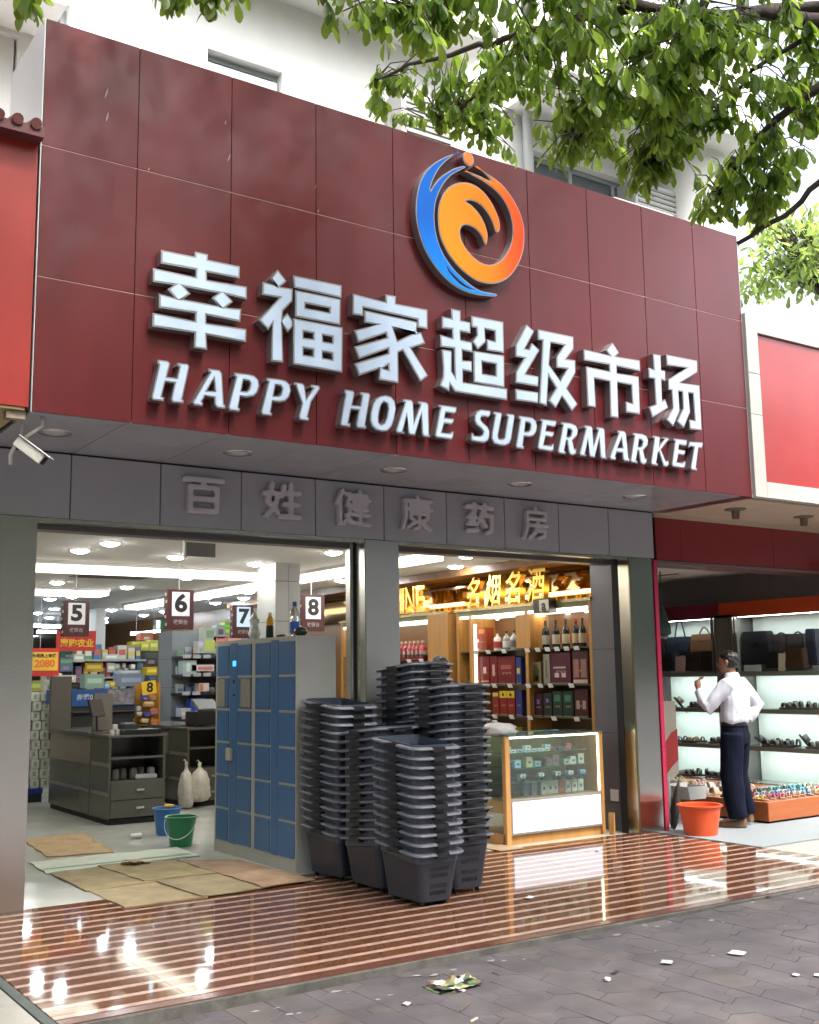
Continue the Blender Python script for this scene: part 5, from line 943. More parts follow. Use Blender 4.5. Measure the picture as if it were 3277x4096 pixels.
# promotion stand with the yellow 8 tag
a = at(*S(1350, 1030), 6.3); c = at(*S(1555, 1640), 6.3)
t = thing('snack_stand', 'yellow-orange wire snack stand with a slanted yellow price tag, left of the clad wall', 'snack stand', (a.x, 6.3, 0)); w = c.x - a.x
b = MB(); b.box(0, w, .20, .22, 0, a.z - .05); b.box(w - .02, w, 0, .22, 0, a.z - .03); b.build('stand_frame', pm((.45, .22, .03)), t)
for k in range(5):
    b = MB(); b.box(0, w, 0, .21, .25 + .17 * k, .26 + .17 * k); b.build('stand_shelf', pm((.40, .20, .03)), t)
b = MB(); b.rbox((w * .38, -.02, a.z - .10), (w * .72, .008, .17), 0, ry_=R(-8)); b.build('price_tag', pm((.85, .60, .03)), t)
text_on('8', t, pm((.02, .02, .02)), (w * .42, -.026, a.z - .10), .17, offset=.006)
pk = 0
for (x0, y0, x1, y1, col, nm) in ((1360, 1180, 1430, 1255, (.06, .09, .38), 'blue'), (1440, 1190, 1520, 1260, (.38, .22, .12), 'tan'), (1380, 1265, 1500, 1330, (.50, .33, .16), 'pale orange'), (1300, 1320, 1350, 1375, (.45, .5, .65), 'pale blue'), (1375, 1380, 1470, 1440, (.03, .04, .22), 'navy'), (1300, 1385, 1365, 1430, (.55, .5, .4), 'cream'), (1350, 1455, 1440, 1510, (.55, .40, .28), 'pinkish'), (1450, 1340, 1540, 1420, (.40, .2, .08), 'brown'), (1460, 1460, 1540, 1550, (.45, .25, .05), 'amber')):
    goods('snack_bag', '%s snack bag hanging in the orange wire stand' % nm, 'snack bag', S(x0, y0), S(x1, y1), 6.28, .08, col, bev=.015)
# pharmacy shelves on the clad wall
Z2 = lambda x, y: (600 + x * .4348, 2350 + y * .4348)
sh = thing('wall_shelving', 'black wall shelves with small medicine packs between the clad wall and the lockers', 'shelf unit', (0, 0, 0))
for (xa, ya, xb) in ((285, 640, 640), (285, 808, 640), (278, 980, 540), (275, 1200, 600)):
    a = at(*Z2(xa, ya), 7.62); c = at(*Z2(xb, ya), 7.62)
    b = MB(); b.box(a.x, 6.4, 7.62, 7.98, a.z - .02, a.z + .012); b.build('shelf_board', pm((.02, .02, .023)), sh)
    n_ = int((c.x - a.x) / .16)
    for k in range(n_):
        b = MB(); b.box(a.x + .03 + .16 * k, a.x + .15 + .16 * k, 7.612, 7.619, a.z - .018, a.z + .035); b.build('shelf_label', pm((.38, .40, .42)), sh)
b = MB(); b.box(at(*Z2(222, 900), 7.97).x + .25, 6.4, 7.972, 7.984, .1, 2.0); b.build('back_panel', pm((.045, .05, .062)), sh)
for (x0, y0, x1, y1, col, lb, bands) in (
    (495, 370, 610, 605, (.36, .42, .36), 'tall printed carton on the top wall shelf', [(.1, .9, .1, .5, (.45, .55, .12)), (.2, .8, .6, .9, (.2, .3, .2))]),
    (445, 495, 492, 605, (.45, .5, .48), 'small pale carton at the left of the top wall shelf', []), (615, 345, 690, 470, (.30, .32, .33), 'grey printed carton behind the locker top', [(.2, .8, .3, .7, (.1, .1, .12))]),
    (690, 320, 745, 430, (.22, .40, .05), 'bright green pack above the lockers', []), (585, 450, 700, 560, (.62, .22, .18), 'salmon pink carton behind the lockers', [(.1, .9, .2, .5, (.7, .4, .35))]), (705, 450, 850, 500, (.60, .20, .17), 'salmon pink carton under checkout board 7', [(.1, .9, .2, .6, (.7, .45, .4))]),
    (305, 670, 430, 800, (.36, .48, .46), 'pale green carton on the second wall shelf', [(.25, .5, .2, .8, (.6, .68, .66))]), (385, 710, 590, 770, (.66, .62, .60), 'white and red flat carton on the second wall shelf', [(.28, .95, .2, .7, (.55, .2, .2))]),
    (455, 880, 545, 955, (.66, .56, .52), 'white carton with a red print on the third wall shelf', [(.05, .4, .1, .9, (.6, .2, .15))]),
    (375, 1018, 520, 1160, (.02, .06, .36), 'blue carton with white print on the lowest wall shelf', [(.35, .65, .15, .75, (.5, .6, .75)), (.05, .9, .8, .95, (.45, .5, .7))]), (285, 1110, 380, 1190, (.42, .46, .47), 'grey-white carton left of the blue one on the lowest wall shelf', [(.1, .9, .2, .5, (.6, .6, .6))]),
    (370, 1240, 425, 1345, (.03, .09, .40), 'blue carton below the lowest wall shelf', [])):
    goods('medicine_pack', lb, 'medicine pack', Z2(x0, y0), Z2(x1, y1), 7.66, .18, col, bands=bands)
t = thing('black_machine', 'black till machine at the right, half hidden behind the lockers', 'till', (at(*Z2(425, 1260), 5.3).x, 5.3, .945))
b = MB(); b.box(0, .32, 0, .35, 0, .17); b.build('machine_body', m_black, t, bevel=.01)
b = MB(); b.rbox((.18, .12, .24), (.30, .26, .05), 0, rx_=R(28)); b.build('machine_lid', pm((.09, .10, .10)), t, bevel=.008)
# ---- floor: buckets, bags, cardboard
def bucket(name, label, loc, r0, r1, h, m_, handle=True, rim=.012):
    t = thing(name, label, 'bucket', loc)
    b = MB(); b.lathe([(r0 * .2, .004), (r0, 0), (r0 + (r1 - r0) * .92, h * .92), (r1, h * .93), (r1 + rim, h * .94), (r1 + rim * 1.1, h * .985), (r1 + rim * .4, h), (r1 - .006, h - .004), (r0 - .006, .012), (0.001, .012)], 36, cap=False)
    b.build('bucket_body', m_, t, smooth=True, auto=35)
    if handle:
        P = [(-(r1 + .008) * math.cos(a), -(r1 + .05) * math.sin(a), h * .90 - .16 * math.sin(a)) for a in [math.pi * k / 14 for k in range(15)]]
        b = MB(); b.tube(P, .0035, 6); hh = b.build('bucket_handle', pm((.7, .72, .74), .25), t, smooth=True); hh.rotation_euler = (0, 0, R(-35))
    return t
bucket('green_bucket', 'green plastic bucket with a wire handle on the floor beside the lockers', (2.36, 2.18, 0), .098, .140, .27, mat('green_plastic', (.018, .20, .085), .35, var=.08))
bucket('blue_bucket', 'small blue plastic bin behind the green bucket', (2.55, 3.0, 0), .10, .135, .26, mat('blue_plastic', (.03, .14, .36), .4, var=.08), False)
b = MB(); b.lathe([(.045, 0), (.05, .004), (.05, .02)], 16); b.build('bin_knob', pm((.75, .45, .02)), bpy.data.objects['blue_bucket'], loc=(.0, -.05, .268))
def sagbag(name, label, loc, h, w, sx, col, seed):
    rnd = random.Random(seed)
    t = thing(name, label, 'plastic bag', loc)
    prof = [(.010, h), (.022, h * .97), (.016, h * .90), (.030, h * .82), (w * .62, h * .74), (w * .92, h * .55), (w, h * .34), (w * .97, h * .14), (w * .75, h * .02), (w * .4, 0), (.002, 0)]
    b = MB(); b.lathe(prof, 22, cap=False, sx=sx, sy=.8)
    for i, v in enumerate(b.v):
        k = 1 + rnd.uniform(-.20, .20); b.v[i] = (v[0] * k, v[1] * k, v[2] + rnd.uniform(-.008, .008))
    b.build('bag_skin', mat('milky_plastic' + name, col, .35, var=.12, vscale=14, bump=.8, bscale=30), t, smooth=True)
    return t
for (kx, k0, k1, sx, col, seed, lb) in ((1330, 1700, 2035, .8, (.50, .47, .41), 3, 'white tied plastic bag, left of the two hanging by the blue bin'), (1428, 1705, 1985, 1.1, (.60, .59, .55), 4, 'white tied plastic bag, right of the two hanging by the blue bin')):
    p1_ = at(*K(kx, k0), 4.96); p0_ = at(*K(kx, k1), 4.96); h = p1_.z - p0_.z
    g = sagbag('hanging_bag', lb, (p0_.x, 4.94, p0_.z), h, .115, sx, col, seed)
    b = MB(); b.tube([(0, 0, h - .01), (0, .05, h + .02), (0, .10, h + .01)], .005, 6); b.build('bag_tie', pm((.6, .6, .56)), g)
def sheet(name, label, pts, z, th, m_, cat, jit=.012, seg=.12, curl=0.010):
    t = MB(); n = 26
    P = []
    for i in range(len(pts)):
        a, b_ = Vector(pts[i]), Vector(pts[(i + 1) % len(pts)]); k = max(1, int((b_ - a).length / seg))
        for q in range(k): P.append(a + (b_ - a) * q / k + Vector((random.uniform(-jit, jit), random.uniform(-jit, jit))))
    m = len(P); cx = sum(p.x for p in P) / m; cy = sum(p.y for p in P) / m
    V = []; F = []
    for ring, k in enumerate((1.0, .93, .55)):
        for p in P: V.append((cx + (p.x - cx) * k, cy + (p.y - cy) * k, z + th + (random.uniform(0, curl) if ring == 0 else random.uniform(0, .0025))))
    V.append((cx, cy, z + th))
    for ring in (0, 1):
        for i in range(m): F.append((ring * m + i, ring * m + (i + 1) % m, (ring + 1) * m + (i + 1) % m, (ring + 1) * m + i))
    for i in range(m): F.append((2 * m + i, 2 * m + (i + 1) % m, 3 * m))
    b0 = len(V)
    for p in P: V.append((p.x, p.y, z))
    for i in range(m): F.append((i, b0 + i, b0 + (i + 1) % m, (i + 1) % m))
    t.add(V, F)
    o = t.build(name, m_, fix=True); return tag(o, label, cat)
m_card = mat('trodden_cardboard', (.31, .21, .115), .8, var=.22, vscale=5, dirt=.45, dscale=4, dcol=(.16, .11, .08), bump=.3, bscale=30)
for (lb, P, z) in (('flattened cardboard at the front left of the doorway, its point over the striped tiles', [(.96, -.23), (.965, .55), (1.5, .60), (1.56, -.24)], .001),
    ('flattened cardboard at the back left of the doorway, next to the pale carton sheet', [(.95, .50), (.94, 1.38), (1.42, 1.48), (1.50, .52)], .0065),
    ('flattened cardboard in the middle front of the doorway', [(1.52, -.25), (1.47, .66), (2.02, .60), (2.05, -.22)], .009),
    ('flattened cardboard in the middle back of the doorway under the torn scrap', [(1.40, .57), (1.36, 1.47), (1.66, 1.50), (1.98, 1.34), (2.0, .54)], .0135),
    ('flattened cardboard at the right of the doorway, reaching the locker corner', [(1.99, -.23), (1.96, 1.30), (2.38, .98), (2.40, .30), (2.44, -.20)], .0175)):
    sheet('cardboard_sheet', lb, P, z, .0045, mat('trodden_cardboard_%d' % int(z * 1e4), tuple(c * random.uniform(.86, 1.08) for c in (.27, .185, .10)), .8, var=.25, vscale=5, dirt=.55, dscale=3.5, dcol=(.13, .09, .065), bump=.3, bscale=30), 'cardboard', jit=.010, curl=.007)
sheet('cardboard_sheet', 'smaller flattened cardboard with a dark wet stain, beside the left pillar', [(1.17, 2.28), (1.30, 3.5), (1.91, 3.62), (1.74, 2.18)], .001, .005, mat('stained_cardboard', (.36, .25, .12), .75, var=.15, vscale=5, dirt=.85, dscale=3, dcol=(.09, .05, .045)), 'cardboard')
sheet('pale_carton_sheet', 'long pale green-white carton sheet lying between the brown cardboards', [(.93, 1.43), (.97, 2.08), (2.27, 2.03), (2.24, 1.50)], .0045, .004, mat('pale_green_carton', (.46, .51, .42), .7, var=.1, dirt=.3, dscale=5, dcol=(.12, .22, .12)), 'cardboard')
b = MB(); b.box(.95, 2.25, 1.60, 1.66, .0105, .0117); tag(b.build('printed_line', pm((.12, .24, .14))), None, None); bpy.data.objects['printed_line'].parent = bpy.data.objects['pale_carton_sheet']
t = thing('torn_carton_scrap', 'torn crumpled scrap of cardboard lying on the large cardboard', 'cardboard', (1.66, 1.35, .014), .3)
for k in range(4):
    b = MB(); b.rbox((random.uniform(-.09, .09), random.uniform(-.08, .08), .012 + .006 * k), (random.uniform(.08, .2), random.uniform(.06, .12), .004), random.uniform(0, 3), rx_=random.uniform(-.25, .25), ry_=random.uniform(-.15, .15)); b.build('card_flap', m_card, t)
t = thing('paper_cup', 'crushed white paper cup lying on the shop floor in front of the counter', 'cup', (2.20, 2.90, .03), .6)
b = MB(); b.lathe([(.03, -.05), (.042, .05)], 14, cap=False, sx=1, sy=.6); o = b.build('cup_wall', pm((.62, .62, .6)), t); o.rotation_euler = (R(90), 0, R(40))
# security gate and dark stop under the column are hidden by lockers; person far right of the tills is not visible
# ============================================================ LIQUOR CORNER
O = lambda x, y: (1400 + x * .6957, 2200 + y * .6957)
CXF = 6.09
m_gold = mat('polished_gold', (0.80, 0.52, 0.13), 0.20, metal=1.0)
m_glass = mat('shelf_glass', (0.75, 0.88, 0.85), 0.03, trans=.96, ior=1.15)
m_mirror = mat('bronze_mirror', (0.42, 0.27, 0.14), 0.06, metal=1.0)
m_warm = glow('warm_strip_glow', (1.0, 0.66, 0.24), 1.1)
m_whites = glow('white_strip_glow', (1.0, 0.93, 0.80), 2.0)
m_back = mat('cabinet_back', (0.16, 0.085, 0.04), 0.25)
def cabinet(y0, y1, name_label):
    t = thing('liquor_cabinet', name_label, 'cabinet', (CXF, y0, 0)); d = y1 - y0
    b = MB(); b.box(.36, .385, 0, d, 0, 2.27); b.build('cabinet_back', m_back, t)
    for (a, c_, nm) in ((0, .05, 'side_post'), (d - .05, d, 'side_post')):
        b = MB(); b.box(0, .385, a, c_, 0, 2.27); b.build(nm, m_wood, t, bevel=.003)
    b = MB(); b.box(-.02, .40, -.01, d + .01, 2.25, 2.285); b.build('cabinet_top', mat('brass_edge', (.45, .36, .18), .25, metal=.8), t)
    b = MB(); b.box(.01, .03, .06, d - .06, 2.17, 2.195); b.build('light_strip', m_whites, t)
    b = MB(); b.box(0, .05, .05, d - .05, 2.20, 2.25); b.build('top_rail', mat('olive_glass_edge', (.20, .20, .10), .15), t)
    b = MB(); b.box(0, .385, .05, d - .05, 0, .62); b.build('base_cupboard', m_wood, t)
    for z in (1.785, 1.405, 1.065, .72):
        b = MB(); b.box(.02, .36, .05, d - .05, z - .009, z); b.build('glass_shelf', mat('shelf_plate', (.10, .13, .12), .08), t)
    return t
ca = cabinet(.60, 2.91, 'honey wood liquor cabinet under the gold characters, beside the right steel pillar')
b = MB(); b.box(-.004, .30, 1.00, 1.05, .62, 2.20); b.box(-.006, .02, .96, 1.20, 1.80, 2.16); b.build('divider_panel', m_wood, ca)
b = MB(); b.box(0.0, .36, 2.02, 2.06, .62, 2.2); b.build('divider_panel', m_wood, ca)
b = MB(); b.box(.02, .03, 1.95, 2.0, 1.0, 2.1); b.build('lit_edge', glow('lit_edge_glow', (1, .85, .7), .5), ca)
cb2 = cabinet(3.05, 5.6, 'honey wood liquor cabinet under the gold letters, farther into the shop behind the steel pillar')
b = MB(); b.box(-.06, .0, 3.0 - 3.05, 3.42 - 3.05, .0, 2.25); b.build('end_panel', m_wood, cb2)
# brass letters standing on the cabinet tops, mirror and warm strip behind them
b = MB(); b.box(6.40, 6.412, .62, 8.8, 2.30, 2.675); tag(b.build('bronze_mirror', m_mirror), 'bronze mirror strip on the wall behind the gold letters over the liquor cabinets', 'mirror')
for (ya, yb_, lb) in ((.62, 2.9, 'warm yellow strip lamp behind the four gold characters'), (3.1, 5.6, 'warm yellow strip lamp behind the gold capital letters, farther in')):
    b = MB(); b.box(6.34, 6.375, ya, yb_, 2.36, 2.40); tag(b.build('warm_strip_lamp', m_warm), lb, 'strip lamp')
gl = thing('gold_characters', 'four polished gold characters 名烟名酒 standing on the liquor cabinet', 'sign', (6.02, 0, 2.287))
def gold(ch, yc, wd, h, parent, shear=.12):
    me = outline(None, depth=.075, offset=.012, text=ch, size=1.0, shear=shear)
    xs = [v.co.x for v in me.vertices]; zs = [v.co.z for v in me.vertices]; cx = (max(xs) + min(xs)) / 2
    sx = wd / (max(xs) - min(xs)); sz = h / (max(zs) - min(zs)); z0 = min(zs)
    for v in me.vertices: v.co = ((v.co.x - cx) * sx, v.co.y, (v.co.z - z0) * sz)
    o = mesh_obj('gold_letter', me, m_gold, parent, (0, yc, 0), (0, 0, R(-90)))
    return o
for ch, yc, w, h in (('名', 2.47, .26, .345), ('烟', 2.10, .28, .35), ('名', 1.75, .28, .36), ('酒', 1.36, .31, .365)): gold(ch, yc, w, h, gl)
gw = thing('gold_wine_letters', 'polished gold capital letters WINE standing on the farther liquor cabinet', 'sign', (6.02, 0, 2.30))
for ch, yc in (('W', 4.16), ('I', 3.96), ('N', 3.78), ('E', 3.55)): gold(ch, yc, .10 if ch == 'I' else (.26 if ch == 'W' else .20), .32, gw, 0)
# mirrored checkout board in the cabinet glass, its reflection built as a box
t = thing('reflected_board', 'dark box with pale lettered square, modelled reflection of a checkout board in the cabinet glass', 'sign', tuple(atx(*O(1105, 360), 5.98)))
b = MB(); b.box(0, .12, -.10, .14, 0, .15); b.build('plate_case', pm((.03, .02, .018), .3), t)
b = MB(); b.box(-.004, 0, -.11, .04, .015, .135); b.build('plate_face', pm((.5, .45, .36)), t)
me = outline(None, depth=.003, text='a', size=.16, offset=.006); mesh_obj('lettering', me, pm((.02, .02, .02)), t, (-.006, -.035, .07), (0, 0, R(-90)))
# stock: bottles and boxes, each a thing; y along the cabinet, fronts face -x
def boxed(y0, y1, z, h, col, lb, bands=(), name='gift_box', dep=.11):
    t = thing(name, lb, 'gift box', (CXF + .06, (y0 + y1) / 2, z)); w = (y1 - y0) / 2
    b = MB(); b.box(0, dep, -w, w, 0, h); b.build('box_body', pm(tuple(c * .55 for c in col), .35), t, bevel=.003)
    b = MB(); b.box(-.0018, 0, -w * .96, w * .96, h * .02, h * .05); b.build('gilt_band', pm((.25, .17, .06), .35), t)
    for q in range(5):
        b = MB(); b.box(-.0016, 0, -w * .5 + w * .2 * q, -w * .5 + w * .2 * q + w * .1, h * (.36 + .04 * (q % 2)), h * .44); b.build('print_mark', pm((.32, .22, .12), .4), t)
    for (u0, u1, v0, v1, c2) in bands:
        b = MB(); b.box(-.002, 0, w - 2 * w * u1, w - 2 * w * u0, h * v0, h * v1); b.build('printed_patch', pm(c2, .4), t)
    return t
gy = (.55, .40, .12)
def yspan(xl, xr, zref): return atx(*O(xr, zref), CXF + .06).y, atx(*O(xl, zref), CXF + .06).y
for (xl, xr, z, h, col, lb, bands) in (
    (705, 748, 1.405, .32, (.25, .02, .015), 'red and gold liquor box, leftmost on the middle shelf', [(.2, .8, .1, .16, gy), (.35, .65, .4, .7, gy)]),
    (750, 803, 1.405, .32, (.28, .012, .014), 'bright red liquor box, second from left on the middle shelf', [(.35, .65, .4, .62, (.6, .45, .4)), (.1, .9, .1, .14, gy)]),
    (806, 848, 1.405, .32, (.24, .015, .02), 'deep red liquor box, third from left on the middle shelf', [(.35, .65, .3, .7, (.45, .3, .2))]),
    (850, 950, 1.405, .31, (.22, .012, .014), 'wide red liquor box, right one of the left bay on the middle shelf', [(.2, .8, .55, .7, (.3, .06, .05))]),
    (955, 985, 1.405, .30, (.03, .06, .25), 'blue liquor box beside the divider on the middle shelf', [(.2, .8, .4, .6, (.5, .4, .1))]),
    (1037, 1100, 1.405, .24, (.33, .26, .11), 'cream liquor box with a dark gourd print, on the right bay of the middle shelf', [(.2, .8, .1, .7, (.05, .05, .02)), (.45, .7, .15, .4, (.4, .05, .03)), (.35, .65, .7, .88, (.06, .05, .02))]),
    (1112, 1150, 1.405, .32, (.42, .38, .28), 'tall white liquor box beside the purple one', [(.35, .6, .2, .8, (.12, .10, .08))]),
    (1155, 1270, 1.405, .33, (.13, .012, .04), 'wide purple-red liquor box on the right bay of the middle shelf', [(.15, .75, .50, .56, (.45, .3, .35)), (.2, .42, .22, .36, (.5, .4, .4)), (.55, .75, .22, .36, (.5, .4, .4))]),
    (1280, 1370, 1.405, .34, (.10, .02, .02), 'dark red double bottle carton at the right end of the middle shelf', [(.08, .42, .2, .75, (.28, .12, .09)), (.55, .9, .2, .75, (.26, .12, .09)), (.05, .95, .04, .14, (.5, .35, .3))]),
    (820, 858, 1.065, .26, (.30, .03, .02), 'red and gold liquor box, leftmost on the lower shelf', [(.1, .9, .8, .95, gy)]),
    (862, 903, 1.065, .27, (.33, .025, .012), 'red liquor box with yellow top, left of its twin on the lower shelf', [(0, 1, .72, 1, (.62, .42, .02)), (.35, .65, .78, .9, (.3, .06, .02))]),
    (905, 948, 1.065, .27, (.33, .025, .012), 'red liquor box with yellow top, right of its twin on the lower shelf', [(0, 1, .72, 1, (.62, .42, .02)), (.35, .65, .78, .9, (.3, .06, .02))]),
    (955, 990, 1.065, .28, (.05, .05, .22), 'blue-violet liquor box on the lower shelf beside the divider', []),
    (1060, 1108, 1.065, .24, (.05, .012, .04), 'dark purple liquor box on the right bay of the lower shelf', [(.35, .65, .55, .75, (.2, .12, .3))]),
    (1112, 1162, 1.065, .25, (.03, .03, .035), 'black liquor box on the right bay of the lower shelf', [(.35, .65, .6, .75, (.2, .2, .3))]),
    (1166, 1222, 1.065, .27, (.012, .05, .03), 'dark green liquor box, left of the green pair on the lower shelf', [(.2, .8, .6, .85, (.05, .14, .08))]),
    (1225, 1285, 1.065, .27, (.012, .05, .03), 'dark green liquor box, right of the green pair on the lower shelf', [(.2, .8, .6, .85, (.05, .14, .08))]),
    (1292, 1370, 1.065, .29, (.09, .015, .012), 'dark red double bottle carton at the right end of the lower shelf', [(.15, .4, .3, .6, (.35, .22, .18)), (.6, .85, .3, .6, (.35, .22, .18))]),
    (1250, 1372, .72, .10, (.30, .22, .10), 'flat tan carton under the lower shelf, just over the glass counter', []),
    (930, 985, .72, .22, (.40, .30, .04), 'yellow box under the lower shelf beside the divider', []),
    (735, 790, 1.785, .27, (.42, .06, .02), 'orange-red liquor box behind the white bottles on the top shelf', [(.2, .8, .75, .95, (.5, .2, .05))])):
    y0, y1 = yspan(xl, xr, 700 if z > 1.2 else 900)
    boxed(y0, y1, z, h, col, lb, bands)
def wine(yc, z, h, r, body, label, cap, lb, xo=.10):
    t = thing('liquor_bottle', lb, 'bottle', (CXF + xo, yc, z))
    b = MB(); b.lathe([(r * .95, 0), (r, .008), (r, h * .60), (r * .85, h * .68), (r * .36, h * .76), (r * .34, h * .9)], 16); b.build('bottle_body', pm(body, .12), t, smooth=True, auto=50)
    b = MB(); b.lathe([(r * 1.02, h * .15), (r * 1.02, h * .48)], 16); b.build('bottle_label', pm(label, .5), t, smooth=True, auto=50)
    b = MB(); b.lathe([(r * .40, h * .88), (r * .40, h), (r * .3, h * 1.005)], 12); b.build('bottle_cap', pm(cap, .35), t, smooth=True, auto=50)
for i, (x, body, lab, lb) in enumerate(((752, (.55, .52, .46), (.35, .03, .03), 'white liquor bottle with red label, left one on the top shelf'), (850, (.58, .55, .5), (.32, .03, .03), 'white liquor bottle with red label, right one on the top shelf'),
    (902, (.25, .24, .22), (.5, .5, .45), 'grey bottle with pale label on the top shelf'), (945, (.30, .30, .3), (.12, .10, .09), 'pale glass bottle near the divider on the top shelf'),
    (1128, (.012, .014, .012), (.35, .32, .28), 'dark wine bottle, first of the row at the right of the top shelf'), (1187, (.012, .014, .012), (.48, .42, .32), 'dark wine bottle, second of the row at the right of the top shelf'), (1245, (.02, .015, .012), (.52, .42, .28), 'cream-labelled dark wine bottle, third of the row at right on the top shelf'),
    (1303, (.03, .012, .01), (.55, .38, .20), 'tan-labelled dark wine bottle with red cap, fourth of the top shelf row'), (1340, (.02, .02, .015), (.45, .36, .25), 'dark wine bottle, last of the row at the right end of the top shelf'))):
    y = atx(*O(x, 560), CXF + .10).y
    wine(y, 1.785, .30 if i > 3 else .22, .040 if i > 3 else .045, body, lab, (.3, .02, .02) if i in (7, 0, 1) else (.03, .03, .03), lb)
for i in range(6):
    y = atx(*O(300 + 24 * i, 560), CXF + .1).y
    wine(y, 1.785 - .07, .24, .045, (.38, .03, .04), (.50, .30, .25), (.5, .35, .3), 'red bottle in the row on the farther cabinet, %s from the left' % ORD[i])
    if i in (0, 3): boxed(y - .17, y + .05, 1.715, .16, (.30, .02, .025), 'red carton under the row of red bottles on the farther cabinet, %s one' % ('left' if i == 0 else 'right'), [])
# price tags on the shelf edges
for z, xs in ((1.785, (730, 800, 890, 1025, 1085, 1140, 1195, 1250, 1308)), (1.405, (835, 925, 1030, 1100, 1158, 1278)), (1.065, (835, 930, 1035, 1172, 1302))):
    for x in xs:
        y = atx(*O(x, 580), CXF).y if z > 1.5 else atx(*O(x, 770), CXF).y
        b = MB(); b.rbox((-.012, y - .60, z - .012), (.004, .075, .045), 0, ry_=R(-25)); b.build('price_tag', pm((.72, .72, .68)), ca)
for x in (345, 415):
    y = atx(*O(x, 600), CXF).y
    b = MB(); b.rbox((-.012, y - 3.05, 1.70), (.004, .09, .05), 0, ry_=R(-25)); b.build('price_tag', pm((.72, .72, .68)), cb2)
# small spot lamps under the cabinet top
for y in (.85, 1.15, 1.55, 1.95, 2.35):
    b = MB(); b.lathe([(.022, 0), (.022, .02)], 12, c=(.18, y - .6, 2.145)); b.build('spot_lamp', glow('spot_glow', (1, .9, .75), 8), ca)
b = MB(); b.box(.10, .32, .08, 2.2, 2.168, 2.172); b.build('diffuser', glow('cabinet_glow', (1.0, .86, .66), .5), ca)
b = MB(); b.box(.10, .32, .08, 2.4, 2.168, 2.172); b.build('diffuser', glow('cabinet_glow', (1.0, .86, .66), .9), cb2)
# ---- glass display counter with the lit white front
dc = thing('glass_display_counter', 'glass cigarette counter with a wooden frame and a glowing white front panel', 'display counter', (4.64, .25, 0))
W = 1.20; D = .52
b = MB(); b.box(0, W, .03, D, .0, .10); b.build('plinth', m_wood, dc)
b = MB(); b.box(0, .055, 0, .05, 0, .955); b.build('corner_post', mat('light_wood', (.50, .27, .09), .4, var=.15, stretch=(6, 6, .5)), dc, bevel=.003)
b = MB(); b.box(W - .035, W, 0, D, 0, .955); b.build('end_panel', m_wood, dc)
b = MB(); b.box(0.0, .05, D - .05, D, 0, .955); b.build('corner_post', m_wood, dc, bevel=.003)
b = MB(); b.box(.055, W - .035, .0, .02, .085, .40); b.build('panel_frame', mat('silver_frame', (.6, .58, .55), .3, metal=.8), dc, bevel=.003)
b = MB(); b.box(.075, W - .055, -.004, -.0005, .105, .375); b.build('lit_front_panel', glow('front_panel_glow', (.97, .95, 1.0), .36), dc)
b = MB(); b.box(.055, W - .035, .02, D, .375, .40); b.build('counter_deck', m_wood, dc)
b = MB(); b.box(.05, W - .035, D - .02, D - .002, .40, .95); b.build('rear_panel', mat('olive_wood', (.24, .20, .10), .4, var=.1), dc)
b = MB(); b.box(-.02, W + .015, -.015, D + .01, .957, .967); b.build('glass_top', mat('counter_glass', (.55, .75, .70), .03, trans=.9, ior=1.3), dc)
b = MB(); b.box(.055, W - .035, .004, .009, .40, .955); b.build('front_glass', m_glass, dc)
b = MB(); b.box(.0, .006, .05, D - .05, .10, .955); b.build('side_glass', m_glass, dc)
for z, dd in ((.80, .30), (.665, .36), (.535, .42)):
    b = MB(); b.box(.06, W - .16, .06, .06 + dd, z - .005, z); b.build('glass_shelf', mat('green_glass_edge', (.10, .22, .20), .06), dc)
b = MB(); b.box(.07, W - .05, .012, .022, .935, .948); b.box(W - .052, W - .042, .014, .026, .41, .93); b.build('light_strip', glow('counter_strip', (1, .93, .70), 2.2), dc)
rng = random.Random(5); nn = [0, 0, 0, 0]
wcol = [(.62, .64, .66), (.55, .60, .66), (.60, .58, .50), (.35, .45, .55)]
def pack(x, y, z, w, d, h, col, lb):
    t = thing('cigarette_pack', lb, 'cigarette pack', (4.64 + x, .25 + y, z))
    b = MB(); b.box(-w / 2, w / 2, 0, d, 0, h); b.build('pack_body', pm(col, .4), t, bevel=.002)
    b = MB(); b.box(-w * .2, w * .2, -.0015, 0, h * .35, h * .6); b.build('pack_print', pm((.10, .10, .12)), t)
for i, x in enumerate((.27, .49, .70, .86, 1.01)[:5]):
    for k, (dx, dz) in enumerate(((-.036, 0), (.036, 0), (0, .036))):
        pack(x, .08, .536 + dz, .066, .05, .034, (.62, .63, .64) if i < 4 else (.3, .45, .6), 'small white pack, %s of the %s little pyramid on the lowest glass shelf' % (('lower left', 'lower right', 'top')[k], ORD[i]))
for i, x in enumerate((.10, .17, .25, .34, .42, .50, .58, .66, .75, .84)):
    for k in range(1 if i % 3 else 2):
        col = rng.choice(wcol) if i < 7 else rng.choice([(.35, .10, .10), (.10, .12, .20), (.45, .16, .14)])
        pack(x + .01 * k, .09, .801 + .03 * k, .07, .05, .028, col, 'small %s pack on the top glass shelf, %s from the left%s' % ('pale' if i < 7 else 'dark red', ORD[i], '' if k == 0 else ', lying on another'))
for i, (x, col, nm) in enumerate(((.12, (.05, .08, .16), 'navy'), (.22, (.35, .55, .65), 'light blue'), (.36, (.50, .45, .25), 'gold'), (.46, (.30, .45, .5), 'blue-green'), (.60, (.22, .14, .12), 'brown'), (.68, (.25, .15, .14), 'dark red'), (.82, (.5, .5, .42), 'cream'), (.90, (.55, .53, .46), 'white'), (1.0, (.45, .43, .36), 'beige'))):
    pack(x, .09, .666, .075, .06, .05 + .02 * (i % 3), col, '%s pack on the middle glass shelf, %s from the left' % (nm, ORD[i]))
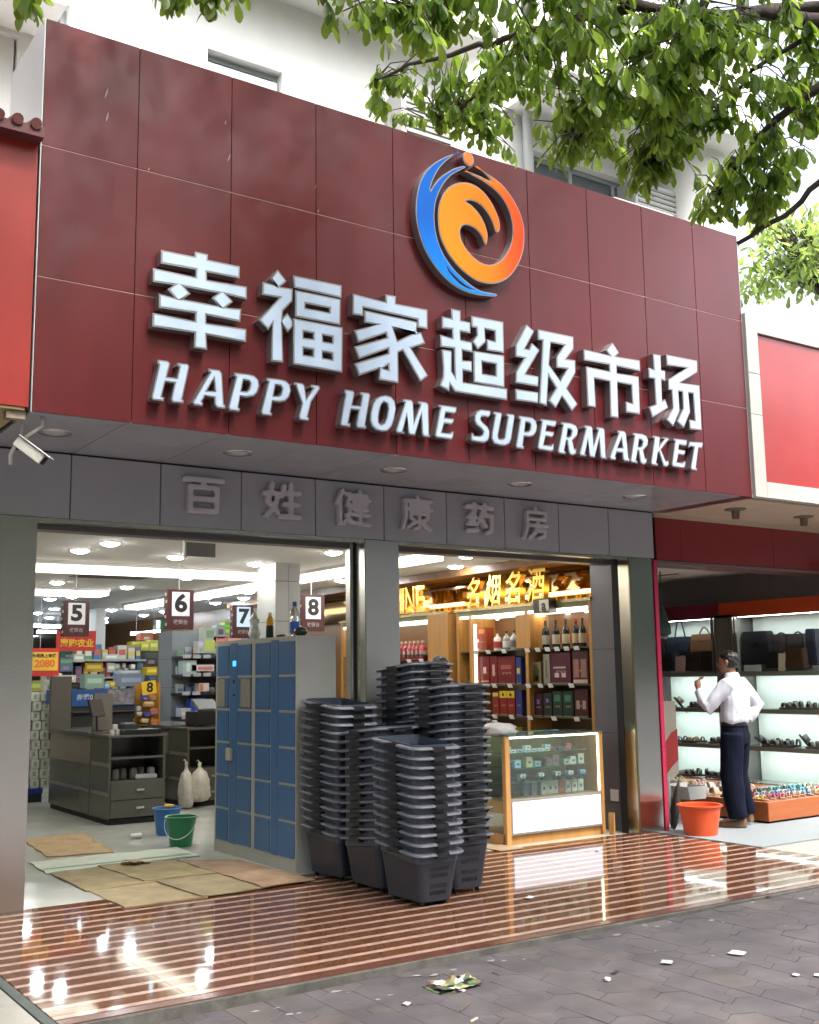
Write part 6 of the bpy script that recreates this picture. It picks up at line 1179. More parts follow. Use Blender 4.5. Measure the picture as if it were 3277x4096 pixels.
for i, (x, col, nm) in enumerate(((.36, (.08, .10, .13), 'slate'), (.45, (.10, .13, .16), 'dark blue-grey'), (.57, (.50, .53, .52), 'pale'), (.645, (.55, .52, .42), 'cream'), (.71, (.52, .50, .42), 'ivory'), (.79, (.42, .10, .03), 'rusty red'), (.87, (.48, .52, .52), 'silver'), (.95, (.55, .56, .5), 'white'), (1.03, (.45, .52, .5), 'pale green'))):
    pack(x, .14, .402, .07, .05, .115, col, '%s carton standing on the wooden deck of the glass counter, %s from the left' % (nm, ORD[i]))
sb_ = sagbag('crumpled_bag', 'crumpled clear plastic bag lying on the left end of the glass counter', (4.66, .42, .968), .13, .17, 1.5, (.42, .42, .41), 9)
t = thing('colour_stickers', 'row of coloured price stickers under the glass top at the counter rear', 'stickers', (4.64, .25, .955))
for k, c_ in enumerate(((.1, .4, .5), (.5, .45, .3), (.1, .2, .5), (.55, .5, .1), (.1, .45, .4), (.1, .2, .5), (.2, .5, .5))):
    b = MB(); b.box(.35 + .10 * k, .42 + .10 * k, D - .10, D - .06, .013, .016); b.build('sticker', pm(c_), t)
b = MB(); b.rbox((5.875, .20, .10), (.02, .06, .20), R(10)); tag(b.build('wood_offcut', m_wood), 'small wooden board leaning between the glass counter and the jamb', 'board')
b = MB(); b.box(4.40, 4.66, .05, .33, .004, .010); tag(b.build('cardboard_scrap', m_card), 'small pale cardboard scrap on the floor left of the glass counter', 'cardboard')
bpy.data.objects['cardboard_scrap'].rotation_euler = (0, 0, R(0))
# ============================================================ SHOPPING BASKETS
m_bk = mat('basket_plastic', (0.026, 0.029, 0.037), 0.42, spec=.4, var=.08, vscale=6)
m_rim = mat('basket_rim', (0.125, 0.127, 0.145), 0.36, spec=.45, var=.06, vscale=6)
m_grip = mat('basket_grip', (0.011, 0.011, 0.013), 0.45)
m_lip = mat('basket_lip', (0.040, 0.052, 0.072), 0.4)
BW, BL, TW, TL, BH = .255, .415, .375, .505, .365          # base and rim, width x length, height of the tub
SLOPE = .10                                   # the rim climbs towards the pull-handle end
def rrect(w, l, r, n=4):
    P = []
    for (cx, cy, a0) in ((w / 2 - r, -l / 2 + r, -90), (w / 2 - r, l / 2 - r, 0), (-w / 2 + r, l / 2 - r, 90), (-w / 2 + r, -l / 2 + r, 180)):
        for k in range(n + 1):
            a = R(a0 + 90 * k / n); P.append((cx + r * math.cos(a), cy + r * math.sin(a)))
    return P
def basket_body():
    """tapered tub whose end and side walls carry rows of real slots"""
    bm = bmesh.new()
    zs = [0.035, .045]
    rows = []
    for z0 in (.075, .120, .195, .240):
        zs += [z0, z0 + .030]; rows.append((z0, z0 + .030))
    zs += [.300, .318, BH]
    rows.append((.300, .318))
    def ring_pts(z):
        k = (z - .035) / (BH - .035); w = BW + (TW - .03 - BW) * k; l = BL + (TL - .03 - BL) * k; r = .045
        P = []
        xs = [(-.5 + i / 24) for i in range(25)]
        for u in xs: P.append((u * (w - 2 * r), -l / 2))
        for q in range(1, 4): a = R(-90 + 22.5 * q); P.append((w / 2 - r + r * math.cos(a), -l / 2 + r + r * math.sin(a)))
        for u in xs: P.append((w / 2, u * (l - 2 * r)))
        for q in range(1, 4): a = R(22.5 * q); P.append((w / 2 - r + r * math.cos(a), l / 2 - r + r * math.sin(a)))
        for u in xs: P.append((-u * (w - 2 * r), l / 2))
        for q in range(1, 4): a = R(90 + 22.5 * q); P.append((-w / 2 + r + r * math.cos(a), l / 2 - r + r * math.sin(a)))
        for u in xs: P.append((-w / 2, -u * (l - 2 * r)))
        for q in range(1, 4): a = R(180 + 22.5 * q); P.append((-w / 2 + r + r * math.cos(a), -l / 2 + r + r * math.sin(a)))
        return [bm.verts.new((x, y, z)) for x, y in P]
    rings = [ring_pts(z) for z in zs]
    n = len(rings[0])
    def hole(i, z0, z1):
        for (a, c) in rows:
            if abs(z0 - a) < 1e-6 and abs(z1 - c) < 1e-6:
                side = i // 28; k = i % 28
                if a == .300: return k < 24 and k % 2 == 0
                if side in (0, 2) and k < 24: return k % 2 == 1 and 2 < k < 21
        return False
    for j in range(len(zs) - 1):
        for i in range(n):
            if hole(i, zs[j], zs[j + 1]): continue
            bm.faces.new((rings[j][i], rings[j][(i + 1) % n], rings[j + 1][(i + 1) % n], rings[j + 1][i]))
    bm.faces.new(rings[0][::-1])
    for v in bm.verts: v.co.z += SLOPE * v.co.y * (v.co.z - .035) / (BH - .035)
    me = bpy.data.meshes.new('basket_tub'); bm.to_mesh(me); bm.free()
    ob = bpy.data.objects.new('tmp', me); COL.objects.link(ob)
    md = ob.modifiers.new('s', 'SOLIDIFY'); md.thickness = .004; md.offset = 1
    dg = bpy.context.evaluated_depsgraph_get()
    out = bpy.data.meshes.new_from_object(ob.evaluated_get(dg), depsgraph=dg)
    bpy.data.objects.remove(ob)
    out.materials.clear(); out.materials.append(m_bk); out.name = 'basket_tub'
    return out
tub = basket_body()
def ringmesh(name, w, l, r, prof, m_, gaps=()):
    P = rrect(w, l, r, 5); n = len(P); V = []; F = []
    # densify the long runs so grips can be cut
    Q = []
    for i in range(n):
        a, c = Vector(P[i]), Vector(P[(i + 1) % n]); k = max(1, int((c - a).length / .03))
        for q in range(k): Q.append(a + (c - a) * q / k)
    n = len(Q); npf = len(prof)
    for p in Q:
        d = p.length
        for (o, z) in prof:
            nrm = Vector((p.x / (w / 2), p.y / (l / 2)));
            ax = Vector((max(-1, min(1, (p.x) / (w / 2 - r) if abs(p.x) > w / 2 - r else 0)), 0)); 
            cx = max(-(w / 2 - r), min(w / 2 - r, p.x)); cy = max(-(l / 2 - r), min(l / 2 - r, p.y))
            dirv = Vector((p.x - cx, p.y - cy)); dirv = dirv.normalized() if dirv.length > 1e-6 else Vector((0, -1))
            V.append((p.x + dirv.x * o, p.y + dirv.y * o, z))
    for i in range(n):
        j = (i + 1) % n
        for k in range(npf):
            F.append((i * npf + k, j * npf + k, j * npf + (k + 1) % npf, i * npf + (k + 1) % npf))
    V = [(x, y, z + SLOPE * y) for x, y, z in V]
    b = MB(); b.add(V, F)
    me = b.mesh(name, m_, smooth=True, auto=40)
    return me
rim_me = ringmesh('basket_rim', TW, TL, .06, [(-.012, BH - .006), (.020, BH - .012), (.029, BH - .006), (.028, BH + .002), (.022, BH + .007), (-.010, BH + .009)], m_rim)
lip_me = ringmesh('basket_lip', TW - .03, TL - .03, .05, [(-.004, BH - .06), (.002, BH - .06), (.004, BH + .018), (-.004, BH + .02)], m_lip)
b = MB()
b.box(-.022, .022, -.075, .075, BH - .026, BH + .010)
gside = b.mesh('side_grip', m_grip, bevel=.006)
b = MB()
b.box(-.055, .055, -.022, .022, BH - .028, BH + .010)
gend = b.mesh('end_grip', m_grip, bevel=.006)
wb = MB(); wb.lathe([(.004, -.012), (.020, -.008), (.020, .008), (.004, .012)], 14)
wb.v = [(v[2], v[0], .020 + v[1]) for v in wb.v]
wheel_me = wb.mesh('castor', m_grip)
handle_b = MB()
handle_b.tube([(-TW / 2 + .03, TL / 2 - .02, BH - .03), (-TW / 2 + .03, TL / 2 + .01, BH + .0), (-.07, TL / 2 + .028, BH + .004), (.07, TL / 2 + .028, BH + .004), (TW / 2 - .03, TL / 2 + .01, BH), (TW / 2 - .03, TL / 2 - .02, BH - .03)], .008, 8)
hand_me = handle_b.mesh('pull_handle', m_grip, smooth=True)
def make_basket():
    t = thing('shopping_basket', '', 'shopping basket')
    link('basket_tub', tub, t); link('basket_rim', rim_me, t); link('basket_lip', lip_me, t)
    
    for sx in (-1, 1): link('side_grip', gside, t, (sx * (TW / 2 + .012), 0, 0)); link('end_grip', gend, t, (0, sx * (TL / 2 + .010), SLOPE * sx * TL / 2))
    link('pull_handle', hand_me, t, (0, 0, SLOPE * TL / 2))
    return t
proto = make_basket(); used_proto = False
STK = [('front middle', 2.66, -1.245, 12, .0625, 0.02), ('middle left', 2.72, -.67, 13, .0625, 0.0), ('front right', 3.10, -1.02, 18, .0615, -.03), ('back left', 2.70, -.10, 16, .0625, 0.05), ('tall back', 3.20, -.43, 21, .0605, 0.03)]
rb = random.Random(11)
for (nm, x, y, n, dz, rz) in STK:
    lx = ly = 0.0
    for k in range(n):
        if not used_proto: o = proto; used_proto = True
        else: o = dup(proto)
        lx += rb.uniform(-.004, .004); ly += rb.uniform(-.004, .004)
        o.location = (x + lx, y + ly, dz * k)
        o.rotation_euler = (rb.uniform(-.008, .008), rb.uniform(-.008, .008), rz + rb.uniform(-.02, .02) + (math.pi if nm in ('middle left', 'front right', 'tall back') else 0))
        o['group'] = 'grey wheeled shopping baskets nested in five stacks'
        o['label'] = ('dark grey wheeled shopping basket at the bottom of the %s stack' % nm) if k == 0 else (('empty dark grey shopping basket at the very top of the %s stack' % nm) if k == n - 1 else 'dark grey shopping basket nested %s from the bottom of the %s stack' % (ORD[k], nm))
        if k == 0:
            for (wx, wy) in ((-.095, -.165), (.095, -.165), (-.095, .165), (.095, .165)): link('castor', wheel_me, o, (wx, wy, 0))
# ============================================================ SHOE AND BAG SHOP ON THE RIGHT
Mm = lambda x, y: (2550 + x * .603, 2200 + y * .603)
sh_b = thing('shoe_shop_building', 'shoe shop front at the right, red panel sign in a white frame above it', 'building', (0, 0, 0))
m_wf = mat('white_frame_metal', (0.44, 0.43, 0.39), 0.35, spec=.5, var=.03, dirt=.12, dscale=3, dcol=(.3, .28, .25))
m_redp = mat('bright_red_panel', (0.30, 0.022, 0.019), 0.30, spec=.6, coat=.3, var=.08, vscale=2, rvar=.12)
m_band = mat('crimson_band', (0.21, 0.016, 0.022), 0.32, spec=.5, var=.05)
X0 = 6.592
b = MB(); b.box(X0 + .02, 13, -1.05, -.3, 3.13, 4.86); b.build('sign_box', mat('sign_back', (.2, .2, .2), .7), sh_b)
b = MB(); b.box(X0, X0 + .165, -1.125, -1.04, 3.115, 4.885)
for v in b.v: pass
b.build('frame_member', m_wf, sh_b)
b = MB(); b.box(X0 + .168, 13, -1.125, -1.04, 4.715, 4.885); b.build('frame_member', m_wf, sh_b)
b = MB(); b.box(X0 + .168, 13, -1.125, -1.04, 3.115, 3.265); b.build('frame_member', m_wf, sh_b)
for z in (4.30, 3.9):
    b = MB(); b.box(X0 - .002, X0 + .166, -1.1265, -1.1255, z, z + .0035); b.build('frame_joint', m_dark, sh_b)
b = MB(); b.box(X0 + .17, 13, -1.095, -1.05, 3.268, 4.712); b.build('red_panel', m_redp, sh_b)
m_bso = mat('beige_soffit', (.46, .37, .29), .55, var=.05)
b = MB(); b.box(6.582, 13, -1.03, 0.02, 3.10, 3.128); b.build('soffit', m_bso, sh_b)
b = MB(); b.box(6.45, 13, .004, .12, 2.622, 3.052); b.build('fascia_core', m_dark, sh_b)
for i in range(9):
    xa = 6.43 + (0.36 if i else 0) + 1.45 * max(0, i - 1); xb = 6.43 + .36 + 1.45 * i
    if xa > 12: break
    b = MB(); b.box(xa + .002, xb - .002, -.006, .01, 2.625, 3.05); b.build('band_panel', m_band, sh_b)
b = MB(); b.box(6.43, 13, -.004, .02, 3.05, 3.10); b.build('band_lip', m_bso, sh_b)
b = MB(); b.box(6.43, 13, -.01, .3, 2.585, 2.618); b.build('shutter_rail', mat('dull_pink_steel', (.20, .12, .13), .3, metal=.4), sh_b)
for x in (6.98, 8.05, 9.12):
    t = thing('pendant_soffit_lamp', 'dark mushroom-shaped lamp hanging from the beige soffit of the shoe shop, %s from the left' % ORD[int((x - 6.9) / 1.05)], 'soffit lamp', (x, -.56, 3.10))
    b = MB(); b.lathe([(.035, -.10), (.04, -.02), (.10, -.012), (.105, 0)], 20); b.build('lamp_body', mat('brown_grey_lamp', (.16, .12, .09), .5), t, smooth=True, auto=40)
m_pink2 = mat('crimson_post', (.34, .018, .055), .3)
b = MB(); b.box(6.376, 6.425, -.012, .05, 0, 2.62); b.build('red_post', m_pink2, sh_b)
for z in (.80, 1.60):
    b = MB(); b.box(6.374, 6.427, -.0135, -.0125, z, z + .004); b.build('post_joint', m_dark, sh_b)
# interior shell
m_greyw = mat('grey_wall', (.2, .2, .2), .8, var=.05)  # plain mid-grey wall colour
b = MB(); b.box(6.57, 12.8, .3, 3.3, 2.72, 2.78); b.build('shop_ceiling', mat('pale_ceiling', (.75, .78, .78), .8), sh_b)  # pale grey ceiling colour
b = MB(); b.box(6.57, 9.4, 3.2, 3.3, 0, 2.8); b.build('back_wall', m_greyw, sh_b)
b = MB(); b.box(9.42, 9.5, -.3, 3.3, 0, 2.8); b.build('side_wall', m_greyw, sh_b)
for (x, y) in ((7.3, .9), (7.9, 1.6), (8.3, .8), (8.6, 1.9), (7.2, 2.2)):
    b = MB(); b.box(x, x + .02, y - .2, y + .2, 2.712, 2.719); b.build('ceiling_slot', m_dark, sh_b)
b = MB(); b.box(7.95, 8.12, 1.6, 1.8, 2.30, 2.72); b.build('beam_post', pm((.17, .16, .15)), sh_b)
# display shelving along the right wall (plane x = 9.0, facing left)
rk = thing('shoe_display_rack', 'tall lit white display rack with bags and shoes along the shoe shop wall', 'display rack', (9.0, 0, 0))
m_lit = glow('lit_white_back', (.80, .93, .88), .80)
m_wht = mat('white_board', (.62, .67, .64), .55)
m_shelf = mat('grey_glass_shelf', (.16, .19, .17), .2)
YB = (-.6, 1.45, 2.6)
b = MB(); b.box(.02, .42, -.6, 1.45, 2.165, 2.345); b.build('rack_header', pm((.40, .05, .008), .4), rk)
b = MB(); b.box(.02, .42, 1.452, 2.6, 2.165, 2.345); b.build('rack_header', pm((.14, .012, .028), .4), rk)
levels = ((1.51, 2.18), (1.075, 1.485), (.645, 1.05), (.225, .62))
for (z0, z1) in levels:
    for (y0, y1) in ((-.6, 1.22), (1.55, 2.6)):
        b = MB(); b.box(.36, .385, y0, y1, z0, z1); b.build('rack_back', m_wht, rk)
        b = MB(); b.box(.06, .10, y0 + .02, y1 - .02, z1 - .016, z1 - .006); b.build('lamp_tube', glow('rack_tube', (.88, 1.0, .96), 8.0 if z0 > 1.4 else 7.0), rk)
    b = MB(); b.prism([(0, z0), (.40, z0), (.40, z0 - .02), (.02, z0 - .02), (.02, z0 - .052), (0, z0 - .052)], -.6, 2.6, axis='y'); b.build('rack_shelf', m_shelf, rk)
b = MB(); b.box(.02, .40, 1.24, 1.53, 0, 2.2); b.build('rack_pillar', pm((.12, .12, .11)), rk)
for y in (1.20, 1.24, 1.50, 1.55, -.02):
    b = MB(); b.box(-.015, .01, y - .012, y + .012, 1.5, 2.18); b.build('chrome_upright', m_steel, rk)
b = MB(); b.box(-.03, .0, -.10, -.05, 1.5, 2.0); b.build('lit_upright', glow('upright_glow', (.9, .95, .9), .4), rk)
b = MB(); b.box(-.04, .2, 1.25, 1.48, 1.02, 1.075); b.build('red_sign_strip', pm((.38, .07, .02)), rk)
b = MB(); b.box(-.012, .0, -.6, .10, .96, 1.075); b.build('red_sign_strip', pm((.45, .03, .035)), rk)
# bags on the top shelf
def bag(yc, w, h, d, z, col, lb, handle=0, xo=.05, rough=.4):
    t = thing('handbag', lb, 'bag', (9.0 + xo, yc, z)); 
    b = MB(); P = [(-w / 2, 0), (w / 2, 0), (w * .46, h * .55), (w * .43, h * .97), (-w * .43, h * .97), (-w * .46, h * .55)]
    b.prism([(p[0], p[1]) for p in P], 0, d, axis='x'); b.build('bag_body', pm(col, rough), t, bevel=.012)
    b = MB(); b.box(-.004, .0, -w * .40, w * .40, h * .60, h * .625); b.box(-.007, 0, -w * .06, w * .06, h * .5, h * .62); b.build('bag_flap', pm(tuple(c * .6 for c in col), .3), t)
    if handle:
        Pp = [(d / 2, -w * .22 + w * .44 * k / 10, h * .95 + handle * math.sin(math.pi * k / 10)) for k in range(11)]
        b = MB(); b.tube(Pp, .010, 7); b.build('bag_handle', pm(tuple(c * .8 for c in col), rough), t, smooth=True)
    return t
Tt = lambda x, y: (2630 + x * .3751, 2350 + y * .3751)
def bagpx(x0, x1, ytop, ybot, lb, col, handle=0, xo=.05, d=.14):
    ya = atx(*Tt(x0, ybot), 9.0 + xo).y; yb = atx(*Tt(x1, ybot), 9.0 + xo).y
    z0 = atx(*Tt((x0 + x1) / 2, ybot), 9.0 + xo).z; z1 = atx(*Tt((x0 + x1) / 2, ytop), 9.0 + xo).z
    bag((ya + yb) / 2, abs(ya - yb), z1 - z0, d, z0 if z0 > 1.51 else 1.511, col, lb, handle, xo)
for (x0, x1, yt, yb_, lb, col, hd_, xo) in (
    (35, 180, 690, 890, 'black upright wallet bag, leftmost in the front row of the top shelf', (.015, .016, .02), 0, .02),
    (275, 445, 685, 885, 'dark brown shoulder bag in the front row of the top shelf', (.035, .022, .02), 0, .02),
    (450, 640, 685, 885, 'black shoulder bag in the front row, left of the chrome posts', (.016, .015, .017), 0, .02),
    (90, 335, 520, 720, 'navy travel bag with one tall handle, back row of the top shelf', (.012, .018, .032), .24, .17),
    (20, 90, 540, 720, 'dark red-brown bag at the far left of the back row', (.03, .012, .015), 0, .17),
    (345, 600, 490, 690, 'tan brown leather satchel with handles in the back row', (.12, .055, .025), .09, .17),
    (590, 645, 500, 890, 'narrow dark bag behind the chrome posts', (.02, .02, .022), 0, .19),
    (895, 1200, 455, 820, 'large black briefcase standing on the right part of the top shelf', (.012, .013, .016), 0, .12),
    (1200, 1385, 490, 690, 'dark brown grained bag behind the smaller black one', (.03, .022, .02), .02, .2),
    (1140, 1300, 680, 860, 'small black bag in the front row of the right part', (.014, .014, .016), 0, .03),
    (1385, 1580, 480, 860, 'dark brown bag in the back row of the right part', (.026, .02, .02), .03, .2),
    (1360, 1570, 640, 865, 'brown leather bag in the front row of the right part', (.06, .032, .018), 0, .03),
    (1585, 1700, 425, 830, 'dark navy bag at the right end of the top shelf', (.018, .02, .035), 0, .12)):
    bagpx(x0, x1, yt, yb_, lb, col, hd_, xo)
for (x0, x1, yt, yb_, lb, col) in ((190, 295, 730, 880, 'white leaflet with a red print between two bags', (.55, .45, .44)), (920, 1105, 825, 885, 'pale card under the large black briefcase', (.45, .55, .52)), (1290, 1360, 700, 865, 'cream paper tag beside the brown bag', (.50, .48, .34))):
    ya = atx(*Tt(x0, yb_), 9.0).y; yb2 = atx(*Tt(x1, yb_), 9.0).y; z1 = atx(*Tt((x0 + x1) / 2, yt), 9.0).z
    b = MB(); b.rbox((9.01, (ya + yb2) / 2, (1.512 + z1) / 2), (.004, abs(ya - yb2), z1 - 1.514), 0, ry_=R(6)); tag(b.build('paper_card', pm(col)), lb, 'card')
t = thing('hanging_green_bag', 'dark green cloth bag hanging behind the crimson post', 'bag', tuple(atx(*Tt(60, 520), 8.2)))
b = MB(); b.lathe([(.02, .36), (.06, .30), (.12, .12), (.13, .03), (.06, 0)], 14, sy=.5); b.build('bag_body', mat('dark_green_cloth', (.03, .07, .06), .7, var=.15), t, smooth=True)
b = MB(); b.tube([(0, 0, .35), (0, 0, 2.72 - t.location.z)], .008, 6); b.build('bag_strap', pm((.03, .07, .06)), t)
# sandals and shoes
def shoe_mesh(kind, L=.25, W_=.09):
    """x = length (toe at +x), returns [(name, mesh)]"""
    prof = []
    for k in range(20):
        a = 2 * math.pi * k / 20; c, s_ = math.cos(a), math.sin(a)
        wx = W_ / 2 * (1.0 + .12 * c - .15 * (1 if abs(c) < .35 else 0))
        prof.append((L / 2 * c, wx * s_))
    b = MB(); b.prism(prof, 0, .022); out = [('sole', b.mesh('sole', m_sole, bevel=.003))]
    b = MB()
    def strap(x, w, h, rz=0):
        b = MB(); n = 9; V = []; F = []
        for k in range(n):
            a = math.pi * k / (n - 1); y = -W_ * .5 * math.cos(a); z = .02 + h * math.sin(a)
            for dx in (-w / 2, w / 2): V.append((x + dx + rz * y, y, z))
            for dx in (-w / 2, w / 2): V.append((x + dx + rz * y, y * .94, z - .004))
        for k in range(n - 1):
            i = 4 * k; F += [(i, i + 1, i + 5, i + 4), (i + 2, i + 6, i + 7, i + 3), (i, i + 4, i + 6, i + 2), (i + 1, i + 3, i + 7, i + 5)]
        b.add(V, F); out.append(('strap', b.mesh('strap', m_sole, smooth=True)))
    if kind == 'sandal':
        strap(.055, .045, .055); strap(-.015, .035, .06, .25); strap(-.09, .03, .07)
    elif kind == 'slipper': strap(.045, .085, .06)
    elif kind == 'thong': strap(.03, .022, .045, .5); strap(.03, .022, .045, -.5); strap(-.06, .02, .05)
    else:
        P = [(-L / 2 + .005, .02, .065), (-L / 2 + .03, .0, .075), (-.02, 0, .075), (.04, 0, .06), (.09, 0, .045), (L / 2 - .008, 0, .03)]
        secs = [(-L / 2 + .01, .030, .075), (-.06, .036, .075), (-.01, .038, .068), (.05, .042, .055), (.10, .036, .042), (L / 2 - .006, .012, .028)]
        V = []; F = []; m = 8
        for (x, w, h) in secs:
            for k in range(m):
                a = math.pi * k / (m - 1); V.append((x, -w * math.cos(a), .02 + (h - .02) * math.sin(a) ** .7))
        for i in range(len(secs) - 1):
            for k in range(m - 1): F.append((i * m + k, i * m + k + 1, (i + 1) * m + k + 1, (i + 1) * m + k))
        b.add(V, F)
    if kind == 'shoe': out.append(('upper', b.mesh('upper', m_sole, smooth=True)))
    return out
m_sole = mat('shoe_sole', (.03, .022, .018), .6)
SM = {k: shoe_mesh(k) for k in ('sandal', 'slipper', 'thong', 'shoe')}
shoe_cache = {}
def shoe(kind, loc, rz, up, sole, lb, name=None, tilt=0.0, grp=None, sc=1.0):
    t = thing(name or {'sandal': 'sandal', 'slipper': 'slipper', 'thong': 'thong_sandal', 'shoe': 'shoe'}[kind], lb, {'sandal': 'sandal', 'slipper': 'slipper', 'thong': 'sandal', 'shoe': 'shoe'}[kind], loc, 0, grp)
    t.rotation_euler = (0, tilt, rz); t.scale = (sc, sc, sc)
    for q_, (nm, me) in enumerate(SM[kind]):
        col = sole if nm == 'sole' else up
        key = (kind, q_, col)
        if key not in shoe_cache:
            c = me.copy(); c.materials.clear(); c.materials.append(pm(col, .5)); shoe_cache[key] = c
        link(nm, shoe_cache[key], t)
    return t
Uu = lambda x, y: (2630 + x * .3751, 2750 + y * .3751)
def shoepx(x, y, z, kind, rz, up, sole, lb, xo=.10, tilt=0.0):
    p = atx(*Uu(x, y), 9.0 + xo)
    shoe(kind, (9.0 + xo, p.y, z), rz, up, sole, lb, tilt=tilt)
bk_ = (.025, .02, .018); br = (.09, .05, .025); gr = (.05, .048, .04)
for (x, z, kind, rz, up, lb, tilt) in (
    (62, 1.077, 'sandal', 2.6, bk_, 'black sandal on the third shelf behind the crimson post', 0), (120, 1.077, 'slipper', 2.9, (.12, .05, .03), 'brown slipper on the third shelf near the crimson post', 0), (240, 1.10, 'slipper', 2.5, (.10, .07, .05), 'grey-brown slipper propped upright on the third shelf', -.9),
    (420, 1.077, 'sandal', 2.7, bk_, 'black strapped sandal on the third shelf, left of the man', 0), (470, 1.077, 'sandal', 2.6, gr, 'grey strapped sandal just left of the man on the third shelf', 0),
    (1400, 1.077, 'sandal', 2.8, bk_, 'black sandal, first of three right of the man on the third shelf', 0), (1450, 1.077, 'sandal', 2.6, (.04, .03, .03), 'dark sandal, second of three right of the man on the third shelf', 0), (1530, 1.077, 'sandal', 2.5, (.05, .04, .035), 'dark brown sandal, third right of the man on the third shelf', 0), (1670, 1.077, 'sandal', 2.7, (.05, .025, .02), 'dark reddish sandal at the right end of the third shelf', 0),
    (255, .648, 'thong', 2.8, (.02, .025, .06), 'navy sandal on the fourth shelf beside the red curved board', 0), (370, .648, 'thong', 2.6, (.20, .11, .05), 'tan sandal on the fourth shelf, left of the man', 0), (440, .648, 'thong', 2.8, (.09, .05, .03), 'brown sandal with crossed straps on the fourth shelf', 0), (640, .648, 'sandal', 2.7, gr, 'grey sandal beside the man at hip height', 0),
    (1120, .66, 'slipper', 2.4, (.02, .02, .03), 'navy slipper leaning right behind the man', -.7), (1215, .648, 'sandal', 2.7, bk_, 'black sandal, first of the pair right of the man on the fourth shelf', 0), (1310, .648, 'sandal', 2.6, bk_, 'black sandal, second of the pair right of the man on the fourth shelf', 0), (1425, .648, 'sandal', 2.7, (.04, .04, .038), 'charcoal sandal alone on the fourth shelf', 0), (1580, .69, 'slipper', 2.3, (.07, .06, .045), 'olive brown slipper propped upright on the fourth shelf', -.95), (1690, .648, 'sandal', 2.6, (.05, .03, .03), 'dark brown sandal at the right end of the fourth shelf', 0),
    (265, .228, 'shoe', 2.6, bk_, 'small black shoe on the lowest shelf by the red curved board', 0), (370, .235, 'sandal', 2.7, bk_, 'black sandal, left of a pair on the lowest shelf', 0), (450, .235, 'sandal', 2.5, bk_, 'black sandal, right of a pair on the lowest shelf', 0), (610, .235, 'slipper', 2.8, (.03, .035, .03), 'dark slipper on the lowest shelf left of the man', 0), (690, .235, 'slipper', 2.6, (.04, .035, .03), 'dark slipper on the lowest shelf touching the man in view', 0)):
    y = {1: 200, 0: 590}.get(1 if z > 1 else 0) if z > .5 else 960
    shoepx(x, y, z, kind, rz, up, (.03, .025, .02), lb, tilt=tilt)
# grey and red end board by the crimson post
t = thing('curved_end_board', 'grey end board with a red curved swoosh beside the crimson post', 'board', (7.15, 1.0, 0))
def eb(x, y): p = at(*Mm(x, y), 1.0); return (p.x - 7.15, p.z)
b = MB(); b.prism([eb(110, 1005), eb(250, 1000), eb(275, 1480), eb(190, 1560), eb(120, 1560)], 0, .03, axis='y'); b.build('board_panel', pm((.32, .29, .25)), t)
b = MB(); b.prism([eb(168, 1290), eb(195, 1260), eb(225, 1210), eb(262, 1185), eb(270, 1390), eb(225, 1440), eb(190, 1490), eb(165, 1500)], -.006, -.001, axis='y'); b.build('red_swoosh', pm((.30, .012, .016)), t)
# shoe platform
pf = thing('shoe_platform', 'low orange-brown wooden platform covered with sandals in the shoe shop', 'platform', (0, 0, 0))
m_plat = mat('orange_wood', (.30, .085, .025), .35, var=.15, stretch=(.6, 6, 6), vscale=3)
b = MB(); b.prism([(7.52, -.31), (9.0, -.27), (9.0, 2.5), (7.52, 2.3), (7.52, 1.0)], .03, .215); b.build('platform_body', m_plat, pf, bevel=.004)
b = MB(); b.prism([(7.56, -.27), (9.0, -.23), (9.0, 2.4), (7.56, 2.3)], .0, .03); b.build('plinth', m_dark, pf)
rs = random.Random(21); k = 0
pal = {'front': [((.05, .25, .42), 'turquoise'), ((.55, .40, .06), 'yellow'), ((.60, .58, .54), 'white'), ((.28, .05, .12), 'magenta'), ((.45, .33, .25), 'beige'), ((.06, .22, .50), 'blue')]}
for r in range(3):
    for i in range(11):
        x = 7.62 + .125 * i; y = -.14 + .20 * r + .02 * (i % 2)
        if r == 2: col, cn = rs.choice([((.06, .05, .05), 'dark'), ((.08, .06, .05), 'dark brown'), ((.50, .42, .30), 'cream'), ((.10, .35, .36), 'teal')])
        else: col, cn = rs.choice(pal['front'])
        k += 1
        shoe('thong' if r < 2 else 'sandal', (x, y, .216), R(95 + rs.uniform(-18, 18)), col, (.35, .22, .14) if r < 2 else (.05, .04, .035), '%s sandal on the wooden platform, %s from the left in the %s row' % (cn, ORD[i], ('front', 'second', 'third')[r]), sc=.82)
for r in range(4):
    for i in range(5):
        x = 7.60 + .17 * i + .03 * (r % 2); y = .55 + .36 * r
        if r == 0: col, cn = rs.choice([((.40, .33, .24), 'beige'), ((.36, .28, .18), 'tan'), ((.5, .48, .42), 'off-white')])
        elif r == 1: col, cn = rs.choice([((.55, .55, .53), 'white'), ((.5, .5, .48), 'pale grey'), ((.40, .33, .24), 'beige')])
        elif r == 2: col, cn = rs.choice([((.28, .30, .06), 'lime green'), ((.45, .28, .25), 'pale pink'), ((.15, .17, .2), 'grey')])
        else: col, cn = rs.choice([((.20, .22, .05), 'olive'), ((.12, .07, .05), 'brown'), ((.16, .15, .14), 'grey')])
        shoe(rs.choice(['slipper', 'sandal', 'thong']), (x, y, .216), R(170 + rs.uniform(-25, 25)), col, (.38, .34, .28), '%s sandal at the left side of the platform, %s in the %s row back' % (cn, ORD[i], ORD[r]), sc=.95)
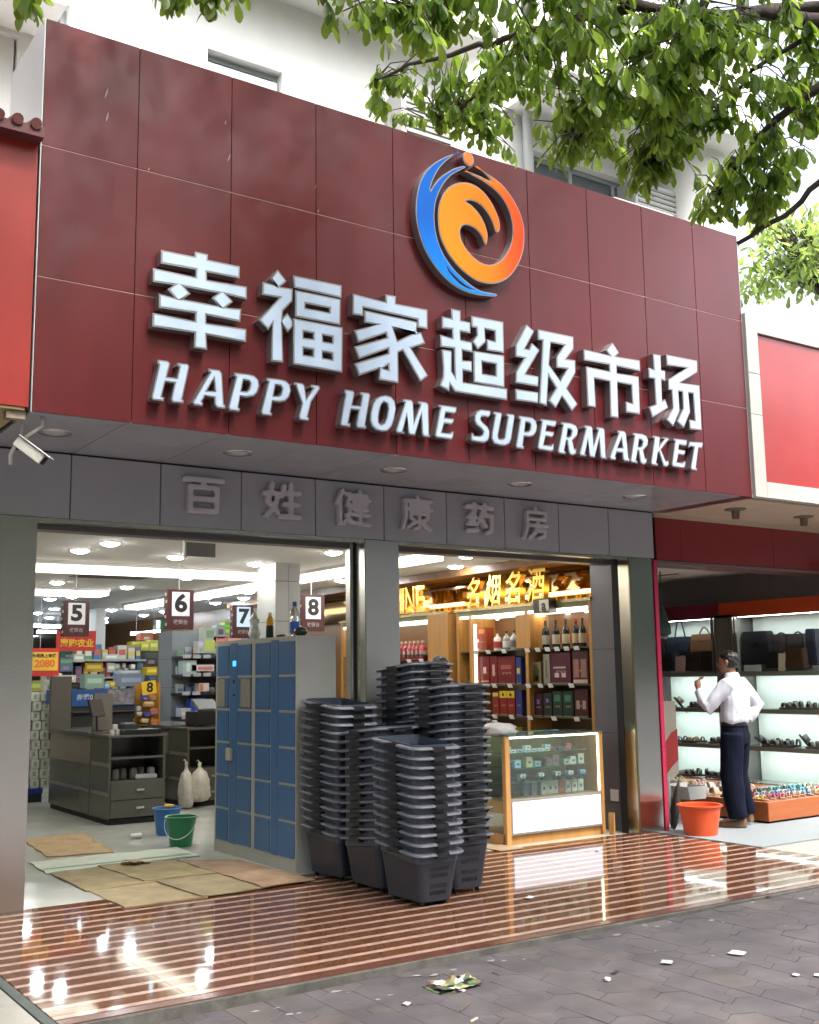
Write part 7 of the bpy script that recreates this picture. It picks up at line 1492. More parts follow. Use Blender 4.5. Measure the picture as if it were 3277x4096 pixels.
for i, (x0, x1, y0_, y1_) in enumerate(((125, 325, 1025, 1145), (325, 535, 1045, 1165))):
    a = at(*Uu(x0, y1_), .75 - .4 * i); c = at(*Uu(x1, y1_), .75 - .4 * i)
    t = thing('shoe_tray', 'shallow white tray of slippers at the left edge of the platform, %s one' % ('left' if i == 0 else 'right'), 'tray', ((a.x + c.x) / 2, .75 - .4 * i, .216))
    w = (c.x - a.x) / 2
    b = MB(); b.prism([(-w * .8, 0), (w * .8, 0), (w, .13), (w - .01, .13), (w * .8 - .008, .012), (-w * .8 + .008, .012), (-w + .01, .13), (-w, .13)], 0, .25, axis='y'); b.build('tray_wall', pm((.55, .55, .53)), t)
    b = MB(); b.prism([(-w * .8, 0), (w * .8, 0), (w, .13), (-w, .13)], -.004, 0, axis='y'); b.build('tray_front', pm((.56, .56, .54)), t)
# orange bucket, rolled sheet, umbrella stuff behind it
bucket('orange_bucket', 'tall bright orange plastic bucket standing at the foot of the crimson post', (6.47, -.36, .0), .150, .196, .285, mat('orange_plastic', (.60, .075, .018), .35, var=.05), False, rim=.016)
t = thing('folded_umbrellas', 'dark folded umbrellas and bags leaning between the crimson post and the orange bucket', 'umbrellas', (6.53, .03, 0))
for (dx, dy, tx, col) in ((0, 0, .06, (.03, .028, .026)), (.06, .08, .12, (.06, .055, .05)), (.03, .14, .02, (.16, .17, .15))):
    b = MB(); b.lathe([(.01, 0), (.028, .06), (.040, .25), (.030, .38), (.012, .44), (.008, .5)], 10); o = b.build('umbrella_cloth', mat('umbrella_cloth_%d' % int(dx * 100), col, .6, var=.2, vscale=20), t, smooth=True, loc=(dx, dy, 0), rot=(R(8), tx, 0))
# ============================================================ PEOPLE
m_skin = mat('skin', (.30, .15, .09), .5, var=.08, vscale=15)
m_hair = mat('hair', (.012, .009, .008), .45, var=.5, vscale=60, stretch=(1, 1, .2))
def loft(b, secs, n=20):
    """secs: (cx, cy, cz, rx, ry) ellipses stacked"""
    V = []; F = []
    for (cx, cy, cz, a, c) in secs:
        for k in range(n):
            t = 2 * math.pi * k / n; V.append((cx + a * math.cos(t), cy + c * math.sin(t), cz))
    for i in range(len(secs) - 1):
        for k in range(n): F.append((i * n + k, i * n + (k + 1) % n, (i + 1) * n + (k + 1) % n, (i + 1) * n + k))
    F.append(tuple(range(n - 1, -1, -1))); F.append(tuple((len(secs) - 1) * n + k for k in range(n)))
    b.add(V, F)
def hand(b, wrist, d, palm_n, curl, s=1.0):
    """palm and five fingers from the wrist along d; palm_n is the palm normal"""
    d = Vector(d).normalized(); nn = Vector(palm_n); nn = (nn - d * nn.dot(d)).normalized(); sd_ = d.cross(nn)
    w = Vector(wrist)
    b.tube([w - d * .01, w + d * .03 * s, w + d * .075 * s], [.024 * s, .034 * s, .030 * s], 10)
    for k, L in enumerate((.062, .070, .066, .052)):
        o = w + d * .072 * s + sd_ * (k - 1.5) * .017 * s; P = [o - d * .02]; dirv = d.copy()
        for q in range(3):
            dirv = (Matrix.Rotation(curl, 3, sd_) @ dirv).normalized(); P.append(P[-1] + dirv * (L * (.5, .32, .28)[q] + (.02 if q == 0 else 0)) * s)
        b.tube(P, [.0095 * s, .009 * s, .0085 * s, .007 * s], 8)
    o = w + d * .025 * s + sd_ * .024 * s
    b.tube([o, o + (d * .5 + sd_ * .8).normalized() * .035 * s, o + (d * .9 + sd_ * .55 + nn * .25).normalized() * .062 * s], [.013 * s, .0105 * s, .0085 * s], 8)
def person(label, loc, rz, J, top_m, trouser_m, shoe_m, collar=True):
    t = thing('person', label, 'person', loc, rz)
    hx, hy, hz = J['head']
    def head(b, g=0.0):
        loft(b, [(hx, hy + .02, hz - .115, .030, .034), (hx, hy + .02, hz - .095, .052, .062), (hx, hy + .012, hz - .05, .066 + g, .084 + g), (hx, hy, hz, .074 + g, .094 + g), (hx, hy - .008, hz + .045, .072 + g, .092 + g), (hx, hy - .01, hz + .08, .055 + g, .072 + g), (hx, hy - .01, hz + .10, .022, .03)])
    b = MB(); head(b)
    nk = J['neck']
    b.tube([nk, ((nk[0] + hx) / 2, (nk[1] + hy) / 2 - .005, (nk[2] + hz - .09) / 2), (hx, hy - .01, hz - .06)], [.056, .054, .056], 14)
    b.tube([(hx, hy + .088, hz + .01), (hx, hy + .112, hz - .028), (hx, hy + .095, hz - .04)], [.010, .016, .010], 8)      # nose
    for s in (-1, 1): loft(b, [(hx + s * .076, hy - .012, hz - .035, .008, .012), (hx + s * .082, hy - .016, hz - .005, .010, .022), (hx + s * .080, hy - .016, hz + .022, .008, .016)], 10)
    loft(b, [(0, 0, .84, .13, .09), (0, 0, .98, .135, .09), (0, -.01, 1.15, .135, .095), (0, -.015, 1.30, .15, .10), (0, -.01, 1.40, .13, .07), (0, 0, nk[2] + .01, .055, .055)])
    for s, side in ((-1, 'l'), (1, 'r')):
        b.tube([J['sh' + side], J['el' + side], J['wr' + side]], [.042, .035, .023], 12)
        hand(b, J['wr' + side], Vector(J['ha' + side]) - Vector(J['wr' + side]), J['pn' + side], J['cu' + side])
        b.tube([(s * .085, 0, .90), J['kn' + side], J['an' + side]], [.07, .05, .035], 12)
        b.tube([J['an' + side], Vector(J['an' + side]) + (Vector(J['to' + side]) - Vector(J['an' + side])) * .5, J['to' + side]], [.034, .03, .025], 10)
    body = remeshed(b, 'body', m_skin, .007, 2, t)
    for s in (-1, 1):
        b = MB(); b.lathe([(.001, -.010), (.008, -.006), (.0105, 0), (.008, .006), (.001, .010)], 10, c=(hx + s * .031, hy + .083, hz + .005), cap=False)
        b.build('eye', pm((.05, .03, .02), .2), t, smooth=True)
    b = MB(); b.box(hx - .024, hx + .024, hy + .088, hy + .094, hz - .066, hz - .060); b.build('mouth', pm((.2, .07, .06)), t)
    b = MB(); loft(b, [(hx, hy - .035, hz - .055, .062, .062), (hx, hy - .03, hz - .02, .079, .078), (hx, hy - .024, hz + .02, .083, .088), (hx, hy - .016, hz + .06, .081, .094), (hx, hy - .012, hz + .095, .062, .076), (hx, hy - .01, hz + .118, .025, .035)])
    h = remeshed(b, 'hair', m_hair, .006, 1, t, .006, (45, 45, 25))
    # upper garment
    b = MB()
    loft(b, J.get('torso') or [(0, 0, .985, .168, .118), (0, -.005, 1.03, .185, .136), (0, -.012, 1.12, .188, .142), (0, -.02, 1.25, .194, .138), (0, -.022, 1.34, .185, .120), (0, -.012, 1.415, .135, .085), (0, 0, nk[2] + .0, .070, .066)])
    for side in ('l', 'r'):
        S_, E_, W_ = Vector(J['sh' + side]), Vector(J['el' + side]), Vector(J['wr' + side])
        f_ = J['cuff' + side]
        b.tube([S_ * .75 + Vector((0, 0, 1.36)) * .25, S_, (S_ + E_) / 2, E_, E_ + (W_ - E_) * f_ * .5, E_ + (W_ - E_) * f_], [.080, .080, .074, .068, .060, .054], 14)
    sh_ = remeshed(b, 'shirt', top_m, .009, 2, t, .011)
    for side in ('l', 'r'):
        E_, W_ = Vector(J['el' + side]), Vector(J['wr' + side]); f_ = J['cuff' + side]
        c0 = E_ + (W_ - E_) * (f_ - .12); c1 = E_ + (W_ - E_) * (f_ + .04)
        b = MB(); b.tube([c0, c1], [.056, .054], 14); b.build('cuff', top_m, sh_, smooth=True, auto=50)
    if collar:
        b = MB(); n = 18; V = []; F = []
        for k in range(n):
            a = 2 * math.pi * k / n
            V += [(nk[0] + .066 * math.cos(a), nk[1] + .064 * math.sin(a), nk[2] + .030), (nk[0] + .080 * math.cos(a), nk[1] + .078 * math.sin(a), nk[2] - .012), (nk[0] + .060 * math.cos(a), nk[1] + .058 * math.sin(a), nk[2] + .030)]
        for k in range(n):
            i, j = 3 * k, 3 * ((k + 1) % n); F += [(i, j, j + 1, i + 1), (i, i + 2, j + 2, j)]
        b.add(V, F); b.build('collar', top_m, sh_, smooth=True)
    # trousers
    b = MB()
    loft(b, [(0, .0, .80, .165, .125), (0, .0, .86, .175, .135), (0, 0, .93, .168, .122), (0, 0, 1.0, .165, .116), (0, 0, 1.02, .160, .112)])
    for s, side in ((-1, 'l'), (1, 'r')):
        K_, A_ = Vector(J['kn' + side]), Vector(J['an' + side])
        b.tube([(s * .085, 0, .90), ((s * .09 + K_.x) / 2, K_.y / 2 - .005, .70), K_, (K_ + A_) / 2, A_ + Vector((0, -.01, .0))], [(.112), .112, .108, .104, .096], 16)
    tr_ = remeshed(b, 'trousers', trouser_m, .010, 2, t, .009, (8, 8, 3))
    b = MB(); loft(b, [(0, 0, .975, .176, .127), (0, 0, 1.012, .176, .127)], 28); b.build('belt', pm((.012, .010, .010), .35), tr_, smooth=True, auto=50)
    for side in ('l', 'r'):
        A_, T_ = Vector(J['an' + side]), Vector(J['to' + side])
        d = Vector((T_.x - A_.x, T_.y - A_.y, 0)).normalized(); p = Vector((-d.y, d.x, 0)); zb = min(A_.z, T_.z + .06) - .075
        b = MB(); tilt = (A_.z - .085)
        V = []; F = []; m = 10; secs = [(-.085, .026, .055), (-.07, .036, .075), (-.02, .040, .075), (.05, .046, .06), (.12, .046, .042), (.17, .036, .032), (.195, .014, .022)]
        for (u, w, h) in secs:
            for k in range(m):
                a = math.pi * k / (m - 1)
                q = Vector((A_.x, A_.y, 0)) + d * u + p * (-w * math.cos(a)); zl = tilt * max(0, 1 - (u + .085) / .2)
                V.append((q.x, q.y, .018 + zl + h * math.sin(a) ** .7))
            for sgn in (-1, 1):
                q = Vector((A_.x, A_.y, 0)) + d * u + p * (w * sgn); V.append((q.x, q.y, .0 + tilt * max(0, 1 - (u + .085) / .2)))
        M2 = m + 2
        for i in range(len(secs) - 1):
            o = i * M2
            for k in range(m - 1): F.append((o + k, o + k + 1, o + M2 + k + 1, o + M2 + k))
            F += [(o + m, o + 0, o + M2, o + M2 + m), (o + m - 1, o + m + 1, o + M2 + m + 1, o + M2 + m - 1), (o + m + 1, o + m, o + M2 + m, o + M2 + m + 1)]
        F.append(tuple(list(range(m)) + [m + 1, m])); o = (len(secs) - 1) * M2; F.append(tuple([o + k for k in range(m)] + [o + m + 1, o + m]))
        b.add(V, F); b.build('shoe', shoe_m, t, smooth=True, auto=45)
    return t
m_shirt = mat('white_shirt', (.56, .58, .66), .75, var=.04, vscale=6, bump=1.0, bscale=7, stretch=(1, 1, .6))
m_trou = mat('navy_trousers', (.0040, .0060, .016), .8, spec=.12, var=.25, vscale=6, bump=.5, bscale=8, stretch=(1, 1, .35))
JM = dict(head=(.0, .035, 1.595), neck=(0, .0, 1.462), shl=(-.185, -.01, 1.375), ell=(-.265, .16, 1.150), wrl=(-.175, .29, 1.345), hal=(-.150, .305, 1.44), pnl=(.3, -.9, 0), cul=.55, cuffl=.80,
          shr=(.185, -.02, 1.375), elr=(.335, -.13, 1.165), wrr=(.215, -.02, .985), har=(.165, .06, .95), pnr=(-1, 0, 0), cur=.35, cuffr=.72,
          knl=(-.085, .035, .50), anl=(-.070, .0, .095), tol=(-.10, .17, .03), knr=(.13, .05, .50), anr=(.235, .03, .115), tor=(.30, .20, .03))
person('man in white shirt and navy trousers facing the shoe racks, one fist raised', (7.15, -.26, .0095), R(20), JM, m_shirt, m_trou, mat('tan_suede_shoe', (.13, .075, .04), .7, var=.15))
JW = dict(head=(.0, .035, 1.60), neck=(0, .0, 1.465), shl=(-.185, -.01, 1.375), ell=(-.24, -.02, 1.10), wrl=(-.22, .10, .88), hal=(-.215, .13, .80), pnl=(1, 0, 0), cul=.3, cuffl=.2,
          shr=(.185, -.01, 1.375), elr=(.24, -.02, 1.10), wrr=(.22, .10, .88), har=(.215, .13, .80), pnr=(-1, 0, 0), cur=.3, cuffr=.2,
          knl=(-.09, .03, .50), anl=(-.09, 0, .095), tol=(-.10, .16, .03), knr=(.09, .03, .50), anr=(.09, .0, .095), tor=(.10, .16, .03))
person('dark-haired person in a navy top standing behind the shopping baskets, seen from behind', (4.86, 1.55, .0), R(-50), JW, mat('navy_top', (.012, .017, .035), .8, bump=.5, bscale=12), mat('dark_trousers', (.02, .02, .022), .8), pm((.03, .03, .03)), collar=False)
# ============================================================ UPPER BUILDING AND LEFT NEIGHBOUR
ab = thing('apartment_block', 'overexposed white rendered apartment block rising behind the shop signs', 'building', (0, 0, 0))
def wall_with_holes(holes, x0, x1, z0, z1, y, th, m_, name):
    xs = sorted({x0, x1, *[h[0] for h in holes], *[h[1] for h in holes]}); zs = sorted({z0, z1, *[h[2] for h in holes], *[h[3] for h in holes]})
    b = MB()
    for i in range(len(xs) - 1):
        for k in range(len(zs) - 1):
            cx, cz = (xs[i] + xs[i + 1]) / 2, (zs[k] + zs[k + 1]) / 2
            if any(h[0] < cx < h[1] and h[2] < cz < h[3] for h in holes): continue
            b.box(xs[i], xs[i + 1], y, y + th, zs[k], zs[k + 1])
    o = b.build(name, m_, ab); bm = bmesh.new(); bm.from_mesh(o.data); bmesh.ops.remove_doubles(bm, verts=bm.verts, dist=1e-4); bm.to_mesh(o.data); bm.free(); return o
WX = [(-2.6, .30, 5.35, 6.62), (.42, .70, 6.2, 7.03), (1.92, 2.66, 5.9, 7.05), (3.85, 4.6, 5.9, 7.08), (5.66, 7.62, 5.9, 7.10)]
WX2 = [(x0, x1, 8.9, 10.0) for (x0, x1, _, _) in WX]
wall_with_holes(WX + WX2, -9, 8.3, 3.3, 10.6, .80, .22, m_wallw, 'wall')
m_pane = mat('window_pane', (.10, .13, .15), .06, spec=.8)
m_wf2 = mat('grey_window_frame', (.35, .38, .40), .4)
m_curt = mat('white_curtain', (.78, .78, .76), .8)
for i, (x0, x1, z0, z1) in enumerate(WX + WX2):
    b = MB(); t_ = .05
    b.box(x0, x0 + t_, .90, .96, z0, z1); b.box(x1 - t_, x1, .90, .96, z0, z1); b.box(x0 + t_, x1 - t_, .90, .96, z0, z0 + t_); b.box(x0 + t_, x1 - t_, .90, .96, z1 - t_, z1)
    n = max(1, round((x1 - x0) / .7))
    for k in range(1, n): xm = x0 + (x1 - x0) * k / n; b.box(xm - .025, xm + .025, .905, .955, z0 + t_, z1 - t_)
    w = b.build('window', m_wf2, ab)
    b = MB(); b.box(x0 + .02, x1 - .02, .925, .932, z0 + .02, z1 - .02); b.build('pane', m_pane, w)
    if i in (0, 2):
        b = MB(); b.box(x0 + .02, x1 - .02, .86, .88, z0, z1 - (.09 if i == 2 else .0)); b.build('curtain', m_curt, w)
    b = MB(); b.box(x0 - .04, x1 + .04, .74, .90, z0 - .06, z0 - .005); b.build('sill', m_wallw, w)
for (x0, x1, y0, z0, z1) in ((-9, .52, .25, 6.66, 6.92), (5.3, 8.3, -.15, 7.45, 7.62), (1.0, 4.8, .25, 7.75, 7.92), (-9, 8.3, .35, 10.4, 10.6)):
    b = MB(); b.box(x0, x1, y0, .80, z0, z1); b.build('balcony_slab', m_wallw, ab)
b = MB(); b.box(5.3, 8.3, -.15, -.05, 7.62, 8.5); b.box(1.0, 4.8, .25, .33, 7.92, 8.7); b.build('balcony_parapet', m_wallw, ab)
b = MB(); b.tube([(5.55, .72, 3.4), (5.55, .72, 10.5)], .055, 12); b.build('drain_pipe', mat('grey_pipe', (.45, .46, .46), .5), ab, smooth=True)
b = MB(); b.lathe([(.42, -.5), (.42, .9)], 24, c=(7.95, .62, 6.8)); b.build('rounded_corner', m_wallw, ab, smooth=True, auto=40)
for (x, z, w) in ((4.1, 6.86, .62), (7.25, 6.72, .7)):
    t = thing('air_conditioner', 'grey air conditioner box on the white wall above the signboard, %s one' % ('left' if x < 5 else 'right'), 'air conditioner', (x, .50, z - .25))
    b = MB(); b.box(-w / 2, w / 2, 0, .28, 0, .5); b.build('unit_case', pm((.40, .40, .38)), t, bevel=.01)
    for k in range(7):
        b = MB(); b.box(-w / 2 + .05, w / 2 - .05, -.012, 0, .06 + .06 * k, .085 + .06 * k); b.build('louvre', pm((.22, .22, .22)), t)
    b = MB(); b.box(-w / 2, w / 2, .05, .30, -.03, 0); b.build('unit_bracket', pm((.2, .2, .2)), t)
# pale ledge strip light on top of the signboard
b = MB(); b.box(5.0, 5.75, -1.05, -.98, ZT + .002, ZT + .035); tag(b.build('white_batten', mat('white_batten_paint', (.75, .75, .75), .5)), 'white batten lying on the top edge of the red signboard', 'batten')
# red neighbour on the left
ln = thing('left_shop_sign', 'bright red panelled shop sign with a tiled coping at the far left', 'signboard', (0, 0, 0))
b = MB(); b.box(-6, -.012, -1.09, -.4, 3.13, 4.80); b.build('red_panel', mat('left_red_panel', (.30, .022, .016), .4, spec=.5, var=.08), ln)
b = MB(); b.box(-6, -.006, -1.20, -.35, 4.80, 4.865); b.build('coping', mat('coping_red', (.13, .035, .04), .55, var=.15), ln)
for k in range(14):
    b = MB(); c_ = -.06 - .11 * k
    b.tube([(c_, -1.22, 4.870), (c_, -.75, 5.0)], .034, 12); b.build('roof_tile', mat('roof_tile_red', (.16, .05, .045), .5, var=.25), ln, smooth=True, auto=50)
b = MB(); b.box(-6, -.03, -1.08, .0, 3.112, 3.128); b.build('yellow_soffit', mat('yellowish_soffit', (.42, .32, .14), .6, var=.15, dirt=.4), ln)
b = MB(); b.box(-.13, -.018, -1.06, -.98, 3.06, 3.11); b.build('broken_bracket', mat('rusty_bracket', (.25, .20, .15), .8, var=.5, vscale=15), ln)
b = MB(); b.box(-6, -1.62, 0.0, .3, 2.6, 3.1); b.build('fascia', m_panel_g, ln)

# ============================================================ LITTER AND SMALL THINGS ON THE GROUND
fy = thing('crumpled_flyer', 'crumpled colourful leaflet lying on the dark paving', 'leaflet', (1.70, -2.96, pz(1.7, -2.96)), R(-8))
m_fl = mat('printed_leaflet', (.45, .42, .38), .6, var=.6, vscale=16)
nt = m_fl.node_tree
nz = nt.nodes.new('ShaderNodeTexVoronoi'); nz.inputs['Scale'].default_value = 26
cr = nt.nodes.new('ShaderNodeValToRGB'); cr.color_ramp.interpolation = 'CONSTANT'
for p_, c_ in ((.18, (.10, .17, .07, 1)), (.34, (.30, .27, .12, 1)), (.46, (.42, .41, .39, 1)), (.7, (.17, .09, .06, 1)), (.84, (.06, .075, .045, 1))):
    e = cr.color_ramp.elements.new(p_); e.color = c_
tcn = nt.nodes.new('ShaderNodeTexCoord'); nt.links.new(tcn.outputs['Object'], nz.inputs['Vector'])
sp_ = nt.nodes.new('ShaderNodeSeparateColor'); nt.links.new(nz.outputs['Color'], sp_.inputs[0]); nt.links.new(sp_.outputs[0], cr.inputs[0])
nt.links.new(cr.outputs[0], nt.nodes['Principled BSDF'].inputs['Base Color'])
b = MB(); nx, ny = 12, 8; V = []; F = []; rf = random.Random(4)
for j in range(ny + 1):
    for i in range(nx + 1):
        u, v = i / nx - .5, j / ny - .5
        z = .008 + .03 * abs(u) * (1 if u < 0 else .7) + .03 * math.exp(-((u - .08) ** 2) / .004) * (v + .5) + rf.uniform(0, .005) + .008 * (v > .3)
        V.append((u * .25, v * .16 + u * .03, z))
for j in range(ny):
    for i in range(nx): a = j * (nx + 1) + i; F.append((a, a + 1, a + nx + 2, a + nx + 1))
b.add(V, F); b.build('page', m_fl, fy, fix=False)
b = MB(); b.box(-.14, .0, -.09, .09, .004, .010); b.build('page', m_fl, fy, rot=(.05, -.06, .1))
m_pap = mat('white_paper', (.50, .51, .54), .7)
def scrap(label, x, y, w, l, rz, z=None, col=None, name='paper_scrap'):
    b = MB(); n = 4; V = []; F = []
    for j in range(n + 1):
        for i in range(n + 1): V.append(((i / n - .5) * w, (j / n - .5) * l, .003 + .006 * abs(i / n - .5) ** 2 * 4 + random.uniform(0, .002)))
    for j in range(n):
        for i in range(n): a = j * (n + 1) + i; F.append((a, a + 1, a + n + 2, a + n + 1))
    for j in range(n):
        for i in range(n): a = j * (n + 1) + i; 
    b.add(V, F)
    zz_ = (pz(x, y) if y < -2.55 else 0.0) if z is None else z
    return tag(b.build(name, pm(col, .7) if col else m_pap, None, fix=False, loc=(x, y, zz_), rot=(0, 0, rz)), label, 'scrap of paper')
scrap('white square of paper lying on the paving, right of the leaflet', 3.283, -3.411, 0.085, 0.085, 0.3, col=None)
scrap('white scrap of paper on the striped tiles near the baskets', 3.291, -1.639, 0.075, 0.05, 0.2, col=None)
scrap('tiny crumpled white tissue on the striped tiles in front of the glass counter', 5.083, -0.43, 0.04, 0.04, 0.5, col=None)
scrap('small pale round scrap at the right end of the paving', 3.17, -3.876, 0.04, 0.035, 0.1, col=None)
scrap('small white scrap at the right edge of the paving', 3.251, -3.952, 0.045, 0.04, 0.4, col=None)
scrap('small white scrap on the paving, left of the dark twig bit', 2.362, -3.354, 0.04, 0.03, 0.2, col=None)
scrap('pale flattened gum spot on the paving right of the leaflet', 2.844, -3.308, 0.07, 0.06, 0.6, col=(0.3, 0.3, 0.31))
scrap('small pale pebble-like scrap on the paving close to the kerb', 2.377, -3.336, 0.035, 0.03, 0.3, col=None)
scrap('pale flake left of the leaflet on the paving', 1.333, -3.058, 0.04, 0.035, 0.3, col=(0.45, 0.45, 0.46))
scrap('black crumb of rubber on the paving in the middle right', 2.493, -3.277, 0.05, 0.025, 0.2, col=(0.02, 0.02, 0.02))
scrap('black crumb near the kerb on the right of the paving', 4.615, -2.577, 0.05, 0.03, 0.5, col=(0.02, 0.02, 0.02))
b = MB(); b.tube([(1.47, -3.309, pz(1.5, -3.3) + .006), (1.58, -3.2390000000000003, pz(1.5, -3.3) + .007)], .004, 6); tag(b.build('twig', pm((.12, .08, .05))), 'thin brown twig lying on the paving below the leaflet', 'twig')
b = MB(); b.tube([(1.4180000000000001, -3.4619999999999997, pz(1.5, -3.4) + .006), (1.468, -3.44, pz(1.5, -3.4) + .006)], .005, 8); tag(b.build('cigarette_end', pm((.6, .45, .3))), 'cigarette end lying on the paving at the bottom edge', 'cigarette end')
# ============================================================ TREES
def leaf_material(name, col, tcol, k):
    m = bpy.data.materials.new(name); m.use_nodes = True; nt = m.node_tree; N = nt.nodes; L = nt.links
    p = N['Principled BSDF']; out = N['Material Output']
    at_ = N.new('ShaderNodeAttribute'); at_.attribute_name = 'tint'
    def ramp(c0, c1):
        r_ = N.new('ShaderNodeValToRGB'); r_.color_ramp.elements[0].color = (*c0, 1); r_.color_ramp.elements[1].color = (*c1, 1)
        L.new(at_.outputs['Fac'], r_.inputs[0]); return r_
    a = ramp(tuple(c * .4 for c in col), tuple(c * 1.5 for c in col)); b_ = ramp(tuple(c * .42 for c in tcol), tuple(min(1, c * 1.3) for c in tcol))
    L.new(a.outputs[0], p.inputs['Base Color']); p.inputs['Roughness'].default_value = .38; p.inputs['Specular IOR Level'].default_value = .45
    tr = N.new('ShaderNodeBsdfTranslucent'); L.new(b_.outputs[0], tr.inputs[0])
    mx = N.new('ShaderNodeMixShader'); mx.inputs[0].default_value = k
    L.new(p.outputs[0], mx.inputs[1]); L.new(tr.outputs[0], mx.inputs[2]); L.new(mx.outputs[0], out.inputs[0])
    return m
m_leaf = leaf_material('leaf', (.060, .118, .026), (.46, .66, .09), .55)
m_leaf_f = leaf_material('pale_leaf', (.11, .18, .06), (.5, .65, .16), .55)
m_bark = mat('bark', (.045, .035, .028), .9, var=.35, vscale=14, bump=.6, bscale=30)
rl = random.Random(77)
# obovate leaf, stalk at the origin, running along +X, folded a little along its rib
LP = [(0, 0), (.18, .05), (.40, .125), (.62, .185), (.80, .18), (.93, .10), (1.0, 0.0)]
def leaf_geo():
    V = []; F = []
    for (u, w) in LP: V.append((u, 0, -.10 * u * u))
    for s in (-1, 1):
        for (u, w) in LP[1:-1]: V.append((u, s * w, -.10 * u * u + .22 * w))
    n = len(LP)
    for si, s in enumerate((-1, 1)):
        o = n + si * (n - 2)
        tri = [(0, 1, o)] + [(i, i + 1, o + i, o + i - 1) for i in range(1, n - 2)] + [(n - 2, n - 1, o + n - 3)]
        for f in tri: F.append(f if s < 0 else f[::-1])
    return V, F
LV, LF = leaf_geo()
def leaf_matrix(p, droop, az, size, roll):
    m = Matrix.Translation(p) @ Matrix.Rotation(az, 4, 'Z') @ Matrix.Rotation(droop, 4, 'Y') @ Matrix.Rotation(roll, 4, 'X')
    q = .72 + .5 * ((size * 7919.0) % 1.0)
    return m @ Matrix.Diagonal((size, size * q, size * (.4 + 1.6 * ((size * 3571.0) % 1.0)), 1))
class Leaves:
    def __init__(s): s.v = []; s.f = []; s.t = []
    def add(s, m, tint):
        n = len(s.v)
        for v in LV: s.v.append(m @ Vector(v))
        for f in LF: s.f.append(tuple(i + n for i in f)); s.t.append(tint)
    def build(s, name, m_, parent):
        me = bpy.data.meshes.new(name); me.from_pydata(s.v, [], s.f); me.materials.append(m_)
        a = me.attributes.new('tint', 'FLOAT', 'FACE'); a.data.foreach_set('value', s.t)
        for p in me.polygons: p.use_smooth = True
        return link(name, me, parent)
single = []
for k in range(12):
    me = bpy.data.meshes.new('leaf'); me.from_pydata(LV, [], LF); me.materials.append(m_leaf)
    a = me.attributes.new('tint', 'FLOAT', 'FACE'); a.data.foreach_set('value', [k / 11] * len(LF))
    for p in me.polygons: p.use_smooth = True
    single.append(me)
tree = thing('street_tree', 'broad-leaved street tree whose drooping branches hang over the shop sign from the upper right', 'tree', (5.2, -6.6, 0))
TB = Vector((5.2, -6.6, 0))
def loc_(p): return Vector(p) - TB
trunk = MB(); trunk.tube([loc_((5.2, -6.6, -.2)), loc_((5.15, -6.55, 1.2)), loc_((5.1, -6.5, 2.6)), loc_((5.0, -6.3, 3.9)), loc_((4.8, -6.0, 5.0))], [.26, .21, .18, .16, .13], 14)
trunk.build('trunk', m_bark, tree, smooth=True)
CR = Vector((4.8, -6.0, 5.0))
rad = {'B0': (.055, .022), 'B1': (.035, .008), 'B2': (.030, .009), 'B2b': (.018, .006), 'B3': (.032, .010), 'B4': (.022, .013), 'B5': (.020, .007), 'B6': (.012, .005), 'B7': (.026, .007), 'B8': (.018, .006), 'B9': (.012, .005)}
pts_all = []
for k, P in LIMBS.items():
    P = [Vector(p) for p in P]
    a, c_ = rad[k]
    if k in ('B0', 'B1', 'B2', 'B3', 'B4', 'B5'):
        P = [CR, CR.lerp(P[0], .5) + Vector((0, 0, .12))] + P; rr = [.075, .065] + [a + (c_ - a) * i / (len(P) - 3) for i in range(len(P) - 2)]
    else: rr = [a + (c_ - a) * i / (len(P) - 1) for i in range(len(P))]
    # finer, slightly wavy
    Q = []; RR = []
    for i in range(len(P) - 1):
        n = 4
        for q in range(n): Q.append(P[i].lerp(P[i + 1], q / n) + (Vector((rl.uniform(-1, 1), rl.uniform(-1, 1), rl.uniform(-1, 1))) * (.012 if i > 1 else 0))); RR.append(rr[i] + (rr[i + 1] - rr[i]) * q / n)
    Q.append(P[-1]); RR.append(rr[-1])
    b = MB(); b.tube([loc_(p) for p in Q], RR, 8); b.build('branch', m_bark, tree, smooth=True)
    if k != 'B4': pts_all += Q[6:] if k in ('B0', 'B1', 'B2', 'B3', 'B5') else Q
LIM = [CR + Vector((dx, dy, dz)) for dx, dy, dz in ((-2.2, .8, 1.6), (-4.5, 1.2, 2.4), (-1.0, 2.6, 2.4), (1.6, 2.4, 2.0), (3.4, 1.0, 2.0), (-6.5, .6, 2.6), (-3.0, -1.5, 2.4), (2.0, -1.5, 2.4), (-1.5, 4.0, 3.0), (2.5, 4.0, 2.8))]
lb_ = []
for P in LIM:
    Q = [CR.lerp(P, q / 5) + Vector((rl.uniform(-.1, .1), rl.uniform(-.1, .1), .25 * math.sin(math.pi * q / 5))) for q in range(6)]
    b = MB(); b.tube([loc_(p) for p in Q], [.085, .07, .055, .04, .03, .018], 8); b.build('branch', m_bark, tree, smooth=True); lb_ += Q
fol = Leaves(); can = Leaves(); tw = MB(); nsingle = 0
o_cam = cam.matrix_world.translation
order = sorted(TWIGS, key=lambda p: (Vector(p) - o_cam).length)
leaves = []
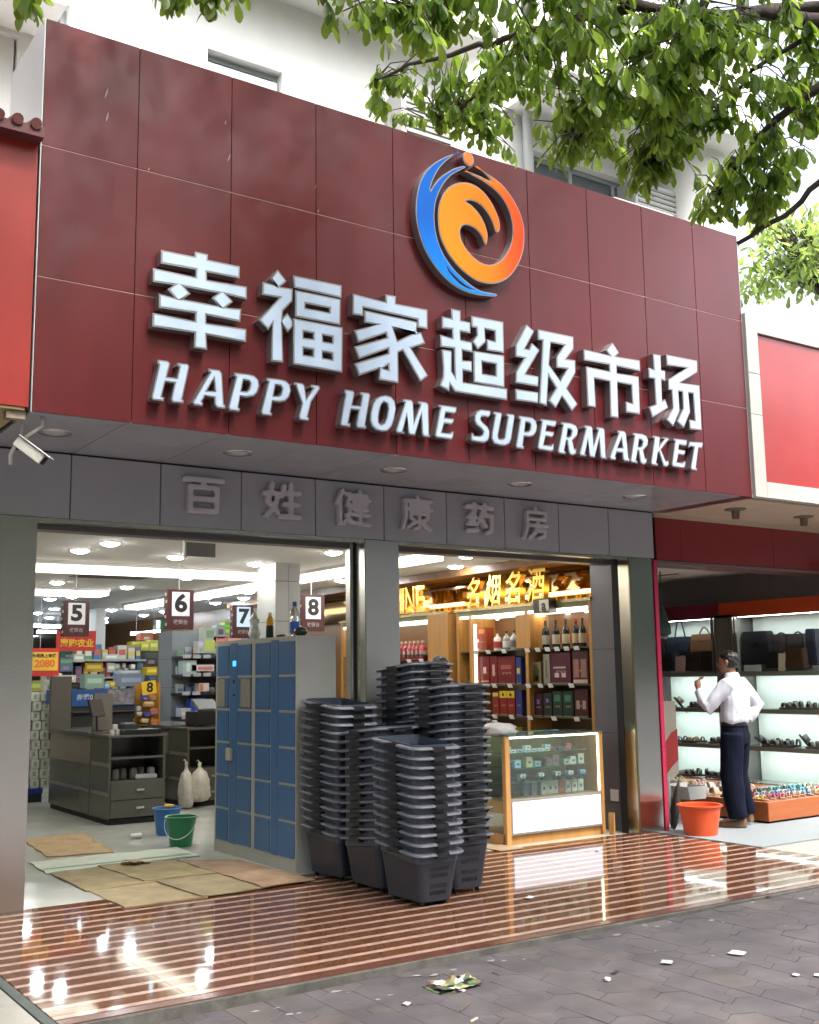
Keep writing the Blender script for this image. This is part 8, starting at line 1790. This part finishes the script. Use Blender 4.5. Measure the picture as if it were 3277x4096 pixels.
for p in order:
    p = Vector(p)
    q = min(pts_all, key=lambda s: (s - p).length_squared)
    v = q - p
    if v.length > .03:
        st = p + v * min(1, .55 / max(v.length, .01)) if v.length > .55 else q
        mid = p.lerp(st, .5) + Vector((0, 0, .05))
        tw.tube([loc_(st), loc_(mid), loc_(p)], [.0055, .004, .0025], 5)
    shade = rl.random()
    for k in range(rl.randint(11, 17)):
        az = rl.uniform(0, 2 * math.pi); dr = R(rl.uniform(35, 82)); sz = rl.uniform(.07, .118)
        s0 = p + (st - p) * rl.uniform(0, .75) if v.length > .03 else p
        leaves.append((leaf_matrix(s0 - TB, dr, az, sz, rl.uniform(-.6, .6)), min(1, max(0, .3 * shade + .7 * rl.random()))))
for i, (m, t_) in enumerate(leaves):
    if i < 296:
        o = link('leaf', single[int(t_ * 11)], tree); o.matrix_local = m
    else: fol.add(m, t_)
stuff(tw.build('twigs', m_bark, tree, smooth=True, fix=False))
stuff(fol.build('foliage', m_leaf, tree))
QV = [(0, 0, 0), (.45, .17, .01), (.8, .2, -.05), (1, 0, -.1), (.8, -.2, -.05), (.45, -.17, .01)]
for k in range(20000):  # unseen layer of oversized leaves, added to shade the signboard and porch
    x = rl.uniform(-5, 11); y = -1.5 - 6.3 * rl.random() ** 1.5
    z0 = 1.85 + .357 * (x + 1.744) + .554 * (y + 7.686)          # kept just above the top edge of the camera's view
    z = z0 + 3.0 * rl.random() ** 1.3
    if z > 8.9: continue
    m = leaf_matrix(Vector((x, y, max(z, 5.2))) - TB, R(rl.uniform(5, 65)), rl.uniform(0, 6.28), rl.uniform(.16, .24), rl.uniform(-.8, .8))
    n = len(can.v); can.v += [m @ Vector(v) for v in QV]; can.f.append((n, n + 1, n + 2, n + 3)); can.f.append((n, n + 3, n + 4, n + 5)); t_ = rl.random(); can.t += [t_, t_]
stuff(can.build('unseen_shade_foliage', leaf_material('shade_canopy_leaf', (.05, .075, .03), (.20, .24, .08), .3), tree))  # darker, less translucent leaves, to keep green light off the shopfront
# second tree, farther along the pavement
T2 = Vector((8.9, -.9, 0)) 
far = thing('roadside_tree', 'pale leafy tree farther right, seen above the white framed sign', 'tree', (13.5, -1.5, 0))
c2 = Vector((sum(p[0] for p in FAR) / len(FAR), sum(p[1] for p in FAR) / len(FAR), sum(p[2] for p in FAR) / len(FAR)))
far.location = (c2.x + 1.6, c2.y - .9, 0); FB = far.location.copy()
b = MB(); b.tube([(0, 0, -.1), (0, 0, 2.5), c2 - FB + Vector((.8, -.4, -1.0))], [.16, .12, .08], 10); b.build('trunk', m_bark, far, smooth=True)
b = MB(); ff = Leaves()
for p in FAR:
    p = Vector(p); b.tube([c2 - FB + Vector((.6, -.3, -.6)), (p - FB).lerp(c2 - FB, .4) + Vector((0, 0, .08)), p - FB], [.012, .007, .003], 5)
    for k in range(11):
        ff.add(leaf_matrix(p - FB + Vector((rl.gauss(0, .09), rl.gauss(0, .09), rl.gauss(0, .07))), R(rl.uniform(-10, 75)), rl.uniform(0, 6.28), rl.uniform(.10, .15), rl.uniform(-.8, .8)), rl.random())
b.build('branches', m_bark, far, smooth=True, fix=False); far.children[-1]['kind'] = 'stuff'
stuff(ff.build('foliage', m_leaf_f, far))

# row of dense trees on the far side of the road (unseen; added to block low sky light and to show in reflections)
rt = random.Random(9); b = MB()
for k in range(5200):
    c = Vector((rt.uniform(-45, 50), rt.gauss(-22, 1.6), rt.uniform(.6, 11.5) ** 1.0)); s_ = rt.uniform(.5, .95)
    m = Matrix.Translation(c) @ Matrix.Rotation(rt.uniform(0, 6.28), 4, 'Z') @ Matrix.Rotation(rt.uniform(-.9, .9), 4, 'X')
    b.add([m @ Vector(q) for q in ((-s_, 0, -s_ * .6), (s_, 0, -s_ * .6), (s_ * .7, .1, s_ * .6), (-s_ * .7, .1, s_ * .6))], [(0, 1, 2, 3)])
stuff(b.build('unseen_tree_row', mat('far_tree_green', (.045, .07, .025), .7, var=.3), fix=False))

for o in list(COL.objects):
    if o.type == 'MESH' and o.name.split('.')[0] in ('interior_wall', 'cladding_panel', 'locker_body', 'lamp_hanger', 'bag_flap', 'cabinet_carcass', 'cabinet_shelf', 'metal_band', 'guide_lip', 'divider_panel',
            'light_strip', 'balcony_parapet', 'back_panel', 'counter_side', 'card_slot', 'stand_frame', 'monitor_stand', 'warm_strip_lamp', 'window') and not (o.name.startswith('window') and o.children):
        split_loose(o)
